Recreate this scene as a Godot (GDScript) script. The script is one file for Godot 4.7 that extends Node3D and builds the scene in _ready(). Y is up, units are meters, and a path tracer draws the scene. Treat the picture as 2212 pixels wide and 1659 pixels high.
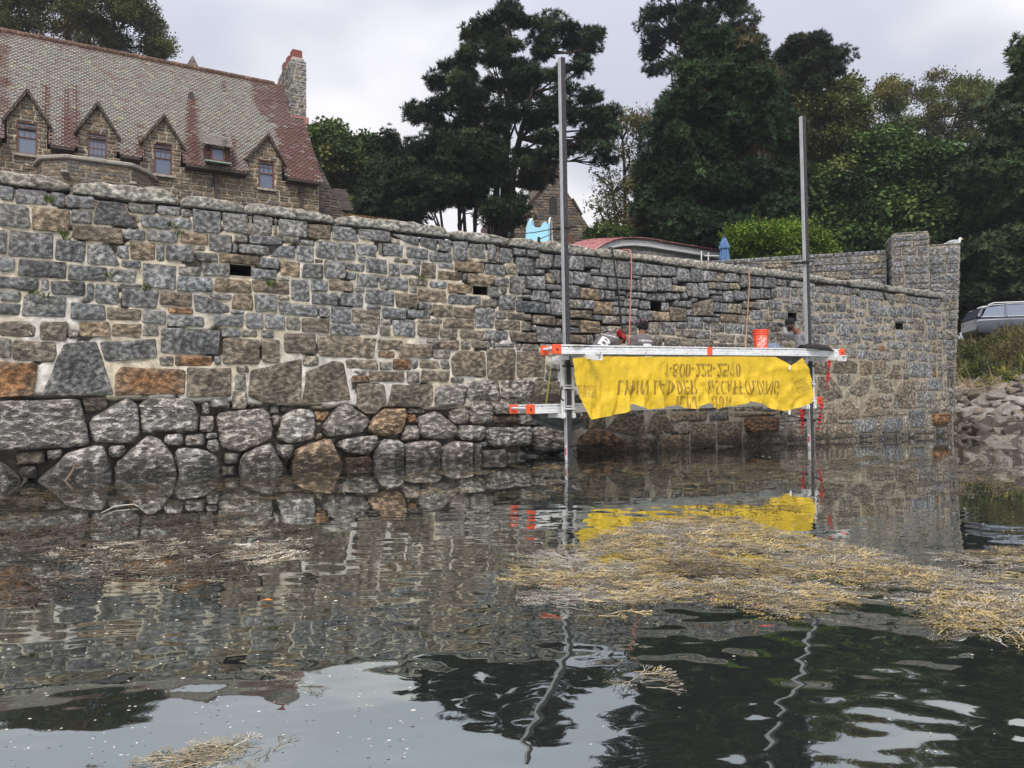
extends Node3D
# A harbour retaining wall under repair: measured from the photograph with the camera's own pinhole (2212 pixels wide).
const F := 1663.0
const CX := 1106.0
const CY := 829.5
const SW := 1.823          # photograph pixels per pixel of that pinhole
var cam_at := Vector3(0, 1.05, 0)
var cam_turn := Basis.from_euler(Vector3(deg_to_rad(1.33), 0, deg_to_rad(-0.4)))
var FW: Transform3D        # the retaining wall: x along it, y up, z out over the water
var FH: Transform3D        # the house front
var FP: Transform3D        # parapet and piers at the far corner
var rng := RandomNumberGenerator.new()
var M := {}
var taken := {}

# ---------------------------------------------------------------- survey
func ray(px: float, py: float) -> Vector3:
	return cam_turn * Vector3((px - CX) / F, -(py - CY) / F, -1.0)
func at(px: float, py: float, d: float) -> Vector3:
	return cam_at + ray(px, py) * d
func onto(fr: Transform3D, px: float, py: float, off := 0.0) -> Vector3:   # where that sight line meets the plane z = off of a frame
	var inv = fr.affine_inverse()
	var o = inv * cam_at
	var r = inv.basis * ray(px, py)
	var t = (off - o.z) / r.z
	return o + r * t
func on_water(px: float, py: float) -> Vector3:
	var r = ray(px, py)
	return cam_at + r * (-cam_at.y / r.y)

# ---------------------------------------------------------------- geometry
class Geo:
	var v := PackedVector3Array()
	var c := PackedColorArray()
	var uv := PackedVector2Array()
	var i := PackedInt32Array()
	var col := Color(1, 1, 1)
	func p(a: Vector3, u := Vector2.ZERO) -> int:
		v.append(a); c.append(col); uv.append(u)
		return v.size() - 1
	func t(a: int, b: int, d: int) -> void:      # counter-clockwise seen from outside
		i.append(a); i.append(d); i.append(b)
	func q(a: int, b: int, d: int, e: int) -> void:
		t(a, b, d); t(a, d, e)
	func face(pts: Array) -> void:               # a flat convex face with vertices of its own
		var n0 = v.size()
		for a in pts: p(a)
		for k in range(1, pts.size() - 1): t(n0, n0 + k, n0 + k + 1)
	func box(at: Vector3, size: Vector3, b := Basis.IDENTITY, bev := 0.0) -> void:
		var h = size * 0.5
		if bev <= 0.0:
			for s in [[0, 1, 2], [1, 2, 0], [2, 0, 1]]:
				for sg in [-1.0, 1.0]:
					var n = Vector3.ZERO; n[s[0]] = sg
					var a = Vector3.ZERO; a[s[1]] = 1.0
					var d = Vector3.ZERO; d[s[2]] = sg
					var o = []
					for k in [[-1, -1], [1, -1], [1, 1], [-1, 1]]: o.append(at + b * ((n + a * k[0] + d * k[1]) * h))
					face(o)
		else:
			var g = minf(bev, minf(h.x, minf(h.y, h.z)) * 0.49)
			for ax in 3:
				for sg in [-1.0, 1.0]:
					var n = Vector3.ZERO; n[ax] = sg * h[ax]
					var a1 = (ax + 1) % 3
					var a2 = (ax + 2) % 3
					var o = []
					for k in [[-1, -1], [1, -1], [1, 1], [-1, 1]]:
						var w = n
						w[a1] = k[0] * (h[a1] - g); w[a2] = k[1] * sg * (h[a2] - g)
						o.append(at + b * w)
					face(o)
			for ax in 3:                          # the chamfered edges along each axis
				var a1 = (ax + 1) % 3
				var a2 = (ax + 2) % 3
				for s1 in [-1.0, 1.0]:
					for s2 in [-1.0, 1.0]:
						var w = []
						for k in [[-1, 0], [1, 0], [1, 1], [-1, 1]]:
							var x = Vector3.ZERO
							x[ax] = k[0] * (h[ax] - g)
							x[a1] = s1 * (h[a1] - (0.0 if k[1] == 0 else g))
							x[a2] = s2 * (h[a2] - (g if k[1] == 0 else 0.0))
							w.append(at + b * x)
						if s1 * s2 < 0: w.reverse()
						face(w)
			for sx in [-1.0, 1.0]:
				for sy in [-1.0, 1.0]:
					for sz in [-1.0, 1.0]:
						var w = [at + b * Vector3(sx * h.x, sy * (h.y - g), sz * (h.z - g)), at + b * Vector3(sx * (h.x - g), sy * h.y, sz * (h.z - g)), at + b * Vector3(sx * (h.x - g), sy * (h.y - g), sz * h.z)]
						if sx * sy * sz < 0: w.reverse()
						face(w)
	func tube(pts: Array, rad: Array, n := 6, caps := true) -> void:
		var base = v.size()
		var up = Vector3(0.31, 0.87, 0.38)
		for k in pts.size():
			var d: Vector3 = (pts[mini(k + 1, pts.size() - 1)] - pts[maxi(k - 1, 0)])
			d = d.normalized() if d.length() > 1e-6 else Vector3.UP
			if absf(d.dot(up)) > 0.95: up = Vector3(0.9, 0.1, -0.42)
			var x = d.cross(up).normalized()
			var y = d.cross(x)
			up = -y if up.dot(-y) > up.dot(y) else y
			x = up.cross(d).normalized()
			var r: float = rad[mini(k, rad.size() - 1)]
			for j in n:
				var a = TAU * j / n
				p(pts[k] + (x * cos(a) + up * sin(a)) * r, Vector2(float(j) / n, float(k)))
		for k in pts.size() - 1:
			for j in n:
				var a0 = base + k * n + j
				var a1 = base + k * n + (j + 1) % n
				q(a0, a1, a1 + n, a0 + n)
		if caps:
			var c0 = p(pts[0]); var c1 = p(pts[-1])
			for j in n:
				t(c0, base + (j + 1) % n, base + j)
				var l = base + (pts.size() - 1) * n
				t(c1, l + j, l + (j + 1) % n)
	func lathe(prof: Array, n: int, at := Vector3.ZERO, b := Basis.IDENTITY, close_top := true) -> void:   # prof: (radius, height) upwards
		var base = v.size()
		for k in prof.size():
			for j in n + 1:
				var a = TAU * j / n
				p(at + b * Vector3(prof[k].x * cos(a), prof[k].y, -prof[k].x * sin(a)), Vector2(float(j) / n, float(k) / (prof.size() - 1)))
		for k in prof.size() - 1:
			for j in n:
				var a0 = base + k * (n + 1) + j
				q(a0, a0 + 1, a0 + n + 2, a0 + n + 1)
		if close_top:
			var l = base + (prof.size() - 1) * (n + 1)
			var cc = p(at + b * Vector3(0, prof[-1].y, 0))
			for j in n: t(cc, l + j, l + j + 1)
	func ball(at: Vector3, r: Vector3, n := 8, b := Basis.IDENTITY) -> void:
		var prof = []
		for k in n + 1:
			var a = -PI / 2 + PI * k / n
			prof.append(Vector2(cos(a), sin(a)))
		lathe(prof, n * 2, at, b * Basis.from_scale(r), false)
	func slab(poly: PackedVector2Array, z0: float, z1: float) -> void:   # a polygon in x, y made solid between two depths
		var pl = poly
		if area2(pl) < 0: pl.reverse()
		var tri = Geometry2D.triangulate_polygon(pl)
		for zz in [z0, z1]:
			var n0 = v.size()
			for a in pl: p(Vector3(a.x, a.y, zz))
			for k in range(0, tri.size(), 3):
				var w = [tri[k], tri[k + 1], tri[k + 2]]
				var ar = (pl[w[1]] - pl[w[0]]).cross(pl[w[2]] - pl[w[0]])
				if (ar > 0) == (zz == maxf(z0, z1)): t(n0 + w[0], n0 + w[1], n0 + w[2])
				else: t(n0 + w[0], n0 + w[2], n0 + w[1])
		var lo = minf(z0, z1); var hi = maxf(z0, z1)
		for k in pl.size():
			var a = pl[k]; var e = pl[(k + 1) % pl.size()]
			face([Vector3(a.x, a.y, lo), Vector3(e.x, e.y, lo), Vector3(e.x, e.y, hi), Vector3(a.x, a.y, hi)])
	func xform(t: Transform3D, from := 0) -> void:
		for k in range(from, v.size()): v[k] = t * v[k]
	func add(o: Geo) -> void:
		var n0 = v.size()
		v.append_array(o.v); c.append_array(o.c); uv.append_array(o.uv)
		for k in o.i: i.append(k + n0)
	static func area2(pl: PackedVector2Array) -> float:
		var s = 0.0
		for k in pl.size(): s += pl[k].cross(pl[(k + 1) % pl.size()])
		return s * 0.5
	func mesh(normals = null) -> ArrayMesh:
		var n := PackedVector3Array()
		if normals != null:
			n = normals
		else:
			n.resize(v.size())
			for k in range(0, i.size(), 3):
				var a = i[k]; var b = i[k + 2]; var d = i[k + 1]
				var w = (v[b] - v[a]).cross(v[d] - v[a])
				n[a] += w; n[b] += w; n[d] += w
			for k in n.size(): n[k] = n[k].normalized() if n[k].length() > 1e-12 else Vector3.UP
		var ar = []
		ar.resize(Mesh.ARRAY_MAX)
		ar[Mesh.ARRAY_VERTEX] = v
		ar[Mesh.ARRAY_NORMAL] = n
		ar[Mesh.ARRAY_COLOR] = c
		ar[Mesh.ARRAY_TEX_UV] = uv
		ar[Mesh.ARRAY_INDEX] = i
		var m := ArrayMesh.new()
		m.add_surface_from_arrays(Mesh.PRIMITIVE_TRIANGLES, ar)
		return m

# ---------------------------------------------------------------- scene tree
func numbered(called: String) -> String:
	var k = taken.get(called, 0)
	taken[called] = k + 1
	return called if k == 0 else "%s_%03d" % [called, k]
func tag(o: Node3D, label := "", category := "", group := "", kind := "") -> Node3D:
	if label: o.set_meta("label", label)
	if category: o.set_meta("category", category)
	if group: o.set_meta("group", group)
	if kind: o.set_meta("kind", kind)
	return o
func thing(called: String, fr: Transform3D, label: String, category: String, group := "") -> Node3D:
	var o := Node3D.new()
	o.name = numbered(called)
	o.transform = fr
	add_child(o)
	return tag(o, label, category, group)
func inst(called: String, mesh: Mesh, mat: Material, parent: Node) -> MeshInstance3D:
	var o := MeshInstance3D.new()
	if parent == self:
		o.name = numbered(called)
	else:
		var k = 0
		var nm = called
		var tab = parent.get_meta("_n", {})
		k = tab.get(called, 0)
		tab[called] = k + 1
		parent.set_meta("_n", tab)
		o.name = called if k == 0 else "%s_%03d" % [called, k]
	o.mesh = mesh
	o.material_override = mat
	parent.add_child(o, true)
	return o
func pixel(w: Vector3) -> Vector2:
	var q = cam_turn.inverse() * (w - cam_at)
	return Vector2(CX + F * q.x / -q.z, CY - F * q.y / -q.z)
func put(called: String, g: Geo, mat: Material, parent: Node = self) -> MeshInstance3D:
	return inst(called, g.mesh(), mat, parent)
func many(called: String, mesh: Mesh, mat: Material, xf: Array, cols: Array, parent: Node = self) -> MultiMeshInstance3D:
	var mm := MultiMesh.new()
	mm.transform_format = MultiMesh.TRANSFORM_3D
	mm.use_colors = true
	mm.mesh = mesh
	mm.instance_count = xf.size()
	for k in xf.size():
		mm.set_instance_transform(k, xf[k])
		mm.set_instance_color(k, cols[k])
	var o := MultiMeshInstance3D.new()
	o.name = numbered(called) if parent == self else called
	o.multimesh = mm
	o.material_override = mat
	parent.add_child(o, true)
	return o

# ---------------------------------------------------------------- materials
func L(r: float, g: float, b: float) -> Color:      # a real-world (linear) colour
	return Color(r, g, b).linear_to_srgb()
func mat(col: Color, rough := 0.8, metal := 0.0, vc := false) -> StandardMaterial3D:
	var m := StandardMaterial3D.new()
	m.albedo_color = col
	m.roughness = rough
	m.metallic = metal
	m.vertex_color_use_as_albedo = vc
	return m
func tri(m: StandardMaterial3D, img: Image, bump: Image, scale: Vector3, h := 1.0) -> StandardMaterial3D:
	m.uv1_triplanar = true
	m.uv1_scale = scale
	if img: m.albedo_texture = ImageTexture.create_from_image(img)
	if bump:
		m.heightmap_enabled = true
		m.heightmap_scale = h
		m.heightmap_texture = ImageTexture.create_from_image(bump)
	return m
func noise(seed_: int, freq: float, oct := 4, kind := FastNoiseLite.TYPE_SIMPLEX_SMOOTH, fr := FastNoiseLite.FRACTAL_FBM) -> FastNoiseLite:
	var n := FastNoiseLite.new()
	n.seed = seed_
	n.frequency = freq
	n.fractal_octaves = oct
	n.noise_type = kind
	n.fractal_type = fr
	return n
func nbytes(n: FastNoiseLite, s: int) -> PackedByteArray:
	var im = n.get_seamless_image(s, s)
	im.convert(Image.FORMAT_L8)
	return im.get_data()
func from_bytes(b: PackedByteArray, s: int) -> Image:
	return Image.create_from_data(s, s, false, Image.FORMAT_L8, b)
func rgb_bytes(b: PackedByteArray, s: int) -> Image:
	return Image.create_from_data(s, s, false, Image.FORMAT_RGB8, b)
func make_materials() -> void:
	var s := 512
	# granite: fine dark and pale crystals over soft clouding; brown rock: broader blotches; weathered boulder: pale salt streaks over dark
	var fine = nbytes(noise(11, 0.16, 2), s)
	var mid = nbytes(noise(12, 0.035, 4), s)
	var broad = nbytes(noise(13, 0.008, 3), s)
	var ridg = nbytes(noise(14, 0.022, 5, FastNoiseLite.TYPE_SIMPLEX_SMOOTH, FastNoiseLite.FRACTAL_RIDGED), s)
	var cell = nbytes(noise(15, 0.05, 3, FastNoiseLite.TYPE_CELLULAR), s)
	var a := PackedByteArray(); a.resize(s * s * 3)
	var b := PackedByteArray(); b.resize(s * s * 3)
	var w := PackedByteArray(); w.resize(s * s * 3)
	var mo := PackedByteArray(); mo.resize(s * s * 3)
	var h1 := PackedByteArray(); h1.resize(s * s)
	var h2 := PackedByteArray(); h2.resize(s * s)
	for k in s * s:
		var f = fine[k] / 255.0
		var m = mid[k] / 255.0
		var d = broad[k] / 255.0
		var r = ridg[k] / 255.0
		var g = 0.08 + 0.42 * f + 0.95 * m
		g *= 0.72 + 0.5 * d
		var li = clampf((m - 0.62) * 5.0, 0, 1) * clampf((f - 0.45) * 5.0, 0, 1)       # pale lichen flecks
		var gr = lerpf(g, 1.15, li * 0.55)
		var q = k * 3
		a[q] = int(clampf(gr * 205, 0, 255)); a[q + 1] = int(clampf(gr * 205, 0, 255)); a[q + 2] = int(clampf(gr * 203, 0, 255))
		var br = 0.10 + 0.80 * m + 0.36 * f
		br *= 0.7 + 0.5 * d
		b[q] = int(clampf(br * 225, 0, 255)); b[q + 1] = int(clampf(br * (205 + 16 * f), 0, 255)); b[q + 2] = int(clampf(br * (185 + 30 * f), 0, 255))
		var st = smoothstep(0.50, 0.78, 0.75 * m + 0.30 * f)
		var base = (0.20 + 0.48 * m + 0.22 * f) * (0.7 + 0.5 * d)
		var wv = lerpf(base, 1.15, st * 0.85)
		w[q] = int(clampf(wv * 215, 0, 255)); w[q + 1] = int(clampf(wv * 210, 0, 255)); w[q + 2] = int(clampf(wv * 206, 0, 255))
		var mv = 0.62 + 0.2 * f + 0.34 * (d - 0.35) + 0.12 * m
		mo[q] = int(clampf(mv * 255, 0, 255)); mo[q + 1] = int(clampf(mv * 253, 0, 255)); mo[q + 2] = int(clampf(mv * 250, 0, 255))
		h1[k] = int(clampf((0.5 * m + 0.3 * f + 0.3 * (cell[k] / 255.0)) * 235, 0, 255))
		h2[k] = int(clampf((0.70 * m + 0.30 * f + 0.12 * (cell[k] / 255.0)) * 235, 0, 255))
	var bump1 = from_bytes(h1, s)
	var bump2 = from_bytes(h2, s)
	M.granite = tri(mat(Color.WHITE, 0.88, 0, true), rgb_bytes(a, s), bump1, Vector3(0.55, 0.6, 0.55), 4.0)
	M.brown = tri(mat(Color.WHITE, 0.88, 0, true), rgb_bytes(b, s), bump1, Vector3(0.42, 0.6, 0.42), 5.0)
	M.boulder = tri(mat(Color.WHITE, 0.8, 0, true), rgb_bytes(w, s), bump2, Vector3(0.32, 0.62, 0.32), 9.0)
	M.mortar = tri(mat(Color.WHITE, 0.95, 0, true), rgb_bytes(mo, s), bump1, Vector3(1.1, 1.1, 1.1), 0.8)
	M.house_stone = tri(mat(Color.WHITE, 0.9, 0, true), rgb_bytes(b, s), bump1, Vector3(0.7, 0.9, 0.7), 1.5)
	M.tile = tri(mat(Color.WHITE, 0.92, 0, true), rgb_bytes(a, s), null, Vector3(0.5, 0.5, 0.5))
	M.soil = tri(mat(L(0.10, 0.095, 0.05), 1.0), rgb_bytes(b, s), bump1, Vector3(0.3, 0.3, 0.3), 3.0)
	M.bark = tri(mat(L(0.17, 0.14, 0.115), 0.95), rgb_bytes(b, s), bump2, Vector3(1.6, 0.35, 1.6), 4.0)
	M.copper = mat(L(0.055, 0.038, 0.032), 0.55)
	M.frame = mat(L(0.14, 0.055, 0.03), 0.5)
	M.sill = tri(mat(L(0.5, 0.47, 0.42), 0.85), rgb_bytes(mo, s), null, Vector3(1, 1, 1))
	M.glass = mat(L(0.16, 0.19, 0.26), 0.06, 0.35)
	M.glass.metallic_specular = 1.0
	M.dark = mat(L(0.012, 0.012, 0.013), 0.7)
	M.black = mat(L(0.02, 0.02, 0.022), 0.75)
	M.rubber = mat(L(0.035, 0.035, 0.042), 0.7)
	# aluminium with brushed smears
	var al := PackedByteArray(); al.resize(s * s * 3)
	for k in s * s:
		var v = 0.86 + 0.14 * (mid[k] / 255.0) + 0.1 * (broad[k] / 255.0) - 0.1 * (fine[k] / 255.0)
		for j in 3: al[k * 3 + j] = int(clampf(v * 255, 0, 255))
	M.alu = tri(mat(L(0.90, 0.91, 0.94), 0.45, 0.0), rgb_bytes(al, s), null, Vector3(0.5, 2.0, 2.0))
	M.alu_dull = tri(mat(L(0.42, 0.43, 0.44), 0.5, 0.4), rgb_bytes(al, s), null, Vector3(0.7, 0.7, 0.7))
	M.pole = tri(mat(L(0.50, 0.51, 0.53), 0.5, 0.1), rgb_bytes(al, s), null, Vector3(2.0, 0.5, 2.0))
	M.orange = mat(L(0.80, 0.10, 0.03), 0.5)
	M.red = mat(L(0.55, 0.015, 0.02), 0.5)
	M.white = mat(L(0.78, 0.78, 0.78), 0.5)
	M.cloth = tri(mat(Color.WHITE, 0.95, 0, true), rgb_bytes(mo, s), bump1, Vector3(3, 3, 3), 0.4)
	M.leaf = mat(Color.WHITE, 0.6, 0, true)
	M.leaf.backlight_enabled = true
	M.leaf.backlight = Color(0.45, 0.5, 0.3)
	M.needle = mat(Color.WHITE, 0.65, 0, true)
	M.leaf.metallic_specular = 0.2
	M.needle.metallic_specular = 0.15
	M.weed = mat(Color.WHITE, 0.45, 0, true)
	M.paint = mat(Color.WHITE, 0.7, 0, true)
	M.slide = mat(L(0.35, 0.66, 0.80), 0.35)
	M.canvas = tri(mat(L(0.16, 0.31, 0.62), 0.95), rgb_bytes(mo, s), null, Vector3(2, 2, 2))
	M.fascia = mat(L(0.52, 0.54, 0.54), 0.6)
	M.trim = mat(L(0.6, 0.6, 0.58), 0.6)

func make_sky() -> PanoramaSkyMaterial:
	# an even overcast with soft grey-blue undersides, brighter towards the zenith as overcast skies are
	var wd := 1024
	var ht := 512
	var n1 = noise(41, 0.9, 5)
	var n2 = noise(42, 2.3, 5)
	var im := Image.create(wd, ht, false, Image.FORMAT_RGBF)
	for y in ht:
		var el = (0.5 - (y + 0.5) / ht) * PI
		for x in wd:
			var az = (x + 0.5) / wd * TAU
			var d = Vector3(cos(el) * sin(az), sin(el), cos(el) * cos(az))
			var up = maxf(d.y, 0.0)
			var pr = d / (0.22 + up) * 0.8              # clouds lie in a layer: smaller towards the horizon
			var a = n1.get_noise_3d(pr.x * 0.8, pr.z * 0.8 + 3.0, 0.7)
			var b = n2.get_noise_3d(pr.x * 0.6, pr.z * 0.6, 5.2)
			var t = clampf(0.5 + 1.1 * a + 0.45 * b, 0, 1)
			var c = Color(0.335, 0.348, 0.41).lerp(Color(0.545, 0.54, 0.555), smoothstep(0.16, 0.70, t))
			c = c * (1.0 + 0.75 * smoothstep(0.25, 1.0, up))
			if el < 0: c = Color(0.2, 0.2, 0.2)
			im.set_pixel(x, y, c)
	var sky := PanoramaSkyMaterial.new()
	sky.panorama = ImageTexture.create_from_image(im)
	return sky
func _ready() -> void:
	rng.seed = 20240917
	var cam := Camera3D.new()
	cam.transform = Transform3D(cam_turn, cam_at)
	cam.fov = rad_to_deg(2.0 * atan(CY / F))
	cam.near = 0.1
	cam.far = 400.0
	cam.current = true
	add_child(cam)
	var env := Environment.new()
	env.background_mode = Environment.BG_SKY
	env.sky = Sky.new()
	env.sky.sky_material = make_sky()
	env.background_energy_multiplier = 1.0
	env.tonemap_mode = Environment.TONE_MAPPER_LINEAR
	env.tonemap_exposure = 1.8
	env.sdfgi_enabled = true
	env.ssao_enabled = true
	env.ssil_enabled = true
	env.fog_enabled = true
	env.fog_density = 0.0006
	env.fog_light_color = Color(0.8, 0.82, 0.86)
	var we := WorldEnvironment.new()
	we.environment = env
	add_child(we)
	var sun := DirectionalLight3D.new()
	sun.light_energy = 0.5
	sun.light_angular_distance = 24.0
	sun.light_color = Color(1.0, 0.97, 0.93)
	sun.shadow_enabled = true
	sun.look_at_from_position(Vector3(-1, 8.5, 8), Vector3.ZERO)
	add_child(sun)
	var c30 = deg_to_rad(30)
	FW = Transform3D(Basis(Vector3(cos(c30), 0, -sin(c30)), Vector3.UP, Vector3(sin(c30), 0, cos(c30))), Vector3(0, 0, -14.7))
	FH = Transform3D(FW.basis, Vector3(0, 0, -34.0))
	var e2 = Vector3(0.953, 0, 0.302).normalized()
	FP = Transform3D(Basis(e2, Vector3.UP, e2.cross(Vector3.UP)), Vector3(10.9, 0, -22.5))
	make_materials()
	build_ground()
	build_water()
	build_wall()
	build_piers()
	build_house()
	build_far_house()
	build_pool_house()
	build_trees()
	build_shore()
	build_scaffold()
	build_tarp()
	build_workers()
	build_small()
	build_weed()
	for o in find_children("*", "Node3D", true, false):
		if o.has_meta("_n"): o.remove_meta("_n")
# ---------------------------------------------------------------- masonry
const TONE := {"g": [0.53, 0.53, 0.545], "b": [0.56, 0.515, 0.45], "t": [0.70, 0.61, 0.48], "d": [0.32, 0.325, 0.34], "r": [0.62, 0.36, 0.19], "w": [0.96, 0.92, 0.88], "k": [0.82, 0.80, 0.78], "c": [0.70, 0.665, 0.61], "o": [1.0, 0.74, 0.50]}
var wall_n := noise(71, 1.0, 4)
var wall_f := noise(72, 1.0, 3)

func tone(k: String, spread := 0.22) -> Color:
	var t = TONE[k]
	var j = 1.0 + rng.randf_range(-spread, spread)
	var hue = rng.randf_range(-0.035, 0.035)
	return Color(t[0] * j * (1 + hue), t[1] * j, t[2] * j * (1 - hue))

func hull(pts: PackedVector2Array) -> PackedVector2Array:
	var h = Geometry2D.convex_hull(pts)
	if h.size() > 1 and h[0].is_equal_approx(h[-1]): h.remove_at(h.size() - 1)
	if Geo.area2(h) < 0: h.reverse()
	return h

func clip_half(pl: PackedVector2Array, n: Vector2, d: float) -> PackedVector2Array:    # keep n.p <= d
	var o := PackedVector2Array()
	for k in pl.size():
		var a = pl[k]; var b = pl[(k + 1) % pl.size()]
		var da = n.dot(a) - d; var db = n.dot(b) - d
		if da <= 0: o.append(a)
		if (da < 0 and db > 0) or (da > 0 and db < 0): o.append(a.lerp(b, da / (da - db)))
	return o

func bounds(pl: PackedVector2Array) -> Rect2:
	var r = Rect2(pl[0], Vector2.ZERO)
	for a in pl: r = r.expand(a)
	return r

func settle(S: Array, gap: float) -> Array:      # stones that touch or overlap give way to each other along their joint
	for k in S.size(): S[k].box = bounds(S[k].p)
	for i in S.size():
		for j in range(i + 1, S.size()):
			if S[i].p.size() < 3 or S[j].p.size() < 3: continue
			if not S[i].box.grow(gap).intersects(S[j].box): continue
			var best = -1e9
			var bn = Vector2.ZERO
			var bd = 0.0
			for side in 2:
				var A = S[i].p if side == 0 else S[j].p
				var B = S[j].p if side == 0 else S[i].p
				for k in A.size():
					var e = A[(k + 1) % A.size()] - A[k]
					if e.length() < 1e-4: continue
					var n = Vector2(e.y, -e.x).normalized()
					var d0 = n.dot(A[k])
					var m = 1e9
					for b in B: m = minf(m, n.dot(b) - d0)
					if m > best:
						best = m
						bn = n if side == 0 else -n
						bd = (d0 + m * 0.5) * (1.0 if side == 0 else -1.0)
			if best >= gap: continue
			var ai = Geo.area2(S[i].p); var aj = Geo.area2(S[j].p)
			var small = i if ai < aj else j
			var ext = 0.0
			var lo = 1e9; var hi = -1e9
			for b in S[small].p:
				lo = minf(lo, bn.dot(b)); hi = maxf(hi, bn.dot(b))
			ext = hi - lo
			if -best > 0.55 * ext:
				S[small].p = PackedVector2Array()
				continue
			S[i].p = clip_half(S[i].p, bn, bd - gap * 0.5)
			S[j].p = clip_half(S[j].p, -bn, -(bd + gap * 0.5))
			for k in [i, j]:
				if S[k].p.size() > 2: S[k].box = bounds(S[k].p)
	var o = []
	for q in S:
		if q.p.size() > 2 and Geo.area2(q.p) > 0.0012: o.append(q)
	return o

func outline(pl: PackedVector2Array, jit: float, cut: float, seg: float) -> PackedVector2Array:
	var o := PackedVector2Array()
	var n = pl.size()
	for k in n:
		var a = pl[k]; var b = pl[(k + 1) % n]
		var l = a.distance_to(b)
		if l < 0.012: continue
		var c = minf(cut * rng.randf_range(0.5, 1.5), l * 0.3)
		var d = (b - a) / l
		var nn = Vector2(d.y, -d.x)
		var p0 = a + d * c; var p1 = b - d * c
		var m = clampi(int((l - 2 * c) / seg), 1, 7)
		for s in m + 1:
			var w = jit * (0.4 if s == 0 or s == m else 1.0)
			o.append(p0.lerp(p1, float(s) / m) + nn * rng.randf_range(-w, w * 0.35))
	return o

func stone_into(g: Geo, pl: PackedVector2Array, zb: float, zf: float, rough: float, bev: float, rings: int, col: Color, wet := -9.0, edge := Color(0, 0, 0, 0)) -> void:
	var n = pl.size()
	if n < 3: return
	var c = Vector2.ZERO
	for a in pl: c += a
	c /= n
	var r = 0.0
	for a in pl: r += a.distance_to(c)
	r /= n
	var fr = [1.0, 1.0]
	var zz = [zb, zf - bev]
	var nb = clampf(1.0 - bev * 0.9 / maxf(r, 0.02), 0.5, 0.97)
	for k in rings:
		fr.append(nb * (1.0 - float(k) / rings))
		zz.append(zf)
	var base = g.v.size()
	for k in fr.size():
		for a in pl:
			var p2 = c + (a - c) * fr[k]
			var z = zz[k]
			if k >= 1:
				var nz = wall_n.get_noise_3d(p2.x * 2.3, p2.y * 2.9, zf * 40.0)
				var nf = wall_f.get_noise_3d(p2.x * 9.0, p2.y * 12.0, 3.0)
				z += rough * (nz * 1.6 + nf * 0.9) * (1.0 if k > 1 else 0.5)
				if k > 2: z += rough * 0.5 * (1.0 - fr[k])
			var cc = col
			if edge.a > 0.0 and k <= 2: cc = col.lerp(Color(edge.r, edge.g, edge.b), edge.a * clampf(0.5 + 1.5 * wall_f.get_noise_3d(p2.x * 3.0, p2.y * 3.0, 9.0), 0, 1))
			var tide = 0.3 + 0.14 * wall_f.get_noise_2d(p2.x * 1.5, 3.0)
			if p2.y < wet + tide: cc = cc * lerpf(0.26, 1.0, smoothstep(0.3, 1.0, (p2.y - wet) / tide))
			g.col = Color(cc.r, cc.g, cc.b)
			g.p(Vector3(p2.x, p2.y, z))
	for k in fr.size() - 1:
		for j in n:
			var a0 = base + k * n + j
			var a1 = base + k * n + (j + 1) % n
			g.q(a0, a1, a1 + n, a0 + n)
	var l = base + (fr.size() - 1) * n
	var nzc = wall_n.get_noise_3d(c.x * 2.3, c.y * 2.9, zf * 40.0)
	g.col = Color(col.r, col.g, col.b)
	var cc0 = g.p(Vector3(c.x, c.y, zf + rough * (nzc * 1.6 + 0.5)))
	for j in n: g.t(cc0, l + j, l + (j + 1) % n)

func rubble(r: Rect2, ch: Vector2, sw: Vector2, gap: float, keep: Array = [], drop: Array = []) -> Array:   # coursed rubble filling a rectangle: a list of stone outlines
	var o = []
	var y = r.position.y
	while y < r.end.y - 0.03:
		var h = minf(rng.randf_range(ch.x, ch.y), r.end.y - y)
		if r.end.y - y - h < ch.x * 0.5: h = r.end.y - y
		var x = r.position.x - rng.randf() * sw.x * 0.5
		while x < r.end.x - 0.02:
			var w = rng.randf_range(sw.x, sw.y)
			var x0 = maxf(x, r.position.x); var x1 = minf(x + w, r.end.x)
			if r.end.x - x1 < sw.x * 0.4: x1 = r.end.x
			var parts = [[y, y + h]]
			if h > ch.x * 1.5 and rng.randf() < 0.4:
				var m = y + h * rng.randf_range(0.4, 0.6)
				parts = [[y, m], [m, y + h]]
			for q in parts:
				var tl = rng.randf_range(-1, 1) * gap * 0.5
				var pl := PackedVector2Array([Vector2(x0 + gap / 2, q[0] + gap / 2 + tl * 0.5), Vector2(x1 - gap / 2, q[0] + gap / 2 - tl * 0.5), Vector2(x1 - gap / 2 + tl, q[1] - gap / 2), Vector2(x0 + gap / 2 - tl, q[1] - gap / 2)])
				var got = [pl]
				for kp in keep:
					var nx = []
					for a in got: nx.append_array(Geometry2D.intersect_polygons(a, kp))
					got = nx
				for dp in drop:
					var nx = []
					for a in got:
						for b in Geometry2D.clip_polygons(a, dp):
							nx.append(b)
					got = nx
				for a in got:
					if Geo.area2(a) < 0: a.reverse()
					if Geo.area2(a) > 0.0025: o.append({"p": a, "k": "b"})
			if x1 >= r.end.x: break
			x += w
		y += h
	return o

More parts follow.
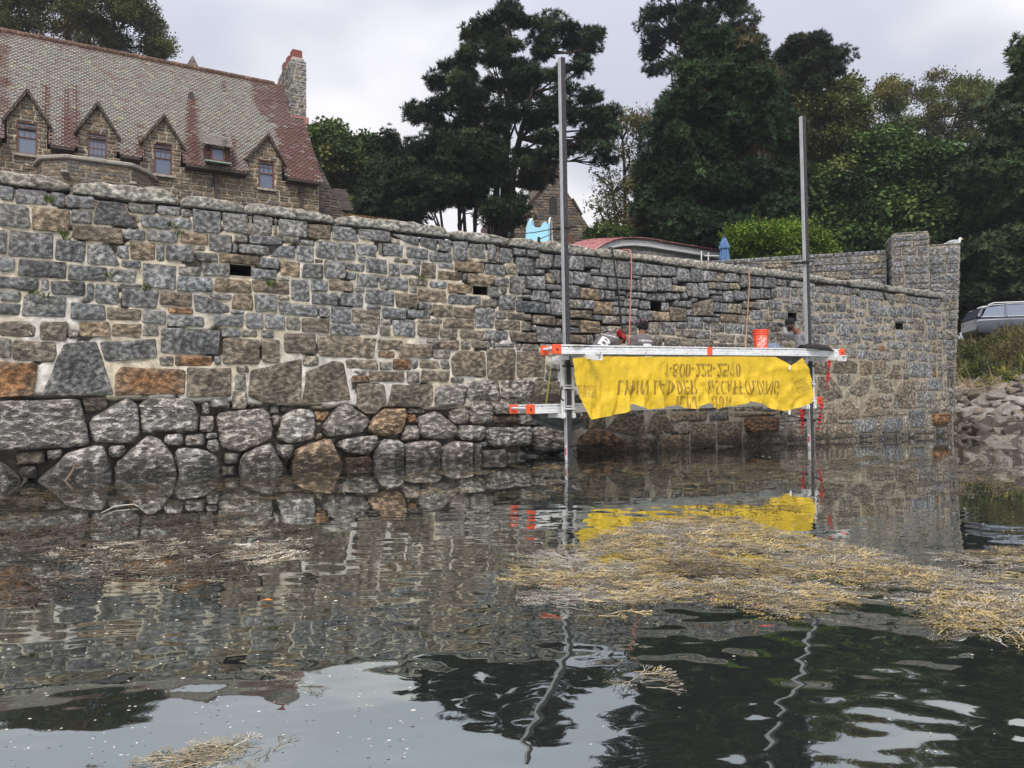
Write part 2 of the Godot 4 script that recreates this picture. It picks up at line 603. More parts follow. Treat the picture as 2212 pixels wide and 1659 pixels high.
func lay(parent: Node, S: Array, mt: Material, zb: float, zf: float, rough: float, bev: float, colours: Array, most := 300, xf := Transform3D.IDENTITY, called := "stone", seg := 0.16, rest_called := "small_stones") -> void:   # the largest as parts of their own, the rest joined
	S.sort_custom(func(a, b): return Geo.area2(a.p) > Geo.area2(b.p))
	var rest := Geo.new()
	for k in S.size():
		var col: Color = S[k].c if S[k].has("c") else tone(colours[rng.randi() % colours.size()])
		var pl = outline(S[k].p, 0.008, 0.02, seg)
		if pl.size() < 3: continue
		var g = rest
		if k < most: g = Geo.new()
		var n0 = g.v.size()
		stone_into(g, pl, zb, zf + rng.randf_range(-0.006, 0.014), rough, bev, 1, col)
		g.xform(xf, n0)
		if k < most: put(called, g, mt, parent)
	if rest.v.size() > 0: tag(put(rest_called, rest, mt, parent), "", "", "", "stuff")

# ---------------------------------------------------------------- the retaining wall
const TILES := {
	"1": [0, 660, 2.7657], "2": [700, 720, 2.7657], "3": [1400, 820, 2.7657], "4": [0, 1250, 2.5525], "5": [800, 1280, 2.7657], "6": [1400, 1300, 2.6024],
	"7": [2000, 880, 3.3185], "8": [2600, 950, 3.403], "9": [3150, 1050, 2.37], "0": [2100, 1000, 1.7015]}
# what kind of rock, and where it was measured: g blue-grey granite, b brown, t tan, d dark, r rusty, w pale boulder, k dark boulder, o orange boulder, c coping, h weep hole
const MEASURED := {
	"1": "c -900 -60 200 65 480 85 770 185 760 270 0 175 -900 60;c 790 175 900 150 1050 155 1700 215 1945 310 1955 400 1700 400 790 275;g 0 210 150 350;g 165 250 525 410;g 560 280 700 415;g 720 310 1030 450;d 1075 370 1340 385 1520 655 1000 610;b 1405 380 1700 495;g 1725 430 1990 530;g 0 400 310 650;t 340 440 750 700;g 770 475 1010 610;g 1540 540 1865 655;g 1885 550 2080 660;g 1370 685 1585 790;g 1605 690 1920 805;g -60 690 65 920;g 110 705 555 985;b 785 640 1330 810;g 605 795 915 1030;g 960 840 1215 850 1290 990 1290 1065 960 1045;g 1285 855 1400 985;t 1415 815 1690 995;g 1715 840 1790 1015;g 1810 850 2100 1020;g 0 975 140 1120;d 205 1005 710 1195;d 745 1080 1160 1230;g 1325 1015 1540 1085;g 1205 1115 1465 1245;g 1560 1050 1925 1310;d -40 1180 405 1320;g 460 1225 525 1325;d 570 1240 935 1410;g 925 1265 1020 1440;g 1035 1275 1295 1505;g 1325 1325 1705 1520;g 1320 1260 1530 1300;b 1750 1350 2080 1500;g 0 1345 220 1450;d -40 1485 220 1590;g 250 1370 705 1625;g 760 1455 1150 1645;b 1165 1540 1525 1650;g 1560 1550 1805 1705;r 1840 1535 2085 1595;g 1840 1610 2200 1720",
	"2": "c 55 140 250 150 720 235 720 330 400 305 55 265;c 765 225 1350 290 1715 360 1725 450 1400 410 765 330;g 0 290 135 365;g 155 300 460 535;g 500 340 765 535;b 775 365 805 530;g 830 370 1030 550;g 1050 395 1075 440;b 1050 470 1075 560;g 1100 410 1415 590;b 1440 465 1665 600;g 1690 480 1890 490 1975 600 1970 645 1690 610;t 40 550 335 670;g 325 565 600 745;b 630 580 755 650;g 775 575 1140 665;b 1160 600 1330 655;g 1340 630 1490 680;t 185 680 295 735;g 595 665 640 755;g 660 670 990 780;g 1110 680 1270 680 1275 820 1000 800;g 1295 685 1480 855;g 1500 640 1710 820;g 1730 670 1925 830;g 215 760 425 850;t 455 785 880 895;g 915 815 1100 930;h 568 895 800 1010;b 15 920 240 1000;g 265 885 560 1025;g 805 935 1080 1045;t 1110 850 1330 1025;b 1100 1030 1205 1065;g 1365 890 1570 1035;g 1490 835 1575 865;g 1590 850 1830 1035;g 1845 880 2040 955;g 10 1030 380 1200;t 400 1040 790 1185;b 815 1065 1200 1195;g 1230 1055 1435 1280;g 1440 1065 1630 1175;b 1645 1070 1900 1175;g 1845 985 1935 1045;g 170 1225 350 1240 570 1330 565 1420 180 1410;g 360 1205 575 1265;t 600 1210 815 1380;g 830 1225 1080 1395;b 1095 1235 1210 1270;g 1110 1300 1515 1455;g 1460 1205 1740 1340;g 1775 1210 2015 1345;g 1540 1370 1655 1460;g 1670 1350 1885 1515;b 1900 1370 2200 1525;g 395 1440 710 1560;g 740 1420 935 1585;g 955 1425 1170 1590;b 1190 1470 1330 1600;b 1340 1480 1650 1630;g 1665 1545 1984 1655;g 575 1390 720 1425",
	"3": "c -170 65 0 90 380 130 600 150 900 185 1010 225 1025 330 800 300 -170 185;c 1050 240 1400 270 1660 320 1655 400 1400 375 1055 330;g 20 240 385 355;g 410 285 690 320 690 405 560 370;b 390 345 480 380;g 710 320 880 340 895 465 710 405;g 900 340 1035 355 1040 465 930 460;g 1060 370 1225 575;g 1240 390 1415 550;g 1430 405 1525 560;b 1540 420 1560 590;g 1565 435 1705 600;g 0 385 235 510;b 255 390 290 490;g 305 390 510 515;g 565 440 795 550;g 820 490 1055 580;b 425 545 565 600;g 630 560 705 605;g 35 530 110 570;g 120 550 345 715;g 360 605 475 730;g 490 620 700 725;b 720 600 875 780;g 910 605 1055 650;b 890 685 1150 780;t 1080 580 1400 690;g 1415 610 1625 730;t 1640 615 1755 715;g 1395 565 1525 595;g 20 710 240 850;g 265 760 570 890;b 580 750 770 840;g 820 805 985 865;t 1005 815 1280 935;t 1220 720 1510 840;g 1525 760 1665 850;h 1283 850 1440 940;g 1445 855 1560 960;g 1175 720 1205 785;g 0 870 95 910;g 590 870 670 915;g 105 885 415 1045;b 440 935 670 1070;b 690 900 985 1015;d 1030 940 1365 1065;b 1380 995 1545 1070;g 1560 950 1740 1105;g 1585 875 1645 915;g 130 1065 270 1105;g 295 1090 545 1195;g 690 1035 830 1095;g 575 1110 800 1190;b 840 1045 1060 1180;b 1085 1085 1290 1195;g 1300 1105 1515 1290;b 1530 1135 1645 1210;b 1660 1145 1915 1210;b 280 1210 400 1270;g 400 1220 640 1390;b 695 1215 805 1250;b 825 1205 935 1260;b 960 1210 1280 1300;b 1535 1225 1790 1335;b 1800 1235 1925 1330;b 65 1280 240 1370;b 275 1290 375 1380;b 685 1260 905 1400;b 925 1310 1105 1405;b 1140 1330 1390 1415;g 1410 1330 1655 1425;b 1680 1350 1980 1450",
	"4": "b 0 50 250 40 350 100 330 210 0 190;b 410 50 680 230;b 690 130 780 200;t 805 50 1090 190;t 1140 70 1410 190;b 1445 85 1585 180;b 0 210 120 400;b 140 220 555 435;r -100 440 370 470 330 780 -100 800;d 600 260 960 250 1030 420 1120 700 1140 780 400 790 440 620 560 380;d 1010 250 1560 215 1570 400 1250 420 1060 440;t 1610 390 1740 480;r 1755 380 2134 490;r 1220 500 1860 530 1850 770 1150 780 1150 600;k -100 850 200 840 800 820 840 900 890 1100 880 1280 300 1340 -100 1350;b 845 800 1080 945;w 900 990 1100 870 1290 810 1385 880 1400 1190 1280 1280 920 1250;w 1410 860 1540 800 1800 810 1920 830 1990 950 2000 1150 1440 1180;b 160 1335 460 1485;w 480 1340 610 1420;k -100 1440 0 1420 240 1600 240 1760 -100 1760;k 380 1600 640 1370 900 1290 1050 1300 1090 1400 1150 1600 1100 1760 380 1760;w 220 1500 350 1600;w 1100 1290 1250 1400;k 1130 1450 1440 1185 1620 1220 1720 1340 1790 1500 1790 1720 1140 1720;w 1660 1180 1830 1280;w 1880 1170 2040 1290",
	"5": "g 200 50 405 135;b 420 55 580 125;d 645 65 765 130;d -470 50 170 310;b 205 155 610 410;b 640 150 830 400;b 880 95 1230 310;b 1255 120 1875 345;t 1090 345 1255 445;b 1570 380 1900 485;b 1630 490 1785 540;r 1630 545 1785 625;b -180 470 300 790;b 520 490 700 450 1070 365 1075 490 1050 870 700 860 490 770;b 1130 490 1400 385 1530 420 1550 650 1600 810 1440 830 1080 860;b 370 450 490 510;b 355 545 455 700;t 310 720 470 915;g 120 335 215 430;w 75 795 290 890;w 170 970 300 920 700 890 740 990 770 1150 700 1280 420 1385 180 1330 150 1100;w 770 985 825 1090;w 860 980 1050 890 1210 910 1230 1230 950 1285 790 1220 830 1060;t 1185 865 1345 925;r 1240 935 1380 1050;t 1235 1060 1280 1100;b 745 870 840 960;b 860 890 925 940;w 1420 890 1600 850 1720 980 1820 1000 1780 1140 1650 1190 1350 1215 1285 1090;w -35 985 100 1170;w 0 850 75 970;w 50 1240 160 1370;w 40 1180 140 1240;k -330 1400 -250 1330 0 1340 170 1430 160 1700 -280 1700;b 240 1400 395 1510;w 400 1440 600 1320 740 1290 800 1340 900 1540 900 1680 370 1680;w 815 1310 970 1450;o 960 1400 1150 1280 1330 1235 1400 1270 1500 1490 1490 1660 920 1660;b 1395 1235 1470 1280;k 1470 1260 1650 1220 1880 1205 1890 1290 1780 1420 1600 1400 1455 1320;r 1535 1410 1800 1560;t 1220 1190 1310 1245",
	"6": "b 230 105 470 200;r 240 220 390 275;b 500 130 760 140 790 200 770 280 430 270;b 730 90 850 140;b 880 105 1060 190;b 1085 115 1170 190;b 1185 115 1380 195;b 805 215 970 290;b 1060 220 1320 225 1335 475 1000 470 980 290;b 1350 170 1650 485;b 1660 225 1950 480;b 1640 145 1700 205;b 1705 150 1870 210;b 245 330 370 400;r 370 300 565 400;b 655 310 865 395;b 870 310 970 395;b 140 425 510 525;b 530 430 645 545;b 665 405 960 515;b 980 480 1100 530;b 30 545 290 560 315 770 230 855 60 850 15 780;b 385 540 790 560 790 740 730 790 335 780;k 830 570 1130 560 1130 770 870 800 800 760;k 1145 520 1475 725;k 1495 505 1810 715;b 1825 515 2090 740;b 1960 290 2060 335;g 1955 335 2090 410;g 1950 430 2070 515;w 1175 740 1410 960;w 1425 750 1640 865;b 1430 875 1680 945;b 1650 720 1810 790;w 970 800 1160 960;k 1690 860 2130 980;o 250 805 530 810 545 900 480 1060 260 1085 100 1020 150 940;b 555 800 725 855;r 530 865 615 945;w 500 980 640 985 630 1130 480 1135;w 640 900 840 815 930 900 1055 985 990 1110 680 1100 640 1000;w 1060 980 1310 980 1325 1060 1280 1135 1070 1120;k 1330 970 1800 1215;k 1810 1000 2140 1225;k 270 1115 450 1130 475 1310 475 1420 160 1420 200 1240;w 475 1140 845 1380;w 870 1200 1000 1140 1180 1160 1175 1400 830 1400;k 1185 1165 1270 1400;k 1285 1200 1525 1380;k 1530 1250 1700 1360;g 1250 1140 1360 1195",
	"7": "c 20 185 690 250 900 280 1130 330 1130 430 690 400 20 300;c 1135 325 1600 360 1635 470 1140 430;g 70 335 235 405;g 245 355 400 445;g 410 380 610 410 600 520 560 575 410 565;g 620 415 780 565;g 120 445 360 655;g 365 465 405 580;g 785 430 990 625;g 1000 450 1210 570;g 1225 470 1425 690;g 1435 495 1610 695;g 1630 520 1815 675;g 1820 550 2000 690;g 2005 560 2190 690;g 370 595 500 650;g 510 610 700 610 690 780 620 770;t 500 660 600 780;g 700 610 850 780;g 860 620 1090 805;g 1090 600 1200 670;g 1100 690 1310 855;g 1320 720 1505 860;g 1510 730 1670 870;g 1690 745 1740 875;g 1745 705 1940 890;g 1950 715 2140 890;g 1630 685 1740 730;g 15 695 240 905;g 250 680 490 860;g 500 805 690 860;g 235 865 330 915;g 120 935 290 985;g 305 885 560 1030;g 570 890 700 965;g 790 810 940 970;t 950 830 1210 985;g 1220 875 1260 985;g 1260 885 1410 990;g 1450 885 1565 940;g 1580 895 1820 990;g 1825 910 2080 1010;g 2085 910 2180 1020;g 1415 950 1530 1000;d 125 995 480 1170;g 485 1050 545 1180;g 555 990 795 1190;b 805 995 1000 1115;g 1010 1010 1120 1115;t 1125 1020 1370 1190;g 1375 1020 1510 1080;g 1520 965 1730 1090;g 1735 1015 1865 1120;h 1868 1025 2010 1130;g 2015 1040 2120 1140;b 330 1195 635 1335;b 815 1120 1110 1240;g 1115 1195 1230 1265;g 1380 1095 1465 1190;g 1470 1105 1700 1200;g 1710 1135 1895 1270;t 1900 1140 2120 1270;b 640 1260 935 1345;b 1240 1210 1455 1310;g 1480 1215 1690 1320;g 380 1345 715 1550;g 800 1360 930 1435;t 945 1265 1215 1430;b 320 1330 375 1390;b 800 1455 1025 1560;b 1035 1455 1120 1570;b 1225 1355 1480 1430;b 1500 1340 1680 1450;b 1850 1290 2000 1440;g 2005 1310 2180 1450;b 1925 1470 2020 1600;b 2030 1480 2180 1610;b 185 1580 380 1650",
	"8": "c -350 165 0 220 590 265 595 390 0 300 -350 240;c 610 265 1180 345 1880 430 1890 510 1200 450 610 375;g 225 365 395 545;g 405 375 570 545;g 580 400 760 535;t 765 415 870 425 840 535 770 535;g 890 435 1010 440 1010 550 850 540;g 1015 445 1075 540;g 1080 460 1200 610;g 1210 475 1395 615;g 1395 495 1550 625;g 155 485 225 585;t 155 585 350 680;g 355 560 505 745;g 505 565 660 760;t 630 555 740 640;g 755 560 925 650;t 925 570 1065 650;g 665 655 775 715;g 780 665 840 710;g 845 670 990 815;g 985 660 1165 800;g 1165 640 1345 770;g 1355 635 1485 765;g 1490 650 1560 755;g 0 695 80 805;g 90 695 275 805;g 285 695 360 765;g 430 760 505 805;g 210 775 430 885;b 450 830 640 775 705 790 705 1005 440 1000;g 710 730 825 815;g 715 830 890 960;t 900 835 1100 950;b 1105 805 1280 900;g 1295 785 1445 910;g 1450 790 1635 925;g 20 825 135 930;b 140 885 350 1065;g 355 905 435 990;g 720 975 795 1015;b 800 975 1050 1095;b 1110 915 1205 985;b 1050 990 1190 1110;g 1200 925 1385 1060;t 1395 935 1500 1060;g 1520 950 1705 1040;g 580 1020 780 1085;g 360 1015 580 1180;t 1195 1060 1270 1120;g 1280 1080 1450 1190;g 0 1095 190 1255;g 210 1090 350 1165;g 590 1090 680 1185;b 680 1095 870 1220;g 870 1115 935 1225;g 950 1120 1100 1240;g 1110 1130 1265 1250;b 210 1185 465 1290;g 475 1200 670 1300;b 680 1230 770 1305;b 780 1240 1000 1360;b 1020 1255 1125 1355;b 1145 1265 1235 1355;b 60 1270 250 1400;b 270 1300 470 1400;b 480 1325 710 1410;b 720 1365 990 1415;b 1000 1360 1240 1415;b 1470 1145 1610 1205;b 1455 1225 1540 1300;b 1555 1240 1760 1320;b 1640 1345 1770 1400;b 1470 1325 1630 1400;h 1710 955 1830 1070;g 1575 610 1750 760;g 1760 640 1830 730;g 1750 755 1900 860;g 1680 845 1890 955;g 1570 520 1680 590;g 1750 545 1900 610;g 1840 970 1910 1110;g 1635 785 1730 820",
	"9": "c 20 60 240 100 430 130 430 170 240 155 20 110;c 440 130 610 115 780 170 790 215 450 185;c 785 170 1060 205 1060 260 790 225;c 1060 205 1350 250 1345 300 1060 265;g 80 155 135 230;g 155 190 240 240;g 250 185 335 250;g 345 185 415 260;g 425 200 485 260;b 495 210 555 250;g 80 240 180 295;g 195 255 290 335;g 300 270 375 325;b 390 280 450 335;g 470 275 550 385;g 575 230 670 300;g 685 240 775 310;g 790 245 880 260 880 355 840 350;t 895 255 1000 335;g 1010 280 1085 340;g 1100 295 1215 370;g 1225 305 1305 375;g 80 320 120 430;g 130 355 240 415;b 255 360 320 425;d 330 345 430 415;t 440 400 515 430;g 560 325 625 395;g 640 320 735 450;g 750 360 825 460;g 840 375 915 465;g 965 360 1040 470;g 1060 380 1140 475;g 920 375 950 455;g 1170 380 1280 430;g 295 425 390 480;g 400 435 505 485;g 520 415 600 465;g 85 460 190 525;g 195 440 280 525;g 290 480 340 530;g 480 490 560 530;g 615 470 675 550;g 685 475 770 540;g 785 485 860 520;g 870 485 990 520;g 1005 490 1065 525;b 1075 500 1160 590;g 1175 500 1230 540;g 1160 450 1230 485;g 1240 460 1310 550;g 145 545 240 620;g 250 550 320 610;g 340 495 460 645;g 470 550 535 620;g 545 570 645 630;g 650 560 730 610;g 740 545 815 605;b 830 540 890 595;h 893 525 965 585;g 970 545 1060 590;g 95 640 185 720;g 195 635 280 730;g 290 655 390 725;g 395 655 475 730;g 485 640 560 715;g 585 630 675 690;g 685 625 765 715;g 775 645 890 685;g 900 605 1000 685;g 1000 615 1090 700;b 1100 610 1190 705;g 1200 560 1275 685;g 530 725 595 765;g 605 695 665 765;b 435 740 535 845;b 680 730 730 770;g 540 780 635 860;g 640 780 750 870;b 765 800 845 870;b 855 780 940 865;g 820 705 920 760;g 925 705 1005 770;g 1030 715 1140 785;g 1145 725 1215 790;t 1220 690 1320 795;g 820 760 870 800;r 740 740 790 795;g 990 800 1065 880;g 1105 805 1190 885;g 1200 815 1270 890;b 330 870 400 855 500 890 540 920 540 1000 290 990;b 110 880 280 1000;t 550 875 670 890 675 1000 560 1010;b 690 880 800 995;b 820 950 880 890 940 920 960 1050 830 1040;b 945 885 1000 945;g 1025 900 1220 1025;b 1230 910 1280 960;r 1235 970 1275 1035;d 970 1000 1010 1050;b 165 1030 300 1030 390 1150 400 1220 220 1265 165 1210;b 350 1010 470 1110;b 460 1140 580 1035 650 1060 640 1160 560 1210 480 1180;b 680 1010 770 1060;b 675 1110 740 1060 850 1070 880 1170 700 1175;b 915 1120 980 1065 1070 1075 1080 1320 920 1310 905 1200;b 1085 1060 1175 1150;g 1190 1050 1330 1155;g 1100 1170 1245 1270;t 1255 1170 1310 1250;b 1205 1280 1300 1370;b 1315 1270 1385 1340;b 230 1290 350 1465;b 370 1300 440 1225 550 1310 545 1410 370 1420;b 580 1400 620 1270 680 1200 740 1195 870 1340 860 1370;b 770 1210 860 1250;b 290 1455 505 1600;b 150 1480 280 1620;g 510 1430 710 1550;g 760 1500 800 1420 930 1400 965 1490 930 1540 770 1550;b 920 1340 1010 1375;b 960 1395 1010 1500;g 1020 1340 1165 1490;b 1175 1385 1215 1480;r 1230 1370 1382 1470",
	"0": "r 290 1340 300 1260 370 1180 480 1180 600 1260 600 1340;b 370 1060 480 1170;b 480 1180 560 1090 740 1080 750 1200 700 1230;b 760 1200 800 1080 900 1090 960 1190 860 1210;b 930 1060 1170 1120;d 1180 1060 1310 1130;b 970 1130 1050 1200;b 1060 1130 1220 1290;b 1230 1110 1400 1280;r 1420 1090 1620 1190;b 610 1230 830 1340;b 840 1210 1040 1330;b 1400 1200 1530 1300;b 1530 1210 1700 1290;b 1710 1170 1850 1250;b 1330 1060 1640 1090"}

func wall_pt(px: float, py: float) -> Vector2:
	var a = onto(FW, px, py)
	return Vector2(a.x, a.y)
func ring_on_wall(pts: Array) -> PackedVector2Array:
	var o := PackedVector2Array()
	for k in range(0, pts.size(), 2): o.append(wall_pt(pts[k], pts[k + 1]))
	return o

func build_wall() -> void:
	var wall = thing("retaining_wall", FW, "long grey granite rubble retaining wall rising from the water", "wall")
	var dry = ring_on_wall([1096, 522, 1400, 552, 1672, 590, 1672, 655, 1590, 690, 1400, 700, 1300, 705, 1290, 752, 1122, 748, 1138, 700, 1126, 600])
	var loose = ring_on_wall([-400, 830, 0, 850, 620, 876, 1100, 885, 1235, 880, 1240, 1030, 700, 1060, -400, 1120])
	var S = []
	var holes = []
	var tops = []
	for tl in MEASURED:
		var o = TILES[tl]
		for item in MEASURED[tl].split(";"):
			var w = item.split(" ")
			var x = []
			for k in range(1, w.size()): x.append(float(w[k]))
			if x.size() == 4: x = [x[0], x[1], x[2], x[1], x[2], x[3], x[0], x[3]]
			var pts := PackedVector2Array()
			for k in range(0, x.size(), 2): pts.append(wall_pt((o[0] + x[k] / o[2]) / SW, (o[1] + x[k + 1] / o[2]) / SW))
			if w.size() == 5:                     # a squared stone: beds level, ends a little askew
				var c = Vector2.ZERO
				for a in pts: c += a / 4
				var b = bounds(pts)
				var y0 = (pts[2].y + pts[3].y) / 2; var y1 = (pts[0].y + pts[1].y) / 2
				pts = PackedVector2Array([Vector2(b.position.x, y0), Vector2(b.end.x, y0), Vector2(b.end.x, y1), Vector2(b.position.x, y1)])
				if w[0] != "h":
					for k in 4: pts[k] += Vector2(rng.randf_range(-0.05, 0.05) * b.size.x, rng.randf_range(-0.05, 0.05) * b.size.y)
			if w[0] == "h": holes.append(bounds(pts))
			elif w[0] == "c": tops.append({"p": hull(pts), "k": "c", "raw": pts})
			else:
				var grown = Geometry2D.offset_polygon(hull(pts), 0.012)
				S.append({"p": hull(grown[0]) if grown.size() else hull(pts), "k": w[0]})
	for hl in holes: S.append({"p": PackedVector2Array([hl.position, Vector2(hl.end.x, hl.position.y), hl.end, Vector2(hl.position.x, hl.end.y)]), "k": "h"})
	for tp in tops: S.append({"p": tp.p, "k": "c", "raw": tp.raw})
	S = settle(S, 0.020)
	# whatever bare wall is left is packed with smaller stones
	var x_0 = -12.0
	var x_1 = 14.25
	var cs = 0.035
	var nx = int((x_1 - x_0) / cs); var ny = int(4.9 / cs)
	var occ := PackedByteArray(); occ.resize(nx * ny)
	for q in S:
		var b = bounds(q.p).grow(0.02)
		for yy in range(maxi(0, int((b.position.y + 0.4) / cs)), mini(ny, int((b.end.y + 0.4) / cs) + 1)):
			for xx in range(maxi(0, int((b.position.x - x_0) / cs)), mini(nx, int((b.end.x - x_0) / cs) + 1)):
				if occ[yy * nx + xx] == 0:
					var p2 = Vector2(x_0 + (xx + 0.5) * cs, -0.4 + (yy + 0.5) * cs)
					var ins = true
					for k in q.p.size():
						if (q.p[(k + 1) % q.p.size()] - q.p[k]).cross(p2 - q.p[k]) < -0.016 * q.p[(k + 1) % q.p.size()].distance_to(q.p[k]):
							ins = false
							break
					if ins: occ[yy * nx + xx] = 1
	var cop_low = func(s): return lerpf(4.02, 3.62, clampf((s + 8.0) / 22.0, 0, 1))
	var fill = []
	for yy in ny:
		for xx in nx:
			if occ[yy * nx + xx]: continue
			var p2 = Vector2(x_0 + xx * cs, -0.4 + yy * cs)
			if p2.y > cop_low.call(p2.x) - 0.1: continue
			var mw = int(rng.randf_range(0.3, 0.7) / cs)
			var mh = int(rng.randf_range(0.12, 0.30) / cs)
			var w = 1; var h = 1
			while w < mw and xx + w < nx and not occ[yy * nx + xx + w]: w += 1
			var okh = true
			while okh and h < mh and yy + h < ny:
				for k in w:
					if occ[(yy + h) * nx + xx + k]:
						okh = false
						break
				if okh: h += 1
			for a in h:
				for b in w: occ[(yy + a) * nx + xx + b] = 1
			if w * cs > 0.10 and h * cs > 0.07 and w * h * cs * cs > 0.016:
				var g = 0.014
				var pts := PackedVector2Array([p2 + Vector2(g, g), p2 + Vector2(w * cs - g, g), p2 + Vector2(w * cs - g, h * cs - g), p2 + Vector2(g, h * cs - g)])
				for k in 4: pts[k] += Vector2(rng.randf_range(-0.02, 0.02), rng.randf_range(-0.015, 0.015))
				var lp = loose.size() > 2 and Geometry2D.is_point_in_polygon(p2, loose)
				fill.append({"p": hull(pts), "k": "b" if p2.y < 1.9 and rng.randf() < 0.7 else ("w" if lp else ("g" if rng.randf() < 0.7 else "b"))})
	S.append_array(fill)
	# bodies
	var made = []
	for q in S:
		if q.k == "h": continue
		var b = bounds(q.p)
		var c = b.get_center()
		var g := Geo.new()
		var in_dry = Geometry2D.is_point_in_polygon(c, dry)
		var in_loose = Geometry2D.is_point_in_polygon(c, loose)
		var size = sqrt(Geo.area2(q.p))
		if q.k == "c":
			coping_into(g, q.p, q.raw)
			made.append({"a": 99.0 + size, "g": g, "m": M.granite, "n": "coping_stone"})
			continue
		var big = q.k in ["w", "k", "o"] or (q.k == "r" and c.y < 0.8)
		var rough = 0.020
		var bev = 0.016
		var mt = M.granite
		var zf = rng.randf_range(0.008, 0.032)
		var zb = -0.14
		var rings = 2 if size > 0.22 else 1
		var cut = 0.022
		if q.k in ["b", "t", "r", "o"]: mt = M.brown
		if c.y < 1.75 and c.x < 4.0:
			rough = 0.028; bev = 0.022
		if big:
			mt = M.boulder
			rough = 0.05; bev = 0.05; rings = 4 if size > 0.4 else 3
			cut = 0.06
			zf = rng.randf_range(0.02, 0.09) + clampf(0.9 - c.y, 0, 0.9) * 0.16
			zb = -0.3
		elif in_dry:
			zf = rng.randf_range(-0.02, 0.05); zb = -0.3; bev = 0.022; rough = 0.018
		elif c.x > 8.5 and c.y > 1.5:
			zf = rng.randf_range(0.003, 0.02)
		elif in_loose:
			zf = rng.randf_range(-0.08, 0.02); zb = -0.3; bev = 0.03
		var pl = outline(q.p, 0.013 if not big else 0.024, minf(cut, size * 0.16), clampf(size * 0.42, 0.09, 0.22))
		if pl.size() < 5: pl = q.p
		var col = tone(q.k)
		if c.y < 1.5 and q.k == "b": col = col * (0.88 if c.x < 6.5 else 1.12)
		if c.y < 1.15 and c.x > 1.5 and c.x < 7.0: col = Color(col.r * 0.72, col.g * 0.68, col.b * 0.62)  # shade below the planks and tarp painted into the stones
		var edge = Color(0, 0, 0, 0)
		if not big and c.y < 2.3 and c.x < 4.5 and c.y > 0.9: edge = Color(0.72, 0.70, 0.66, 0.55)
		if q.k == "w": edge = Color(0.85, 0.80, 0.75, 0.4)
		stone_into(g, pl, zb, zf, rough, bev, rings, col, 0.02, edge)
		made.append({"a": size / (1.0 + maxf(0, c.x) * 0.06), "g": g, "m": mt, "n": "stone" if not big else "boulder"})
	made.sort_custom(func(a, b): return a.a > b.a)
	var rest := Geo.new()
	var count = 0
	for k in made.size():
		if count < 300 or made[k].n != "stone":
			put(made[k].n, made[k].g, made[k].m, wall)
			if made[k].n == "stone": count += 1
		else:
			var o = rest.v.size()
			rest.v.append_array(made[k].g.v); rest.c.append_array(made[k].g.c); rest.uv.append_array(made[k].g.uv)
			for t in made[k].g.i: rest.i.append(t + o)
	if rest.v.size() > 0: tag(put("small_stones", rest, M.granite, wall), "", "", "", "stuff")
	print("wall stones ", made.size())
	# bedding: mortar, or the dark packing deep in the open joints
	var g := Geo.new()
	var st = 0.05
	var mx = int((x_1 - x_0) / st); var my = int(4.5 / st)
	for yy in my + 1:
		for xx in mx + 1:
			var p2 = Vector2(x_0 + xx * st, -0.55 + yy * st)
			var lim = cop_low.call(p2.x) + 0.02
			if p2.y > lim: p2.y = lim
			var n = wall_n.get_noise_3d(p2.x * 3.0, p2.y * 3.0, 1.0)
			var n2 = wall_n.get_noise_3d(p2.x * 0.7, p2.y * 0.9, 8.0)
			var z = -0.010 + 0.014 * n
			var cream = Color(0.80, 0.715, 0.57)
			var lime = Color(0.86, 0.83, 0.79)
			var col = cream.lerp(lime, clampf(0.5 + 2.2 * n2 + (1.9 - p2.y) * 0.35 - absf(p2.x + 3) * 0.02, 0, 1))
			if p2.x > 5.5: col = col.lerp(Color(0.47, 0.41, 0.325), clampf((p2.x - 5.5) / 2.0, 0, 1))
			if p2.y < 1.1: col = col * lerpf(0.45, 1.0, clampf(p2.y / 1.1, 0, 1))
			if p2.y < 1.15 and p2.x > 1.2 and p2.x < 7.2: col = col * 0.5  # the same shade below the tarp put into the mortar colour
			if Geometry2D.is_point_in_polygon(p2, dry):
				z = -0.24 + 0.05 * n
				col = Color(0.12, 0.10, 0.085)
			elif Geometry2D.is_point_in_polygon(p2, loose):
				z = -0.22 + 0.08 * n
				col = Color(0.24, 0.22, 0.19).lerp(Color(0.5, 0.46, 0.41), clampf(n * 2.0, 0, 0.6))
			elif wall_f.get_noise_3d(p2.x * 1.1, p2.y * 1.6, 4.0) > 0.33 and p2.x < 5.0:      # joints that have fallen open
				z -= 0.1
				col = col * 0.4
			if p2.x > 5.5 and z > -0.05: z += 0.008
			g.col = Color(col.r, col.g, col.b)
			g.p(Vector3(p2.x, p2.y, z))
	for yy in my:
		for xx in mx:
			var a0 = yy * (mx + 1) + xx
			var open = false
			for hl in holes:
				for cn in [a0, a0 + 1, a0 + mx + 2, a0 + mx + 1]:
					if hl.has_point(Vector2(g.v[cn].x, g.v[cn].y)): open = true
			if not open: g.q(a0, a0 + 1, a0 + mx + 2, a0 + mx + 1)
	for hl in holes:                     # drain holes closed at the back, their inner shade painted near-black
		var lo: Vector2 = hl.position; var hi: Vector2 = hl.end
		var o4 = [Vector2(lo.x, lo.y), Vector2(hi.x, lo.y), Vector2(hi.x, hi.y), Vector2(lo.x, hi.y)]
		var big: Rect2 = hl.grow(0.06)
		var b4 = [big.position, Vector2(big.end.x, big.position.y), big.end, Vector2(big.position.x, big.end.y)]
		g.col = Color(0.5, 0.45, 0.36) if not Geometry2D.is_point_in_polygon(hl.get_center(), dry) else Color(0.14, 0.12, 0.10)
		var zo = -0.014 if not Geometry2D.is_point_in_polygon(hl.get_center(), dry) else -0.16
		var dh := Geo.new()
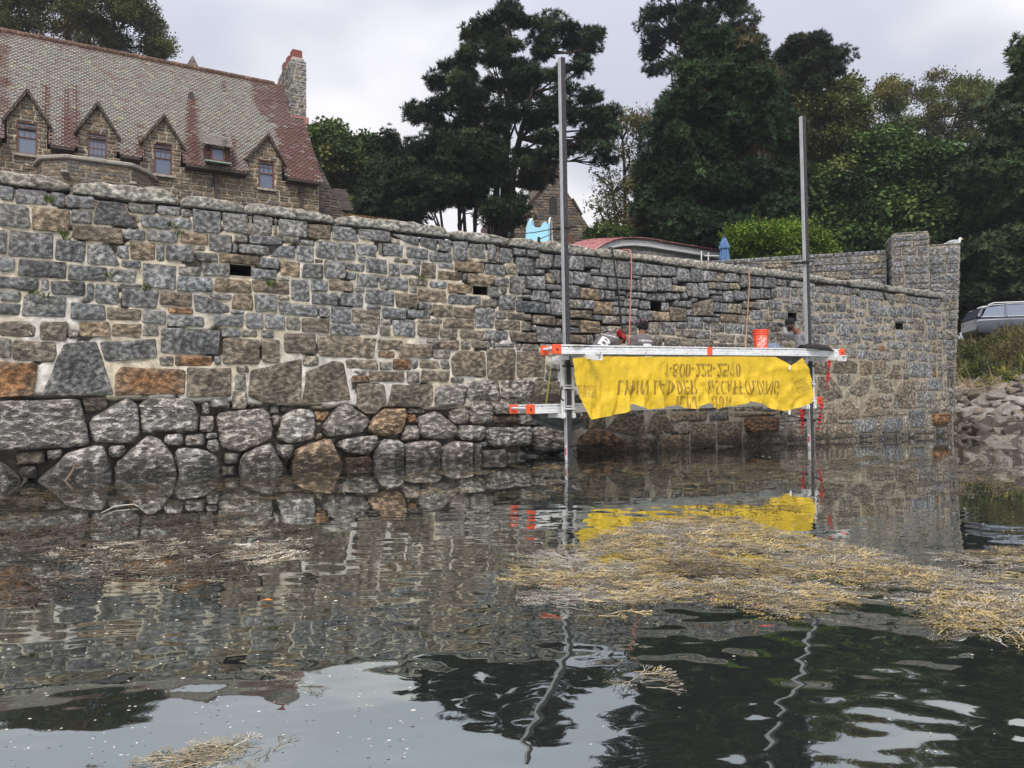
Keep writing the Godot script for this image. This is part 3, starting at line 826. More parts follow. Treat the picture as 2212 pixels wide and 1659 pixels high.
		for k in 4:
			var n4 = (k + 1) % 4
			g.face([Vector3(b4[k].x, b4[k].y, zo - 0.002), Vector3(b4[n4].x, b4[n4].y, zo - 0.002), Vector3(o4[n4].x, o4[n4].y, zo), Vector3(o4[k].x, o4[k].y, zo)])
			dh.face([Vector3(o4[k].x, o4[k].y, -0.010), Vector3(o4[n4].x, o4[n4].y, -0.010), Vector3(o4[n4].x, o4[n4].y, -0.84), Vector3(o4[k].x, o4[k].y, -0.84)])
		dh.face([Vector3(lo.x, lo.y, -0.84), Vector3(hi.x, lo.y, -0.84), Vector3(hi.x, hi.y, -0.84), Vector3(lo.x, hi.y, -0.84)])
		tag(put("drain_hole", dh, M.dark, wall), "square drain hole through the wall")
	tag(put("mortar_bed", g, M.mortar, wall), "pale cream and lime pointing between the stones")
	# the body of the wall behind its face
	var core := Geo.new()
	core.col = Color(0.3, 0.28, 0.25)
	core.box(Vector3((x_0 + x_1) / 2, 1.45, -1.02), Vector3(x_1 - x_0, 4.2, 0.3))
	core.box(Vector3(x_1 - 0.06, 1.55, -0.5), Vector3(0.1, 4.1, 0.9))
	core.box(Vector3(x_0 + 0.06, 1.6, -0.5), Vector3(0.1, 4.2, 0.9))
	put("wall_core", core, M.mortar, wall)
	# weeds rooted in the joints
	var xf = []
	var cols = []
	for sp in [[68, 80], [93, 148], [99, 160], [250, 132], [262, 150], [342, 240], [355, 222], [396, 254], [330, 262], [215, 262], [160, 235], [50, 270], [62, 285], [560, 255], [612, 240], [700, 260]]:
		var p2 = wall_pt((sp[0] * 2.7 / 1.0) / SW * 1.0, (640 + sp[1] * 1.9) / SW)
		var in_hole = false
		for hl in holes:
			if hl.grow(0.12).has_point(p2): in_hole = true
		if in_hole: continue
		for k in 9:
			var s = rng.randf_range(0.015, 0.04)
			xf.append(Transform3D(Basis.from_euler(Vector3(rng.randf_range(-0.6, 0.9), rng.randf() * TAU, rng.randf_range(-0.6, 0.6))).scaled(Vector3(s, s, s) * 6.0), Vector3(p2.x + rng.randf_range(-0.07, 0.07), p2.y + rng.randf_range(-0.04, 0.03), 0.02)))
			cols.append(Color(0.10, 0.15, 0.035) * rng.randf_range(0.7, 1.4))
	tag(many("weeds", grass_blade(), M.leaf, xf, cols, wall), "green weeds growing from the joints", "", "", "stuff")

func grass_blade(n := 5, wide := 0.035) -> Mesh:
	var g := Geo.new()
	for k in n:
		var a = TAU * k / n + k * k
		var d = Vector3(cos(a), 0, sin(a))
		var s = Vector3(-d.z, 0, d.x) * wide
		var b0 = g.p(-s); var b1 = g.p(s)
		var m0 = g.p(Vector3(0, 0.3, 0) + d * (0.06 + 0.02 * (k % 4)) - s); var m1 = g.p(Vector3(0, 0.3, 0) + d * (0.06 + 0.02 * (k % 4)) + s)
		var t0 = g.p(Vector3(0, 0.5 - 0.04 * (k % 3), 0) + d * (0.16 + 0.05 * (k % 4)))
		g.q(b0, b1, m1, m0); g.t(m0, m1, t0)
	return g.mesh()

func coping_into(g: Geo, pl: PackedVector2Array, _raw: PackedVector2Array) -> void:   # a long slab: pitched front, top painted paler as if lit from above, 0.75 m deep
	var b = bounds(pl)
	var n = maxi(4, int(b.size.x / 0.12))
	var lo = []; var hi = []
	for k in n + 1:
		var x = b.position.x + b.size.x * clampf(float(k) / n, 0.004, 0.996)
		var y0 = 1e9; var y1 = -1e9
		for j in pl.size():
			var a = pl[j]; var e = pl[(j + 1) % pl.size()]
			if (a.x - x) * (e.x - x) <= 0 and absf(a.x - e.x) > 1e-6:
				var y = lerpf(a.y, e.y, (x - a.x) / (e.x - a.x))
				y0 = minf(y0, y); y1 = maxf(y1, y)
		lo.append(Vector2(x, y0)); hi.append(Vector2(x, y1))
	var fade = func(k): return minf(1.0, minf(k, n - k) / 1.0)
	var base = g.v.size()
	var col = tone("c", 0.12)
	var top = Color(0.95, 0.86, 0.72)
	for k in n + 1:
		var x = lo[k].x
		var y0 = lo[k].y + rng.randf_range(-0.008, 0.008); var y1 = hi[k].y
		var nn = wall_n.get_noise_2d(x * 2.2, 5.0); var nf = wall_f.get_noise_2d(x * 7.0, 2.0)
		var z = 0.050 + 0.018 * nn + 0.012 * nf
		var e = fade.call(k)
		z = lerpf(0.02, z, 0.5 + 0.5 * e)
		y1 += 0.03 * nf + 0.022 * nn - 0.015 * (1.0 - e)
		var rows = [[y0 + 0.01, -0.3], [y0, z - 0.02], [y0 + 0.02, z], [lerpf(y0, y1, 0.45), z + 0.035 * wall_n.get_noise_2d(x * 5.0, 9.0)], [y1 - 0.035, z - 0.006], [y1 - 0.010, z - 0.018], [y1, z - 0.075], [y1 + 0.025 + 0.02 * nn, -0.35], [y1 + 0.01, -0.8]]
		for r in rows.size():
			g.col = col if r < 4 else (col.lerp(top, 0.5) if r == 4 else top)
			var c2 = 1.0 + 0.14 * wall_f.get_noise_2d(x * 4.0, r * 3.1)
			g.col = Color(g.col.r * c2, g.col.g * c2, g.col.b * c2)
			g.p(Vector3(x, rows[r][0], rows[r][1]))
	for k in n:
		for r in 8:
			var a0 = base + k * 9 + r
			g.q(a0, a0 + 9, a0 + 10, a0 + 1)
	for sd in [0, n]:
		for r in range(1, 7):
			var a0 = base + sd * 9 + r
			var a2 = base + sd * 9
			if sd == 0: g.t(a2, a0, a0 + 1)
			else: g.t(a2, a0 + 1, a0)
# ---------------------------------------------------------------- ground and water
func land(s: float, p: float) -> float:      # height of the ground in the wall's own plan
	var q = ((s - 14.3) * 4.6 + p * 5.3) / 7.02
	var ds = maxf(0.0, s - 14.3)
	var shore = clampf(-0.35 + 0.38 * q + 0.24 * ds, -1.4, 3.1)
	var rough = 0.12 * wall_n.get_noise_2d(s * 0.5, p * 0.5)
	if shore < 3.0: shore += rough
	var hill = clampf((-p - 45.0) * 0.03, 0, 1.2)
	var terrace = 3.85 + hill
	var back = smoothstep(14.2, 15.6, s)
	if p < -0.8: return lerpf(terrace, maxf(shore, minf(3.1, 0.9 + (-p) * 0.2)) + hill, back)
	if s < 14.2: return -1.4 if q < 0.2 else minf(shore, 0.3)
	return shore

func build_ground() -> void:
	var ss = []; var pp = []
	var x = -90.0
	while x < 130.0:
		ss.append(x)
		x += 0.5 if x > 8 and x < 34 else (2.0 if x > -30 and x < 60 else 8.0)
	var y = 9.0
	while y > -150.0:
		pp.append(y)
		y -= 0.5 if y > -14 else (2.0 if y > -60 else 8.0)
	var g := Geo.new()
	for a in pp:
		for b in ss: g.p(FW * Vector3(b, land(b, a), a))
	var n = ss.size()
	for j in pp.size() - 1:
		for k in n - 1:
			var a0 = j * n + k
			g.q(a0, a0 + 1, a0 + n + 1, a0 + n)
	tag(put("ground", g, M.soil), "", "", "", "structure")

func wave(x: float, z: float) -> Vector3:       # (height, slope in x, slope in z): small wind ripples, calmer under the wall
	var d = Vector2(x, z + 1.0).length()
	var calm = smoothstep(8.5, 3.2, d) * 0.965 + 0.035
	calm *= 0.35 + 0.9 * clampf(0.55 + 0.9 * wall_n.get_noise_2d(x * 0.22 + 4.0, z * 0.3), 0, 1)
	calm *= lerpf(0.25, 1.25, smoothstep(-3.0, 1.5, x))
	var o = Vector3.ZERO
	for k in 11:
		var ang = -1.45 + 0.40 * sin(k * 2.4) + (0.35 if k % 3 == 0 else 0.0)
		var wl = 0.95 * pow(0.80, k)
		var kx = cos(ang) * TAU / wl; var kz = sin(ang) * TAU / wl
		var ph = kx * x + kz * z + k * 1.7 + 5.0 * wall_n.get_noise_2d(x * 0.6 + k * 3.0, z * 0.7)
		var am = 0.0016 * wl * calm
		o.x += am * sin(ph)
		o.y += am * kx * cos(ph)
		o.z += am * kz * cos(ph)
	# rings spreading from the right pole
	var c = Vector2(x - 5.2, z + 8.2)
	var r = c.length()
	var ra = 0.0007 * exp(-pow((r - 5.0) / 2.2, 2)) * smoothstep(-1.0, 2.0, x)
	o.x += ra * sin(r * 27.0)
	if r > 0.01:
		o.y += ra * 27.0 * cos(r * 27.0) * c.x / r
		o.z += ra * 27.0 * cos(r * 27.0) * c.y / r
	# the slow swell of our own boat lifts and tilts the near water
	var t = smoothstep(-3.5, -2.4, z)
	var left = smoothstep(1.3, -0.4, x)
	o.y -= 0.05 * t
	o.z -= t * (0.03 + 0.05 * left)
	o.x -= 0.03 * t * left
	return o

func build_water() -> void:
	var g := Geo.new()
	var nr := PackedVector3Array()
	var rows = []
	var z = 0.9
	while z < 34.0:
		rows.append(z)
		z *= 1.0105
		if z > 9.0: z *= 1.02
	var nx = 360
	for zz in rows:
		var half = zz * 0.95 + 3.0
		for k in nx + 1:
			var x = lerpf(-half, half + 2.0, float(k) / nx)
			var w = wave(x, -zz)
			g.p(Vector3(x, w.x, -zz))
			nr.append(Vector3(-w.y, 1.0, -w.z).normalized())
	for j in rows.size() - 1:
		for k in nx:
			var a0 = j * (nx + 1) + k
			g.q(a0, a0 + 1, a0 + nx + 2, a0 + nx + 1)
	var m = mat(L(0.385, 0.42, 0.39), 0.02, 0.97)
	m.metallic_specular = 0.5
	var o = inst("water", g.mesh(nr), m, self)
	tag(o, "", "", "", "structure")
	var far := Geo.new()
	far.box(Vector3(0, -0.06, -10), Vector3(160, 0.05, 90))
	tag(put("water_beyond", far, m), "", "", "", "structure")

# ---------------------------------------------------------------- piers and parapet at the far corner
func block_pier(o: Node3D, x0: float, x1: float, z0: float, z1: float, y0: float, y1: float, lean_r := 0.0, lean_f := 0.0) -> void:
	var core := Geo.new()
	core.col = Color(0.46, 0.40, 0.32)
	var top = [Vector3(x0, y1, z0), Vector3(x1 + lean_r, y1, z0), Vector3(x1 + lean_r, y1, z1 + lean_f), Vector3(x0, y1, z1 + lean_f)]
	var bot = [Vector3(x0, y0, z0), Vector3(x1, y0, z0), Vector3(x1, y0, z1), Vector3(x0, y0, z1)]
	core.face([top[3], top[2], top[1], top[0]])
	for k in 4: core.face([bot[(k + 1) % 4], bot[k], top[k], top[(k + 1) % 4]])
	put("mortar_core", core, M.mortar, o)
	var h = y1 - y0
	var faces = [[bot[3], bot[2], top[3], top[2]], [bot[0], bot[3], top[0], top[3]], [bot[2], bot[1], top[2], top[1]]]
	for f in faces:
		var w = f[0].distance_to(f[1])
		var S = rubble(Rect2(0, 0, w, h - 0.02), Vector2(0.2, 0.34), Vector2(0.25, 0.6), 0.028)
		for q in S:
			q.k = "g"
		var ex = (f[1] - f[0]).normalized()
		var up = (f[2] - f[0]).normalized()
		var widen = (f[2].distance_to(f[3]) / w - 1.0) / h
		for q in S:
			var np := PackedVector2Array()
			for a in q.p: np.append(Vector2(a.x * (1.0 + widen * a.y), a.y))
			q.p = np
		lay(o, S, M.granite, -0.03, 0.028, 0.012, 0.014, ["g", "g", "g", "g", "b"], 200, Transform3D(Basis(ex, up, ex.cross(up)), f[0]))
	var tp := Geo.new()
	tp.col = Color(0.42, 0.40, 0.37)
	tp.box(Vector3((x0 + x1 + lean_r) / 2, y1 + 0.03, (z0 + z1 + lean_f) / 2), Vector3(x1 + lean_r - x0 - 0.02, 0.06, z1 + lean_f - z0 - 0.02), Basis.IDENTITY, 0.02)
	put("top_bed", tp, M.granite, o)

func build_piers() -> void:
	var a = onto(FP, 1927, 508, 0.35); var b = onto(FP, 2006, 508, 0.35)
	var p1 = thing("stone_pier", FP, "square grey granite gate pier standing behind the coping, taller one", "pier")
	block_pier(p1, a.x, b.x, 0.35 - (b.x - a.x) * 0.95, 0.35, 3.7, a.y)
	var c = onto(FP, 2004, 535, -0.3); var d = onto(FP, 2054, 850, -0.3); var e = onto(FP, 2071, 540, -0.3)
	var p2 = thing("corner_buttress", FP, "grey granite corner buttress at the wall's end, flaring outwards to its top", "buttress")
	block_pier(p2, c.x, d.x, -1.4, -0.3, -0.5, c.y, e.x - d.x, 0.16)
	var wl = thing("parapet_wall", FP, "low grey granite parapet wall running back left from the pier", "wall")
	var r = onto(FP, 1914, 539, 0.0); var l = onto(FP, 1500, 565, 0.0)
	var core := Geo.new()
	core.col = Color(0.47, 0.41, 0.33)
	core.box(Vector3((l.x + r.x) / 2, (3.7 + r.y) / 2 - 0.05, -0.25), Vector3(r.x - l.x, r.y - 3.7 - 0.1, 0.46))
	put("mortar_core", core, M.mortar, wl)
	var S = rubble(Rect2(l.x, 3.9, r.x - l.x, r.y - 3.9), Vector2(0.17, 0.3), Vector2(0.25, 0.62), 0.026)
	lay(wl, S, M.granite, -0.05, 0.015, 0.012, 0.014, ["g", "g", "g", "g", "g", "t"], 300)
	# a gull on the buttress
	var gp = onto(FP, 2062, 527, -0.6)
	var gull = thing("gull", FP * Transform3D(Basis.IDENTITY, Vector3(gp.x, c.y + 0.06, -0.6)), "small white gull sitting on top of the corner buttress", "bird")
	var g := Geo.new()
	g.col = Color(0.8, 0.8, 0.8)
	g.ball(Vector3(0, 0.09, 0), Vector3(0.17, 0.075, 0.08), 7, Basis(Vector3.BACK, 0.12))
	g.ball(Vector3(0.15, 0.19, 0), Vector3(0.05, 0.045, 0.042), 6)
	g.tube([Vector3(0.1, 0.11, 0), Vector3(0.14, 0.17, 0)], [0.05, 0.036], 7)
	g.tube([Vector3(-0.12, 0.08, 0), Vector3(-0.28, 0.07, 0)], [0.05, 0.012], 6)
	put("body", g, M.paint, gull)
	var bk := Geo.new()
	bk.col = Color(0.7, 0.4, 0.05)
	bk.tube([Vector3(0.19, 0.19, 0), Vector3(0.245, 0.18, 0)], [0.014, 0.003], 5)
	for s in [-1, 1]: bk.tube([Vector3(0.01, 0.04, 0.03 * s), Vector3(0.02, -0.03, 0.03 * s)], [0.007], 4)
	put("beak_and_feet", bk, M.paint, gull)
	var wg := Geo.new()
	wg.col = Color(0.42, 0.44, 0.47)
	for s in [-1, 1]: wg.ball(Vector3(-0.05, 0.115, 0.062 * s), Vector3(0.17, 0.05, 0.024), 6, Basis(Vector3.BACK, 0.1))
	put("wings", wg, M.paint, gull)
# ---------------------------------------------------------------- the stone house
var tile_xf := []
var tile_col := []
func tile_mesh(w: float, l: float) -> Mesh:
	var g := Geo.new()
	g.box(Vector3.ZERO, Vector3(w, l, 0.013), Basis.IDENTITY, 0.0)
	return g.mesh()
func tiles_on(o: Vector3, ex: Vector3, ey: Vector3, w: float, h: float, step: Vector2, inside: Callable, paint: Callable) -> void:   # courses of tiles over a sloping plane
	var nz = ex.cross(ey).normalized()
	var rows = int(h / step.y)
	for r in rows + 1:
		var n = int(w / step.x)
		for k in n + 1:
			var u = (k + (0.5 if r % 2 else 0.0)) * step.x
			var v = r * step.y
			var p = o + ex * u + ey * v
			if not inside.call(p): continue
			var b = Basis(ex, ey, nz)
			b = Basis(ex, -0.075 + rng.randf_range(-0.02, 0.02)) * b
			b = Basis(nz, rng.randf_range(-0.015, 0.015)) * b
			tile_xf.append(Transform3D(b, p + nz * (0.03 + rng.randf_range(0.0, 0.012))))
			tile_col.append(paint.call(p))

func sash(parent: Node, x0: float, x1: float, y0: float, y1: float, z: float, cols: int, rows: int, half := true, called := "window") -> void:
	var f := Geo.new()
	var t = 0.055
	f.box(Vector3((x0 + x1) / 2, y1 - t / 2, z), Vector3(x1 - x0, t, 0.09), Basis.IDENTITY, 0.008)
	f.box(Vector3((x0 + x1) / 2, y0 + t / 2, z), Vector3(x1 - x0, t, 0.11), Basis.IDENTITY, 0.008)
	for x in [x0 + t / 2, x1 - t / 2]: f.box(Vector3(x, (y0 + y1) / 2, z), Vector3(t, y1 - y0 - 2 * t, 0.09), Basis.IDENTITY, 0.008)
	var w = put(called, f, M.frame, parent)
	var mid = lerpf(y0, y1, 0.53)
	var b := Geo.new()
	var xa = x0 + t; var xb = x1 - t; var ya = y0 + t; var yb = y1 - t
	if half: b.box(Vector3((xa + xb) / 2, mid, z - 0.005), Vector3(xb - xa, 0.035, 0.05))
	var lo = mid if half else ya
	for k in range(1, cols): b.box(Vector3(lerpf(xa, xb, float(k) / cols), (lo + yb) / 2, z - 0.012), Vector3(0.016, yb - lo, 0.03))
	for k in range(1, rows): b.box(Vector3((xa + xb) / 2, lerpf(lo, yb, float(k) / rows), z - 0.015), Vector3(xb - xa, 0.016, 0.026))
	if b.v.size(): put("glazing_bars", b, M.frame, w)
	for part in ([[ya, mid - 0.01], [mid + 0.01, yb]] if half else [[ya, yb]]):
		var g := Geo.new()
		g.box(Vector3((xa + xb) / 2, (part[0] + part[1]) / 2, z - 0.03), Vector3(xb - xa, part[1] - part[0], 0.012))
		put("pane", g, M.glass, w)

func build_house() -> void:
	var h = thing("stone_house", FH, "long brown stone house with lichened red tile roof and gabled dormers", "house")
	var zr = -3.7
	var ridge = onto(FH, 600, 185, zr).y
	var eave = onto(FH, 560, 374, 0.42).y
	var s1 = onto(FH, 693, 402, 0.42).x
	var s1r = onto(FH, 617, 192, zr).x
	var s0 = -27.0
	var wall_end = onto(FH, 689, 430, 0.0).x
	print("house: ridge ", ridge, " eave ", eave, " right eave ", s1, " right ridge ", s1r, " left ridge y ", onto(FH, 0, 68, zr).y)
	s1r = s1 - 0.15
	# walls
	var dorm = []
	for d in [[59, 197, 10, 257, 106, 268], [211, 225, 165, 282, 256, 295], [354, 252, 306, 304, 395, 316], [579, 292, 533, 341, 613, 350]]:
		var ap = onto(FH, d[0], d[1], 0.05); var l = onto(FH, d[2], d[3], 0.05); var r = onto(FH, d[4], d[5], 0.05)
		dorm.append([l.x, r.x, (l.y + r.y) / 2, ap.x, ap.y])
	var w4 = (dorm[2][1] - dorm[2][0])
	for k in range(1, 3): dorm.append([dorm[0][0] - 3.1 * k, dorm[0][0] - 3.1 * k + w4, dorm[0][2], dorm[0][0] - 3.1 * k + w4 / 2, dorm[0][4]])
	var outlines = [PackedVector2Array([Vector2(s0, 3.6), Vector2(wall_end, 3.6), Vector2(wall_end, eave - 0.05), Vector2(s0, eave - 0.05)])]
	for d in dorm: outlines.append(PackedVector2Array([Vector2(d[0] + 0.06, eave - 0.05), Vector2(d[1] - 0.06, eave - 0.05), Vector2(d[1] - 0.06, d[2]), Vector2(d[3], d[4] - 0.09), Vector2(d[0] + 0.06, d[2])]))
	var wins = []
	for w in [[35, 263, 81, 334], [189, 287, 232, 352], [332, 309, 372, 378], [558, 345, 593, 408]]:
		var a = onto(FH, w[0], (w[1] + w[3]) / 2.0 - 1, 0.0); var b = onto(FH, w[2], (w[1] + w[3]) / 2.0 + 1, 0.0)
		wins.append(Rect2(a.x, onto(FH, (w[0] + w[2]) / 2.0, w[3], 0).y, b.x - a.x, onto(FH, (w[0] + w[2]) / 2.0, w[1], 0).y - onto(FH, (w[0] + w[2]) / 2.0, w[3], 0).y))
	for k in range(4, 6): wins.append(Rect2(dorm[k][3] - wins[2].size.x / 2, wins[2].position.y, wins[2].size.x, wins[2].size.y))
	var drop = []
	for r in wins: drop.append(PackedVector2Array([r.position - Vector2(0.0, 0.1), Vector2(r.end.x, r.position.y - 0.1), r.end, Vector2(r.position.x, r.end.y)]))
	var wall := Geo.new()
	wall.col = Color(0.74, 0.65, 0.51)
	var solid = Geometry2D.merge_polygons(outlines[0], outlines[1])
	var body = [outlines[0]]
	for k in range(1, outlines.size()): body.append(outlines[k])
	for pl in body:
		# the wall is built round its openings
		var got = [pl]
		for dp in drop:
			var cx = (dp[0].x + dp[1].x) / 2
			var nx = []
			for a in got:
				var lft = Geometry2D.intersect_polygons(a, PackedVector2Array([Vector2(-99, 0), Vector2(cx, 0), Vector2(cx, 40), Vector2(-99, 40)]))
				var rgt = Geometry2D.intersect_polygons(a, PackedVector2Array([Vector2(cx, 0), Vector2(99, 0), Vector2(99, 40), Vector2(cx, 40)]))
				for b in lft: nx.append_array(Geometry2D.clip_polygons(b, dp))
				for b in rgt: nx.append_array(Geometry2D.clip_polygons(b, dp))
			got = nx
		for a in got: wall.slab(a, -0.3, -0.012)
	put("wall", wall, M.mortar, h)
	var S = []
	var vis = 7.6
	S.append_array(rubble(Rect2(s0 + 3.0, vis, wall_end - s0 - 3.0, eave - 0.06 - vis), Vector2(0.12, 0.22), Vector2(0.25, 0.7), 0.034, [], drop))
	for k in range(1, outlines.size()): S.append_array(rubble(bounds(outlines[k]), Vector2(0.12, 0.22), Vector2(0.22, 0.5), 0.034, [outlines[k]], drop))
	lay(h, S, M.house_stone, -0.05, 0.012, 0.012, 0.014, ["b", "t", "t", "t", "g", "t", "b"], 300)
	for k in wins.size():
		var r = wins[k]
		sash(h, r.position.x, r.end.x, r.position.y, r.end.y, -0.06, 3 if k != 1 else 4, 2 if k != 1 else 4, k != 1)
		var si := Geo.new()
		si.box(Vector3(r.get_center().x, r.position.y - 0.05, 0.03), Vector3(r.size.x + 0.12, 0.09, 0.2), Basis.IDENTITY, 0.012)
		if k != 1: put("sill", si, M.sill, h)
	# main roof
	var up = Vector3(0, ridge - eave, zr - 0.42)
	var len = up.length()
	var ey = up / len
	var roof := Geo.new()
	roof.col = Color(0.25, 0.16, 0.13)
	for a in [[s0, s1]]:
		# the sheet behind the tiles, split round the dormers
		var x = s0
		var cuts = []
		for d in dorm: cuts.append([d[0] + 0.02, d[1] - 0.02])
		cuts.sort_custom(func(p, q): return p[0] < q[0])
		var y_d = dorm[0][2]
		var zlow = 0.42 + (y_d - eave) / (ridge - eave) * (zr - 0.42)
		for c in cuts + [[s1, s1]]:
			roof.face([Vector3(x, eave, 0.42), Vector3(c[0], eave, 0.42), Vector3(c[0], ridge, zr), Vector3(x, ridge, zr)])
			if c[1] > c[0]:
				var t0 = clampf((0.42 - 0.0) / (0.42 - zr), 0, 1)
				roof.face([Vector3(c[0], lerpf(eave, ridge, t0), 0.0), Vector3(c[1], lerpf(eave, ridge, t0), 0.0), Vector3(c[1], ridge, zr), Vector3(c[0], ridge, zr)])
			x = c[1]
	roof.face([Vector3(s1, ridge, zr), Vector3(s0, ridge, zr), Vector3(s0, eave, 2 * zr), Vector3(s1, eave, 2 * zr)].duplicate())
	var rf = put("roof", roof, M.tile, h)
	var inside = func(p):
		if p.x > s1 - 0.02: return false
		for d in dorm:
			if p.x > d[0] - 0.02 and p.x < d[1] + 0.02:
				var hh = d[4] - absf(p.x - d[3]) / maxf(0.1, (d[1] - d[0]) / 2) * (d[4] - d[2])
				if p.y < hh: return false
		return true
	var sk = [[300, 555, 900, 14, 22], [433, 580, 940, 10, 40], [488, 555, 940, 12, 26], [905, 810, 1000, 6, 26], [1245, 650, 1075, 26, 62], [1455, 870, 1100, 8, 24], [1510, 880, 1110, 8, 24], [380, 290, 360, 8, 8], [1450, 530, 610, 16, 6]]
	var paint = func(p):
		var w = FH * p
		var px = pixel(w) * 3.0
		var red = 0.0
		var n = wall_n.get_noise_2d(p.x * 0.9, p.y * 1.3)
		for q in sk:
			if px.y > q[1] and px.y < q[2]:
				var hw = lerpf(q[3], q[4], (px.y - q[1]) / (q[2] - q[1]))
				red = maxf(red, smoothstep(hw * 1.35, hw * 0.6, absf(px.x - q[0])))
		var edge = lerpf(1625, 1720, clampf((px.y - 545) / 300.0, 0, 1)) + (70 if px.y > 800 else 0) + 40.0 * n
		if px.x > edge: red = maxf(red, 0.80 + (0.2 if px.y > 820 else 0.0))
		red = maxf(red, smoothstep(0.9, 0.1, p.y - eave) * (0.7 + n) * (0.9 if px.x < 1620 else 0.0))
		red = maxf(red, smoothstep(0.25, 0.05, ridge - p.y) * 0.8)
		if px.x < 60: red = maxf(red, 0.6 + n)
		red = clampf(red + rng.randf_range(-0.07, 0.07) + 0.14 * maxf(0.0, n), 0, 1)
		if rng.randf() < 0.12: red *= rng.randf()
		var grey = Color(0.44, 0.42, 0.385).lerp(Color(0.34, 0.315, 0.285), rng.randf() * rng.randf())
		if rng.randf() < 0.05: grey = Color(0.55, 0.55, 0.38)
		elif rng.randf() < 0.10: grey = Color(0.36, 0.25, 0.21)
		var rd = Color(0.25, 0.115, 0.092).lerp(Color(0.18, 0.08, 0.066), rng.randf())
		return grey.lerp(rd, red) * 2.0
	tile_xf = []; tile_col = []
	tiles_on(Vector3(s0 + 2.0, eave, 0.42), Vector3.RIGHT, ey, s1 - s0 - 2.0, len, Vector2(0.165, 0.105), inside, paint)
	# dormer roofs
	for d in dorm:
		var dr := Geo.new()
		dr.col = Color(0.25, 0.16, 0.13)
		var zr_at = func(y): return 0.42 + (y - eave) / (ridge - eave) * (zr - 0.42) - 0.25
		var apf = Vector3(d[3], d[4], 0.12); var apb = Vector3(d[3], d[4], zr_at.call(d[4]))
		for sd in 2:
			var bx = d[0] - 0.06 if sd == 0 else d[1] + 0.06
			var yb = d[2] - 0.08
			var lf = Vector3(bx, yb, 0.12); var lb = Vector3(bx, yb, zr_at.call(yb))
			if sd == 0: dr.face([lf, apf, apb, lb])
			else: dr.face([apf, lf, lb, apb])
			# cheek
			if sd == 0: dr.face([Vector3(d[0] + 0.07, eave - 0.2, -0.02), Vector3(d[0] + 0.07, d[2], -0.02), Vector3(d[0] + 0.07, d[2], zr_at.call(d[2]))])
			else: dr.face([Vector3(d[1] - 0.07, eave - 0.2, -0.02), Vector3(d[1] - 0.07, d[2], zr_at.call(d[2])), Vector3(d[1] - 0.07, d[2], -0.02)])
			var upv = (apf - lf)
			var ln = upv.length()
			var exx = Vector3.BACK if sd == 1 else Vector3.FORWARD
			var o = lf if sd == 1 else lf
			var dep = 0.12 - zr_at.call(d[4])
			var dd = d
			if sd == 1: tiles_on(Vector3(lf.x, lf.y, 0.12 - dep), Vector3.BACK, upv / ln, dep, ln, Vector2(0.165, 0.105), func(p): return p.z > zr_at.call(p.y), paint)
			else: tiles_on(lf, Vector3.FORWARD, upv / ln, dep, ln, Vector2(0.165, 0.105), func(p): return p.z > zr_at.call(p.y), paint)
		put("dormer_roof", dr, M.tile, h)
		var cp := Geo.new()
		cp.col = Color(0.24, 0.205, 0.165)
		for sd in 2:
			var bx = d[0] - 0.05 if sd == 0 else d[1] + 0.05
			var a = Vector3(bx, d[2] - 0.09, 0.07); var b = Vector3(d[3], d[4] + 0.02, 0.07)
			var dir = (b - a).normalized()
			cp.box((a + b) / 2, Vector3(a.distance_to(b) + 0.05, 0.075, 0.2), Basis(dir, dir.cross(Vector3.BACK) * -1.0, Vector3.BACK), 0.01)
		put("gable_coping", cp, M.house_stone, h)
	# the small flat dormer
	var fa = onto(FH, 451, 325, 0.1); var fb = onto(FH, 481, 358, 0.1)
	var fd := Geo.new()
	fd.col = Color(0.2, 0.08, 0.06)
	var t_mid = 0.42 + (fa.y - eave) / (ridge - eave) * (zr - 0.42)
	fd.box(Vector3(fa.x - 0.09, (fa.y + fb.y) / 2, t_mid + 0.35), Vector3(0.17, fa.y - fb.y + 0.1, 0.75))
	fd.box(Vector3(fb.x + 0.09, (fa.y + fb.y) / 2, t_mid + 0.35), Vector3(0.17, fa.y - fb.y + 0.1, 0.75))
	put("dormer_cheeks", fd, M.tile, h)
	sash(h, fa.x, fb.x, fb.y, fa.y, t_mid + 0.66, 1, 1, false)
	var ap := Geo.new()
	ap.col = Color(0.27, 0.36, 0.32)
	ap.box(Vector3((fa.x + fb.x) / 2, fb.y - 0.05, t_mid + 0.72), Vector3(fb.x - fa.x + 0.4, 0.045, 0.2))
	put("dormer_apron", ap, M.paint, h)
	var ftop = onto(FH, 440, 302, t_mid - 0.2)
	var o3 = Vector3(fa.x - 0.25, fa.y + 0.03, t_mid + 0.8)
	var e3 = Vector3(0, 0.75, -1.15).normalized()
	tiles_on(o3, Vector3.RIGHT, e3, fb.x - fa.x + 0.5, 1.2, Vector2(0.165, 0.105), func(p): return true, paint)
	tag(many("roof_tile", tile_mesh(0.1635, 0.16), M.tile, tile_xf, tile_col, h), "courses of small clay tiles, grey with lichen", "", "", "stuff")
	# ridge tiles, verge, vent pipe
	var k = s0
	while k < s1 - 0.9:
		var rg := Geo.new()
		rg.col = Color(0.36, 0.2, 0.14) * rng.randf_range(0.8, 1.25)
		rg.tube([Vector3(k, ridge + 0.02, zr), Vector3(k + 0.44, ridge + 0.02, zr)], [0.13, 0.12], 8)
		put("ridge_tile", rg, M.tile, h)
		k += 0.45
	var vp = onto(FH, 413, 205, -1.6)
	var tv = 0.42 + (vp.y - eave) / (ridge - eave) * (zr - 0.42)
	vp = onto(FH, 413, 210, tv)
	var vg := Geo.new()
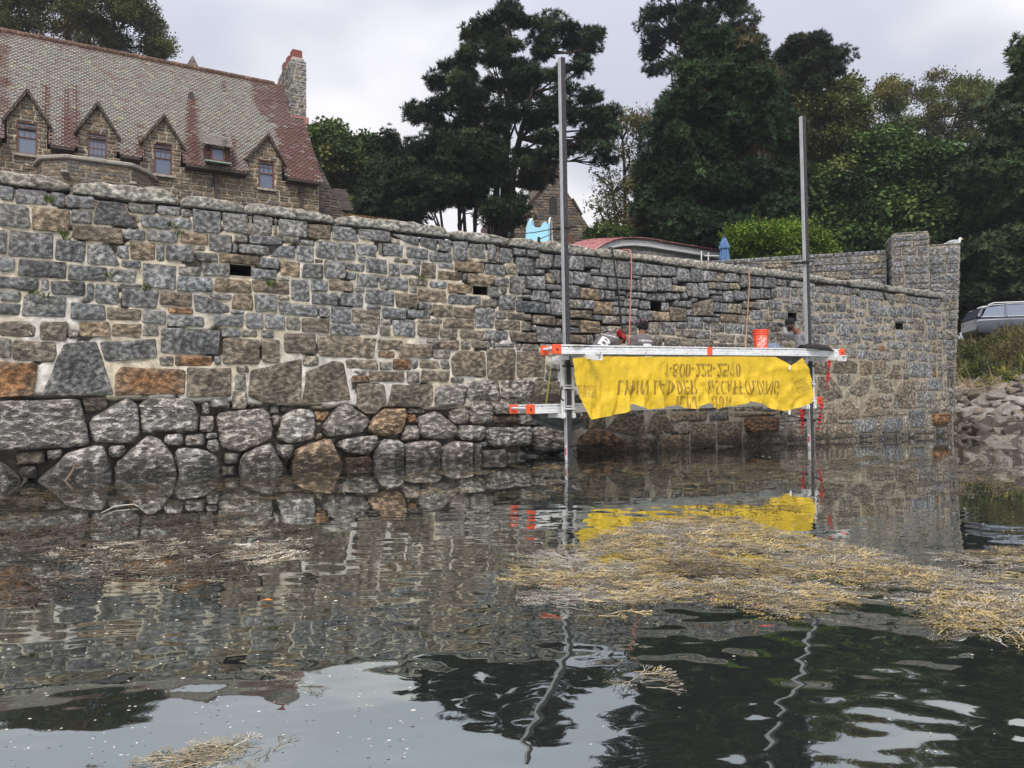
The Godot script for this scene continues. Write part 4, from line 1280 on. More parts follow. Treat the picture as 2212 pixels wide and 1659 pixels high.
	vg.tube([Vector3(vp.x, vp.y - 0.1, tv - 0.1), Vector3(vp.x, vp.y + 0.22, tv)], [0.06], 8)
	vg.box(Vector3(vp.x, vp.y - 0.02, tv + 0.02), Vector3(0.22, 0.25, 0.06))
	put("vent_pipe", vg, M.copper, h)
	# gutters and downpipes
	var edges = [s0]
	var ds = dorm.duplicate()
	ds.sort_custom(func(p, q): return p[0] < q[0])
	var gx = s0
	for d in ds + [[s1, s1]]:
		if d[0] - gx > 0.2:
			var g := Geo.new()
			g.box(Vector3((gx + d[0]) / 2, eave - 0.07, 0.42), Vector3(d[0] - gx - 0.1, 0.15, 0.14), Basis.IDENTITY, 0.03)
			g.box(Vector3((gx + d[0]) / 2, eave - 0.12, 0.2), Vector3(d[0] - gx - 0.1, 0.05, 0.4))
			put("gutter", g, M.copper, h)
		gx = d[1]
	for q in [[467, 375], [651, 398]]:
		var a = onto(FH, q[0], q[1], 0.12)
		var g := Geo.new()
		g.box(Vector3(a.x, (a.y + 3.9) / 2, 0.1), Vector3(0.1, a.y - 3.9, 0.09))
		g.box(Vector3(a.x, a.y - 0.22, 0.1), Vector3(0.2, 0.24, 0.16), Basis.IDENTITY, 0.03)
		g.box(Vector3(a.x, a.y - 0.55, 0.1), Vector3(0.15, 0.06, 0.12))
		put("downpipe", g, M.copper, h)
	# chimney
	var ca = onto(FH, 628, 200, -2.3); var cb = onto(FH, 663, 200, -2.3)
	var ct = onto(FH, 645, 130, -2.3).y
	var cw = cb.x - ca.x
	var cm := Geo.new()
	cm.col = Color(0.58, 0.54, 0.48)
	cm.box(Vector3((ca.x + cb.x) / 2, (ct + eave + 0.5) / 2, -3.5), Vector3(cw - 0.06, ct - eave - 0.5, 2.34))
	cm.box(Vector3((ca.x + cb.x) / 2, ct + 0.08, -3.5), Vector3(cw - 0.15, 0.18, 2.2), Basis.IDENTITY, 0.07)
	var ch = put("chimney", cm, M.mortar, h)
	var cS = rubble(Rect2(0, 0, cw, ct - eave - 0.6), Vector2(0.1, 0.2), Vector2(0.16, 0.42), 0.026)
	lay(ch, cS, M.granite, -0.05, 0.01, 0.01, 0.012, ["g", "w", "g", "b", "t"], 300, Transform3D(Basis.IDENTITY, Vector3(ca.x, eave + 0.6, -2.33)))
	cS = rubble(Rect2(0, 0, 2.4, ct - eave - 0.6), Vector2(0.1, 0.2), Vector2(0.16, 0.5), 0.026)
	lay(ch, cS, M.granite, -0.05, 0.01, 0.01, 0.012, ["g", "w", "g", "b", "t"], 300, Transform3D(Basis(Vector3.BACK, Vector3.UP, Vector3.LEFT), Vector3(ca.x + 0.03, eave + 0.6, -4.7)))
	for z in [-2.75, -3.45, -4.15]:
		var pg := Geo.new()
		pg.col = Color(0.2, 0.058, 0.046)
		pg.box(Vector3((ca.x + cb.x) / 2, ct + 0.3, z), Vector3(0.42, 0.5, 0.42), Basis.IDENTITY, 0.03)
		put("chimney_pot", pg, M.paint, ch)
	var fl := Geo.new()
	fl.col = Color(0.36, 0.17, 0.16)
	fl.box(Vector3((ca.x + cb.x) / 2, onto(FH, 645, 258, -2.2).y, -2.25), Vector3(cw + 0.1, 0.28, 0.12))
	put("chimney_flashing", fl, M.paint, h)
	# round turret tip behind the ridge
	var tb = onto(FH, 416, 128, -6.0); var tt = onto(FH, 414, 155, -6.0)
	var tg := Geo.new()
	tg.col = Color(0.40, 0.33, 0.29)
	tg.lathe([Vector2(1.0, tt.y - tb.y - 1.2), Vector2(0.36, -0.55), Vector2(0.17, -0.15), Vector2(0.02, 0.15)], 14, tb)
	put("turret_roof", tg, M.tile, h)
	# bowed balcony
	var bt = onto(FH, 143, 343, 1.4).y
	var plan = [onto(FH, 79, 340, 0.0), onto(FH, 92, 338, 0.9), onto(FH, 143, 341, 1.4), onto(FH, 283, 360, 1.4), onto(FH, 318, 372, 0.75), onto(FH, 335, 380, 0.0)]
	for a in plan.size(): plan[a].y = bt
	var bal := Geo.new()
	bal.col = Color(0.48, 0.42, 0.33)
	for a in plan.size() - 1:
		var p0 = plan[a]; var p1 = plan[a + 1]
		bal.face([Vector3(p0.x, 4, p0.z), Vector3(p1.x, 4, p1.z), p1, p0])
	var bn = put("balcony", bal, M.mortar, h)
	for a in plan.size() - 1:
		var p0 = plan[a]; var p1 = plan[a + 1]
		var ex = Vector3(p1.x - p0.x, 0, p1.z - p0.z)
		var wl = ex.length()
		ex /= wl
		var bs = rubble(Rect2(0, 0, wl, 1.9), Vector2(0.11, 0.2), Vector2(0.3, 0.75), 0.02)
		lay(bn, bs, M.house_stone, -0.05, 0.01, 0.008, 0.012, ["b", "t", "b", "g"], 60, Transform3D(Basis(ex, Vector3.UP, ex.cross(Vector3.UP)), Vector3(p0.x, bt - 1.92, p0.z)))
		var cg := Geo.new()
		cg.box(Vector3((p0.x + p1.x) / 2, bt + 0.06, (p0.z + p1.z) / 2) - ex.cross(Vector3.UP) * 0.1, Vector3(wl + 0.1, 0.14, 0.42), Basis(ex, Vector3.UP, ex.cross(Vector3.UP)), 0.035)
		put("balcony_coping", cg, M.sill, bn)
	var fl2 := Geo.new()
	fl2.col = Color(0.4, 0.38, 0.35)
	for a in range(1, plan.size() - 1): fl2.face([plan[0] - Vector3(0, 0.7, 0), plan[a] - Vector3(0, 0.7, 0), plan[a + 1] - Vector3(0, 0.7, 0)])
	put("balcony_floor", fl2, M.mortar, bn)
	for q in [[140, 373], [287, 398]]:
		var a = onto(FH, q[0], q[1], 1.5)
		var sg := Geo.new()
		sg.box(Vector3(a.x, a.y, 1.5), Vector3(0.22, 0.1, 0.4), Basis.IDENTITY, 0.03)
		put("balcony_spout", sg, M.sill, bn)
	# gable end of the rear wing at the right
	var wing = PackedVector2Array()
	for q in [[684, 340], [694, 362], [712, 400], [733, 440], [746, 466], [760, 520], [684, 520]]:
		var a = onto(FH, q[0], q[1], -2.5)
		wing.append(Vector2(a.x, a.y))
	var wg := Geo.new()
	wg.col = Color(0.30, 0.26, 0.20)
	wg.slab(wing, -6.0, -2.52)
	var wn = put("rear_wing", wg, M.mortar, h)
	lay(wn, rubble(bounds(wing), Vector2(0.1, 0.17), Vector2(0.2, 0.5), 0.02, [wing]), M.house_stone, -0.05, 0.01, 0.01, 0.012, ["d", "b", "d"], 150, Transform3D(Basis.IDENTITY, Vector3(0, 0, -2.51)))
	var rw := Geo.new()
	rw.col = Color(0.36, 0.26, 0.24)
	var ra = onto(FH, 719, 408, -6.0); var rb = onto(FH, 744, 412, -6.0); var rc = onto(FH, 758, 455, -4.2); var rd = onto(FH, 733, 452, -4.2)
	rw.face([rd, rc, rb, ra])
	rw.face([rc + Vector3(0, -0.1, 0), rd + Vector3(0, -0.1, 0), ra + Vector3(0, -0.1, 0), rb + Vector3(0, -0.1, 0)])
	put("rear_roof", rw, M.tile, wn)
	tile_xf = []; tile_col = []
	var rex = (rc - rd).normalized()
	tiles_on(rd, rex, (ra - rd).normalized(), rd.distance_to(rc), rd.distance_to(ra), Vector2(0.16, 0.13), func(p): return true, func(p): return Color(0.38, 0.28, 0.26) * rng.randf_range(0.7, 1.2))
	if tile_xf.size(): tag(many("rear_roof_tile", tile_mesh(0.15, 0.19), M.tile, tile_xf, tile_col, wn), "", "", "", "stuff")
	# a low garden wall with an orange-lichened tile coping
	var ga = onto(FH, 745, 460, -1.0); var gb = onto(FH, 850, 473, -1.0)
	var gw = thing("garden_wall", FH, "low garden wall capped with orange lichened tiles right of the house", "wall")
	var gg := Geo.new()
	gg.col = Color(0.4, 0.34, 0.26)
	gg.box(Vector3((ga.x + gb.x) / 2, (ga.y + 3.8) / 2 - 0.1, -1.2), Vector3(gb.x - ga.x, ga.y - 3.8 - 0.2, 0.4))
	put("wall_body", gg, M.mortar, gw)
	for kk in 14:
		var cg := Geo.new()
		cg.col = Color(0.45, 0.22, 0.12).lerp(Color(0.5, 0.36, 0.1), rng.randf()) * rng.randf_range(0.75, 1.15)
		var x = lerpf(ga.x, gb.x, (kk + 0.5) / 14.0)
		for rw2 in 3: cg.box(Vector3(x, ga.y - 0.06 - rw2 * 0.11, -1.0 + rw2 * 0.07), Vector3((gb.x - ga.x) / 14.4, 0.1, 0.28), Basis(Vector3.RIGHT, 0.25))
		put("coping_tile", cg, M.tile, gw)

# ---------------------------------------------------------------- the gabled stone building behind the pines
func build_far_house() -> void:
	var D = 55.0
	var o = at(1195, 500, D)
	var fr = Transform3D(Basis(Vector3(0.98, 0, -0.2).normalized(), Vector3.UP, Vector3(0.2, 0, 0.98).normalized()), Vector3(o.x, 0, o.z))
	var h = thing("gabled_stone_house", fr, "brown stone gable with central chimney and arched window behind the pines", "house")
	var pl := PackedVector2Array()
	for q in [[1090, 560], [1100, 500], [1134, 452], [1158, 425], [1181, 398], [1182, 352], [1212, 351], [1216, 400], [1236, 432], [1256, 466], [1276, 496], [1300, 524], [1306, 560]]:
		var a = onto(fr, q[0], q[1])
		pl.append(Vector2(a.x, a.y))
	var wa = onto(fr, 1187, 465); var wb = onto(fr, 1203, 425)
	var win := PackedVector2Array([Vector2(wa.x, wa.y), Vector2(wb.x, wa.y), Vector2(wb.x, wb.y - 0.25), Vector2(lerpf(wa.x, wb.x, 0.8), wb.y - 0.07), Vector2(lerpf(wa.x, wb.x, 0.5), wb.y), Vector2(lerpf(wa.x, wb.x, 0.2), wb.y - 0.07), Vector2(wa.x, wb.y - 0.25)])
	var g := Geo.new()
	g.col = Color(0.30, 0.255, 0.19)
	g.slab(pl, -6.0, 0.0)
	put("wall", g, M.mortar, h)
	var S = rubble(bounds(pl), Vector2(0.15, 0.28), Vector2(0.3, 0.8), 0.035, [pl], [win])
	lay(h, S, M.house_stone, -0.04, 0.03, 0.015, 0.02, ["b", "b", "d", "t"], 300)
	var wf := Geo.new()
	wf.slab(win, 0.004, 0.02)
	var w = put("window", wf, M.dark, h)
	var bars := Geo.new()
	for k in [0.33, 0.66]: bars.box(Vector3(lerpf(wa.x, wb.x, k), (wa.y + wb.y) / 2, 0.03), Vector3(0.04, wb.y - wa.y, 0.02))
	for k in [0.25, 0.5, 0.75]: bars.box(Vector3((wa.x + wb.x) / 2, lerpf(wa.y, wb.y, k), 0.032), Vector3(wb.x - wa.x, 0.04, 0.02))
	put("glazing_bars", bars, M.copper, w)
	var v = Geo.new()
	v.col = Color(0.2, 0.16, 0.12)
	for k in range(3, pl.size() - 2):
		if k == 4 or k == 5 or k == 6: continue
		var a = pl[k]; var b = pl[k + 1]
		var d = (b - a).normalized()
		v.box(Vector3((a.x + b.x) / 2, (a.y + b.y) / 2 + 0.06, -0.1), Vector3(a.distance_to(b) + 0.05, 0.14, 0.5), Basis(Vector3(d.x, d.y, 0), Vector3(-d.y, d.x, 0), Vector3.BACK))
	put("verge", v, M.house_stone, h)
	var dr := Geo.new()
	var da = onto(fr, 1222, 505); var db = onto(fr, 1236, 560)
	dr.box(Vector3((da.x + db.x) / 2, (da.y + db.y) / 2, 0.05), Vector3(db.x - da.x, da.y - db.y, 0.08))
	put("door", dr, M.frame, h)
	var rf := Geo.new()
	rf.col = Color(0.36, 0.22, 0.19)
	var r0 = onto(fr, 1050, 480, -3.0); var r1 = onto(fr, 1150, 480, -3.0)
	rf.box(Vector3((r0.x + r1.x) / 2, r0.y - 0.8, -3.0), Vector3(r1.x - r0.x, 1.6, 5.0), Basis(Vector3.BACK, 0.0))
	put("low_roof", rf, M.tile, h)

# ---------------------------------------------------------------- the pool house with its curved eyebrow roof
func build_pool_house() -> void:
	var D = 29.0
	var o = at(1430, 540, D)
	var fr = Transform3D(Basis(Vector3(0.90, 0, -0.43).normalized(), Vector3.UP, Vector3(0.43, 0, 0.90).normalized()), Vector3(o.x, 0, o.z))
	var h = thing("pool_house", fr, "low grey block pool house with curved white fascia and red roof", "building")
	var top = []
	for q in [[1282, 543], [1295, 535], [1310, 527], [1325, 521.5], [1345, 518], [1370, 517.5], [1400, 520], [1430, 525.5], [1470, 532], [1520, 540], [1566, 548]]:
		var a = onto(fr, q[0], q[1], 0.0)
		top.append(Vector2(a.x, a.y))
	var wall := PackedVector2Array()
	for a in top: wall.append(a - Vector2(0, 0.12))
	wall.append(Vector2(top[-1].x - 0.25, 3.7)); wall.append(Vector2(top[0].x + 0.1, 3.7))
	var g := Geo.new()
	g.col = Color(0.34, 0.33, 0.31)
	g.slab(wall, -4.0, -0.14)
	put("wall", g, M.mortar, h)
	var clip := PackedVector2Array()
	for a in top: clip.append(a - Vector2(0, 0.35))
	clip.append(Vector2(top[-1].x - 0.3, 5.0)); clip.append(Vector2(top[0].x + 0.4, 5.0))
	lay(h, rubble(bounds(clip), Vector2(0.24, 0.27), Vector2(0.35, 0.6), 0.018, [clip]), M.mortar, -0.05, 0.006, 0.003, 0.008, ["c", "g"], 150, Transform3D(Basis.IDENTITY, Vector3(0, 0, -0.13)), "block")
	var f := Geo.new()
	var rf := Geo.new()
	for k in top.size() - 1:
		var a = top[k]; var b = top[k + 1]
		var d = (b - a).normalized()
		var bs = Basis(Vector3(d.x, d.y, 0), Vector3(-d.y, d.x, 0), Vector3.BACK)
		f.box(Vector3((a.x + b.x) / 2, (a.y + b.y) / 2 - 0.13, 0.02), Vector3(a.distance_to(b) + 0.01, 0.22, 0.07), bs)
		f.box(Vector3((a.x + b.x) / 2, (a.y + b.y) / 2 - 0.20, -0.05), Vector3(a.distance_to(b) + 0.01, 0.05, 0.25), bs)
	put("fascia", f, M.fascia, h)
	tile_xf = []; tile_col = []
	for k in top.size() - 1:
		var a = top[k]; var b = top[k + 1]
		var d = (b - a).normalized()
		rf.face([Vector3(a.x, a.y, 0.1), Vector3(b.x, b.y, 0.1), Vector3(b.x, b.y + 0.40, -2.2), Vector3(a.x, a.y + 0.40, -2.2)])
		var upv = Vector3(0, 0.40, -2.3)
		tiles_on(Vector3(a.x, a.y + 0.02, 0.1), Vector3(d.x, d.y, 0), upv.normalized(), a.distance_to(b) - 0.06, upv.length(), Vector2(0.2, 0.15), func(p): return true, func(p): return Color(0.44, 0.14, 0.15).lerp(Color(0.5, 0.27, 0.27), rng.randf()) * rng.randf_range(0.8, 1.1))
	rf.col = Color(0.3, 0.1, 0.1)
	put("roof", rf, M.paint, h)
	tag(many("roof_shingle", tile_mesh(0.19, 0.2), M.paint, tile_xf, tile_col, h), "red asphalt shingles", "", "", "stuff")
	var pf := Geo.new()
	for q in [[1515, 548], [1530, 551]]:
		var a = onto(fr, q[0], q[1], 0.4)
		pf.tube([Vector3(a.x, 3.9, 0.4), Vector3(a.x, a.y + 0.1, 0.4)], [0.03], 6)
	var a1 = onto(fr, 1522, 553, 0.4); var a2 = onto(fr, 1553, 553, 0.4)
	pf.tube([a1, a2], [0.03], 6)
	put("pipe_frame", pf, M.alu, h)
	var wn := Geo.new()
	var w0 = onto(fr, 1338, 541, -0.1); var w1 = onto(fr, 1350, 553, -0.1)
	wn.box(Vector3((w0.x + w1.x) / 2, (w0.y + w1.y) / 2, -0.1), Vector3(w1.x - w0.x, w0.y - w1.y, 0.06))
	put("doorway", wn, M.frame, h)
# ---------------------------------------------------------------- trees
func needle_tuft() -> Mesh:                # a tuft of needles round a twig's end, about 1 across
	var g := Geo.new()
	var r := RandomNumberGenerator.new()
	r.seed = 5
	for k in 22:
		var a = TAU * k / 22.0 * 5.0 + r.randf_range(-0.3, 0.3)
		var el = r.randf_range(-0.35, 1.25)
		var d = Vector3(cos(a) * cos(el), sin(el), sin(a) * cos(el))
		var s = d.cross(Vector3(0.3, 0.8, 0.52)).normalized() * 0.034
		var l = r.randf_range(0.38, 0.58)
		g.col = Color(1, 1, 1) * r.randf_range(0.75, 1.2)
		var b0 = g.p(-s * 0.6); var b1 = g.p(s * 0.6)
		var m0 = g.p(d * l * 0.6 - s); var m1 = g.p(d * l * 0.6 + s)
		var t0 = g.p(d * l)
		g.q(b0, b1, m1, m0); g.t(m0, m1, t0)
	return g.mesh()
func leaf_spray(n: int, size: float, droop: float) -> Mesh:     # a spray of separate leaves, about 1 across
	var g := Geo.new()
	var r := RandomNumberGenerator.new()
	r.seed = 9
	for k in n:
		var c = Vector3(r.randf_range(-1, 1), r.randf_range(-0.7, 0.7), r.randf_range(-1, 1))
		if c.length() > 1.0: c = c.normalized() * r.randf_range(0.5, 1.0)
		c *= 0.5
		var out = (c + Vector3(0, -droop, 0)).normalized()
		var nn = (Vector3.UP * 0.9 + Vector3(r.randf_range(-1, 1), r.randf_range(-0.6, 0.6), r.randf_range(-1, 1))).normalized()
		var s = out.cross(nn).normalized() * size * 0.42
		out = nn.cross(s).normalized()
		g.col = Color(1, 1, 1) * r.randf_range(0.75, 1.25)
		var a = g.p(c); var b = g.p(c + out * size * 0.45 + s); var d = g.p(c + out * size); var e = g.p(c + out * size * 0.45 - s)
		g.q(a, b, d, e)
	return g.mesh()

var meshes := {}
func inside_px(pl: PackedVector2Array, p: Vector2) -> bool:
	return Geometry2D.is_point_in_polygon(p, pl)

# A tree measured by the outline of its crown. Clumps fill the crown's volume at its own distance; limbs run from the trunk to the clumps.
func tree(called: String, label: String, outline_px: Array, d: float, depth: float, trunks: Array, clump: float, n_clumps: int, per: int, leaf: String, size: float, cols: Array, flat := 0.62, group := "trees behind the wall", limbs := 14, gaps := 0.0) -> void:
	var pl := PackedVector2Array()
	for k in range(0, outline_px.size(), 2): pl.append(Vector2(outline_px[k], outline_px[k + 1]))
	var b = bounds(pl)
	var mid = b.get_center()
	var base: Vector3
	if trunks.size(): base = at(trunks[0][0], trunks[0][1], d)
	else: base = at(mid.x, b.end.y, d)
	base.y = land_at(base)
	var o = thing(called, Transform3D(Basis.IDENTITY, base), label, "tree" if not called.contains("shrub") else "shrub", group)
	var inv = -base
	var tr := Geo.new()
	var nodes = []
	for t in trunks:                     # px points from the foot upwards, then the radius at the foot in metres
		var pts = []
		var m = (t.size() - 1) / 2
		for k in m:
			var w = at(t[k * 2], t[k * 2 + 1], d + (0.3 * sin(k * 2.0 + t[0])))
			pts.append(w + inv)
		pts[0].y = -0.1
		var fine = []
		for k in pts.size() - 1:
			for s in 4: fine.append(pts[k].lerp(pts[k + 1], s / 4.0) + Vector3(rng.randf_range(-1, 1), 0, rng.randf_range(-1, 1)) * t[-1] * 0.18)
		fine.append(pts[-1])
		var rad = []
		for k in fine.size(): rad.append(t[-1] * lerpf(1.0, 0.22, float(k) / (fine.size() - 1)))
		tr.tube(fine, rad, 9)
		nodes.append_array(fine.slice(int(fine.size() * 0.3)))
	var xf = []
	var cc = []
	var made = 0
	var tries = 0
	var centres = []
	while made < n_clumps and tries < n_clumps * 30:
		tries += 1
		var p = Vector2(rng.randf_range(b.position.x, b.end.x), rng.randf_range(b.position.y, b.end.y))
		if not inside_px(pl, p): continue
		if gaps > 0.0 and wall_n.get_noise_2d(p.x * 0.022, p.y * 0.03) < -0.35 + gaps * 0.5: continue
		# how much room there is to the sides sets how deep the crown is here
		var room = minf(1.0, minf(p.x - b.position.x, b.end.x - p.x) / (b.size.x * 0.33) + 0.25)
		var dd = d + rng.randf_range(-1, 1) * depth * room
		var ok = true
		var w = at(p.x, p.y, dd) + inv
		for q in centres:
			if q.distance_to(w) < clump * 0.62:
				ok = false
				break
		if not ok and rng.randf() < 0.85: continue
		centres.append(w)
		made += 1
		var cr = clump * rng.randf_range(0.7, 1.25)
		var shade = rng.randf_range(0.62, 1.4)
		var base_c: Color = cols[rng.randi() % cols.size()] if rng.randf() < 0.55 else cols[0]
		for k in per:
			var v = Vector3(rng.randfn(), rng.randfn(), rng.randfn())
			v = v.normalized() * pow(rng.randf(), 0.45)
			v.y = v.y * flat + (0.12 if leaf == "needle" else 0.0)
			var s = size * rng.randf_range(0.7, 1.3)
			var bs: Basis
			if leaf == "needle":
				bs = Basis(Quaternion(Vector3.UP, (v + Vector3(0, 0.75, 0)).normalized())) * Basis(Vector3.UP, rng.randf() * TAU)
			else:
				bs = Basis.from_euler(Vector3(rng.randf_range(-0.5, 0.5), rng.randf() * TAU, rng.randf_range(-0.5, 0.5)))
			xf.append(Transform3D(bs.scaled(Vector3(s, s, s)), w + v * cr))
			var jj = shade * rng.randf_range(0.5, 1.5)
			cc.append(Color(base_c.r * jj, base_c.g * jj, base_c.b * jj))
	var cnt = 0
	for w in centres:
		if nodes.is_empty() or cnt >= limbs: break
		if rng.randf() > float(limbs) / centres.size() * 1.2: continue
		cnt += 1
		var best = nodes[0]
		for q in nodes:
			if q.y < w.y and q.distance_to(w - Vector3(0, 0.8, 0)) < best.distance_to(w - Vector3(0, 0.8, 0)): best = q
		if best.distance_to(w) < 0.3: continue
		var sag = Vector3(rng.randf_range(-0.2, 0.2), best.distance_to(w) * rng.randf_range(-0.12, 0.05), rng.randf_range(-0.2, 0.2))
		var m1 = best.lerp(w, 0.35) + sag
		var m2 = best.lerp(w, 0.7) + sag * 0.8
		tr.tube([best, m1, m2, w], [0.085, 0.06, 0.04, 0.015], 5, false)
		for s in 3:
			var e = w + Vector3(rng.randf_range(-1, 1), rng.randf_range(-0.2, 0.7), rng.randf_range(-1, 1)) * clump * 0.9
			tr.tube([m2, m2.lerp(e, 0.5) + Vector3(0, -0.08, 0), e], [0.03, 0.02, 0.008], 4, false)
	if tr.v.size(): put("trunk", tr, M.bark, o)
	tag(many("crown", meshes[leaf], M.needle if leaf == "needle" else M.leaf, xf, cc, o), "", "", "", "stuff")

func land_at(w: Vector3) -> float:
	var q = FW.affine_inverse() * w
	return land(q.x, q.z)

func build_trees() -> void:
	meshes.needle = needle_tuft()
	meshes.leaf = leaf_spray(16, 0.30, 0.35)
	meshes.small = leaf_spray(18, 0.22, 0.2)
	var pine = [Color(0.036, 0.060, 0.030), Color(0.055, 0.080, 0.034), Color(0.07, 0.085, 0.04), Color(0.026, 0.044, 0.024)]
	var pine2 = [Color(0.036, 0.066, 0.032), Color(0.056, 0.092, 0.038), Color(0.026, 0.046, 0.026), Color(0.085, 0.07, 0.035)]
	var green = [Color(0.10, 0.145, 0.042), Color(0.14, 0.18, 0.05), Color(0.07, 0.11, 0.036), Color(0.16, 0.165, 0.05)]
	var olive = [Color(0.14, 0.16, 0.055), Color(0.19, 0.195, 0.065), Color(0.10, 0.12, 0.042), Color(0.20, 0.18, 0.065)]
	var deep = [Color(0.065, 0.11, 0.034), Color(0.105, 0.15, 0.044), Color(0.045, 0.078, 0.028)]
	# the tall spreading pine with three trunks
	tree("spreading_pine", "tall spreading black pine with three bare trunks near the centre", [1030, 22, 1065, 12, 1100, 8, 1130, 18, 1165, 28, 1205, 42, 1240, 62, 1278, 78, 1280, 125, 1262, 148, 1242, 165, 1270, 200, 1300, 240, 1325, 245, 1315, 290, 1325, 330, 1290, 365, 1255, 350, 1225, 330, 1185, 345, 1150, 300, 1120, 285, 1085, 300, 1040, 305, 990, 330, 960, 296, 930, 285, 884, 232, 892, 216, 950, 224, 938, 190, 928, 150, 948, 136, 990, 150, 958, 112, 962, 96, 1002, 90, 1012, 62, 1030, 55], 38.0, 3.0,
		[[1083, 505, 1090, 400, 1096, 280, 1100, 180, 1098, 60, 0.27], [1092, 505, 1105, 400, 1122, 300, 1150, 200, 1158, 100, 0.24], [1070, 505, 1072, 420, 1064, 330, 1050, 240, 0.2]], 0.72, 112, 85, "needle", 0.42, pine, 0.42, "pines behind the wall", 70, 0.55)
	tree("drooping_pine_bough_tree", "dark lower pine boughs hanging right of the three trunks", [1120, 330, 1160, 350, 1185, 378, 1190, 395, 1165, 392, 1150, 410, 1130, 385, 1135, 350], 37.0, 1.0, [[1098, 505, 1104, 400, 1118, 335, 1140, 360, 0.12]], 0.6, 14, 100, "needle", 0.36, pine, 0.6, "pines behind the wall", 8)
	tree("spreading_yew", "dark many-stemmed yew standing left of the pine trunks", [862, 330, 900, 312, 935, 300, 985, 305, 1040, 310, 1082, 310, 1090, 360, 1075, 400, 1085, 430, 1128, 428, 1124, 470, 1100, 500, 1040, 480, 1000, 440, 960, 450, 900, 470, 860, 480, 850, 420], 35.5, 2.2,
		[[1000, 505, 990, 420, 960, 340, 0.13], [1010, 505, 1030, 420, 1050, 340, 0.12], [1020, 505, 1000, 430, 1005, 350, 0.12], [985, 505, 950, 450, 910, 400, 0.09], [1035, 505, 1060, 450, 1075, 400, 0.09]], 0.75, 105, 105, "needle", 0.36, [Color(0.026, 0.042, 0.022), Color(0.034, 0.052, 0.024)], 0.6, "pines behind the wall", 50, 0.35)
	tree("maple", "round green maple behind the right end of the house", [668, 300, 688, 282, 712, 278, 740, 292, 762, 312, 775, 335, 785, 400, 780, 460, 748, 462, 722, 410, 700, 380, 684, 340], 44.0, 3.0, [[735, 480, 735, 400, 730, 330, 0.2]], 0.9, 62, 80, "leaf", 0.62, green)
	tree("maple_beyond", "darker maple between the round maple and the yew", [765, 320, 795, 298, 830, 308, 850, 330, 872, 345, 885, 400, 885, 480, 770, 478], 46.0, 2.5, [[820, 490, 820, 400, 815, 340, 0.2]], 0.9, 60, 75, "leaf", 0.62, deep)
	tree("juniper", "small feathery juniper with a pointed tip before the maples", [838, 290, 846, 288, 850, 320, 862, 350, 868, 400, 850, 440, 800, 470, 770, 460, 790, 400, 815, 350, 830, 320], 40.0, 1.2, [[835, 480, 838, 400, 843, 295, 0.1]], 0.5, 60, 80, "needle", 0.3, [Color(0.045, 0.062, 0.035), Color(0.055, 0.07, 0.035)], 1.0)
	tree("autumn_maple", "tall maple behind the house roof with a few yellowing leaves", [-80, -120, 300, -90, 316, -5, 322, 30, 345, 70, 362, 95, 360, 118, 330, 128, 300, 125, 240, 108, 160, 92, 80, 74, 0, 66, -80, 60], 48.0, 3.5, [[150, 300, 150, 100, 140, 0, 0.35], [60, 300, 62, 100, 50, 0, 0.22], [255, 300, 240, 100, 250, 20, 0.2]], 0.9, 120, 50, "small", 0.56, [Color(0.115, 0.12, 0.045), Color(0.15, 0.145, 0.05), Color(0.08, 0.09, 0.036), Color(0.30, 0.19, 0.045)], 0.7, "trees behind the wall", 60, 0.45)
	tree("thin_birch", "thin pale-leaved tree standing between the two great pines", [1292, 262, 1340, 236, 1400, 240, 1418, 330, 1400, 440, 1390, 500, 1320, 500, 1272, 452, 1310, 402, 1278, 392, 1290, 330], 45.0, 2.5, [[1352, 520, 1350, 400, 1345, 300, 1340, 250, 0.13], [1360, 520, 1372, 400, 1385, 300, 0.1], [1345, 520, 1325, 420, 1310, 340, 0.09]], 0.8, 62, 13, "small", 0.55, [Color(0.19, 0.18, 0.08), Color(0.26, 0.22, 0.11), Color(0.13, 0.13, 0.06)], 0.8, "trees behind the wall", 60)
	tree("tall_pine", "tallest pine reaching past the top of the photo behind the dense one", [1405, -10, 1440, -100, 1560, -100, 1625, 10, 1622, 50, 1650, 82, 1642, 110, 1598, 118, 1525, 92, 1492, 148, 1440, 172, 1400, 158, 1380, 132, 1402, 92, 1398, 50], 42.0, 2.6, [[1478, 500, 1478, 250, 1480, 100, 1490, -60, 0.28]], 0.75, 64, 80, "needle", 0.44, pine, 0.55, "pines behind the wall", 46, 0.3)
	tree("dense_pine", "massive dense dark pine just right of the centre", [1512, 82, 1548, 74, 1600, 92, 1640, 128, 1652, 182, 1690, 188, 1702, 240, 1718, 330, 1728, 420, 1702, 470, 1690, 532, 1400, 532, 1378, 450, 1400, 380, 1390, 322, 1428, 290, 1442, 222, 1478, 200, 1468, 152, 1498, 120], 33.0, 3.4, [[1555, 540, 1560, 400, 1560, 250, 1560, 110, 0.3]], 0.72, 330, 95, "needle", 0.44, pine2, 0.85, "pines behind the wall", 40)
	tree("leaning_pine", "pine whose tufted bough reaches right above the maples", [1692, 128, 1722, 76, 1768, 88, 1772, 118, 1838, 118, 1822, 140, 1790, 186, 1740, 200, 1700, 230, 1690, 190], 40.0, 1.6, [[1720, 540, 1722, 400, 1715, 250, 1730, 130, 0.22], [1715, 260, 1740, 190, 1790, 150, 1830, 128, 0.08]], 0.65, 48, 85, "needle", 0.40, [Color(0.05, 0.06, 0.034), Color(0.07, 0.065, 0.036)], 0.6, "pines behind the wall", 24)
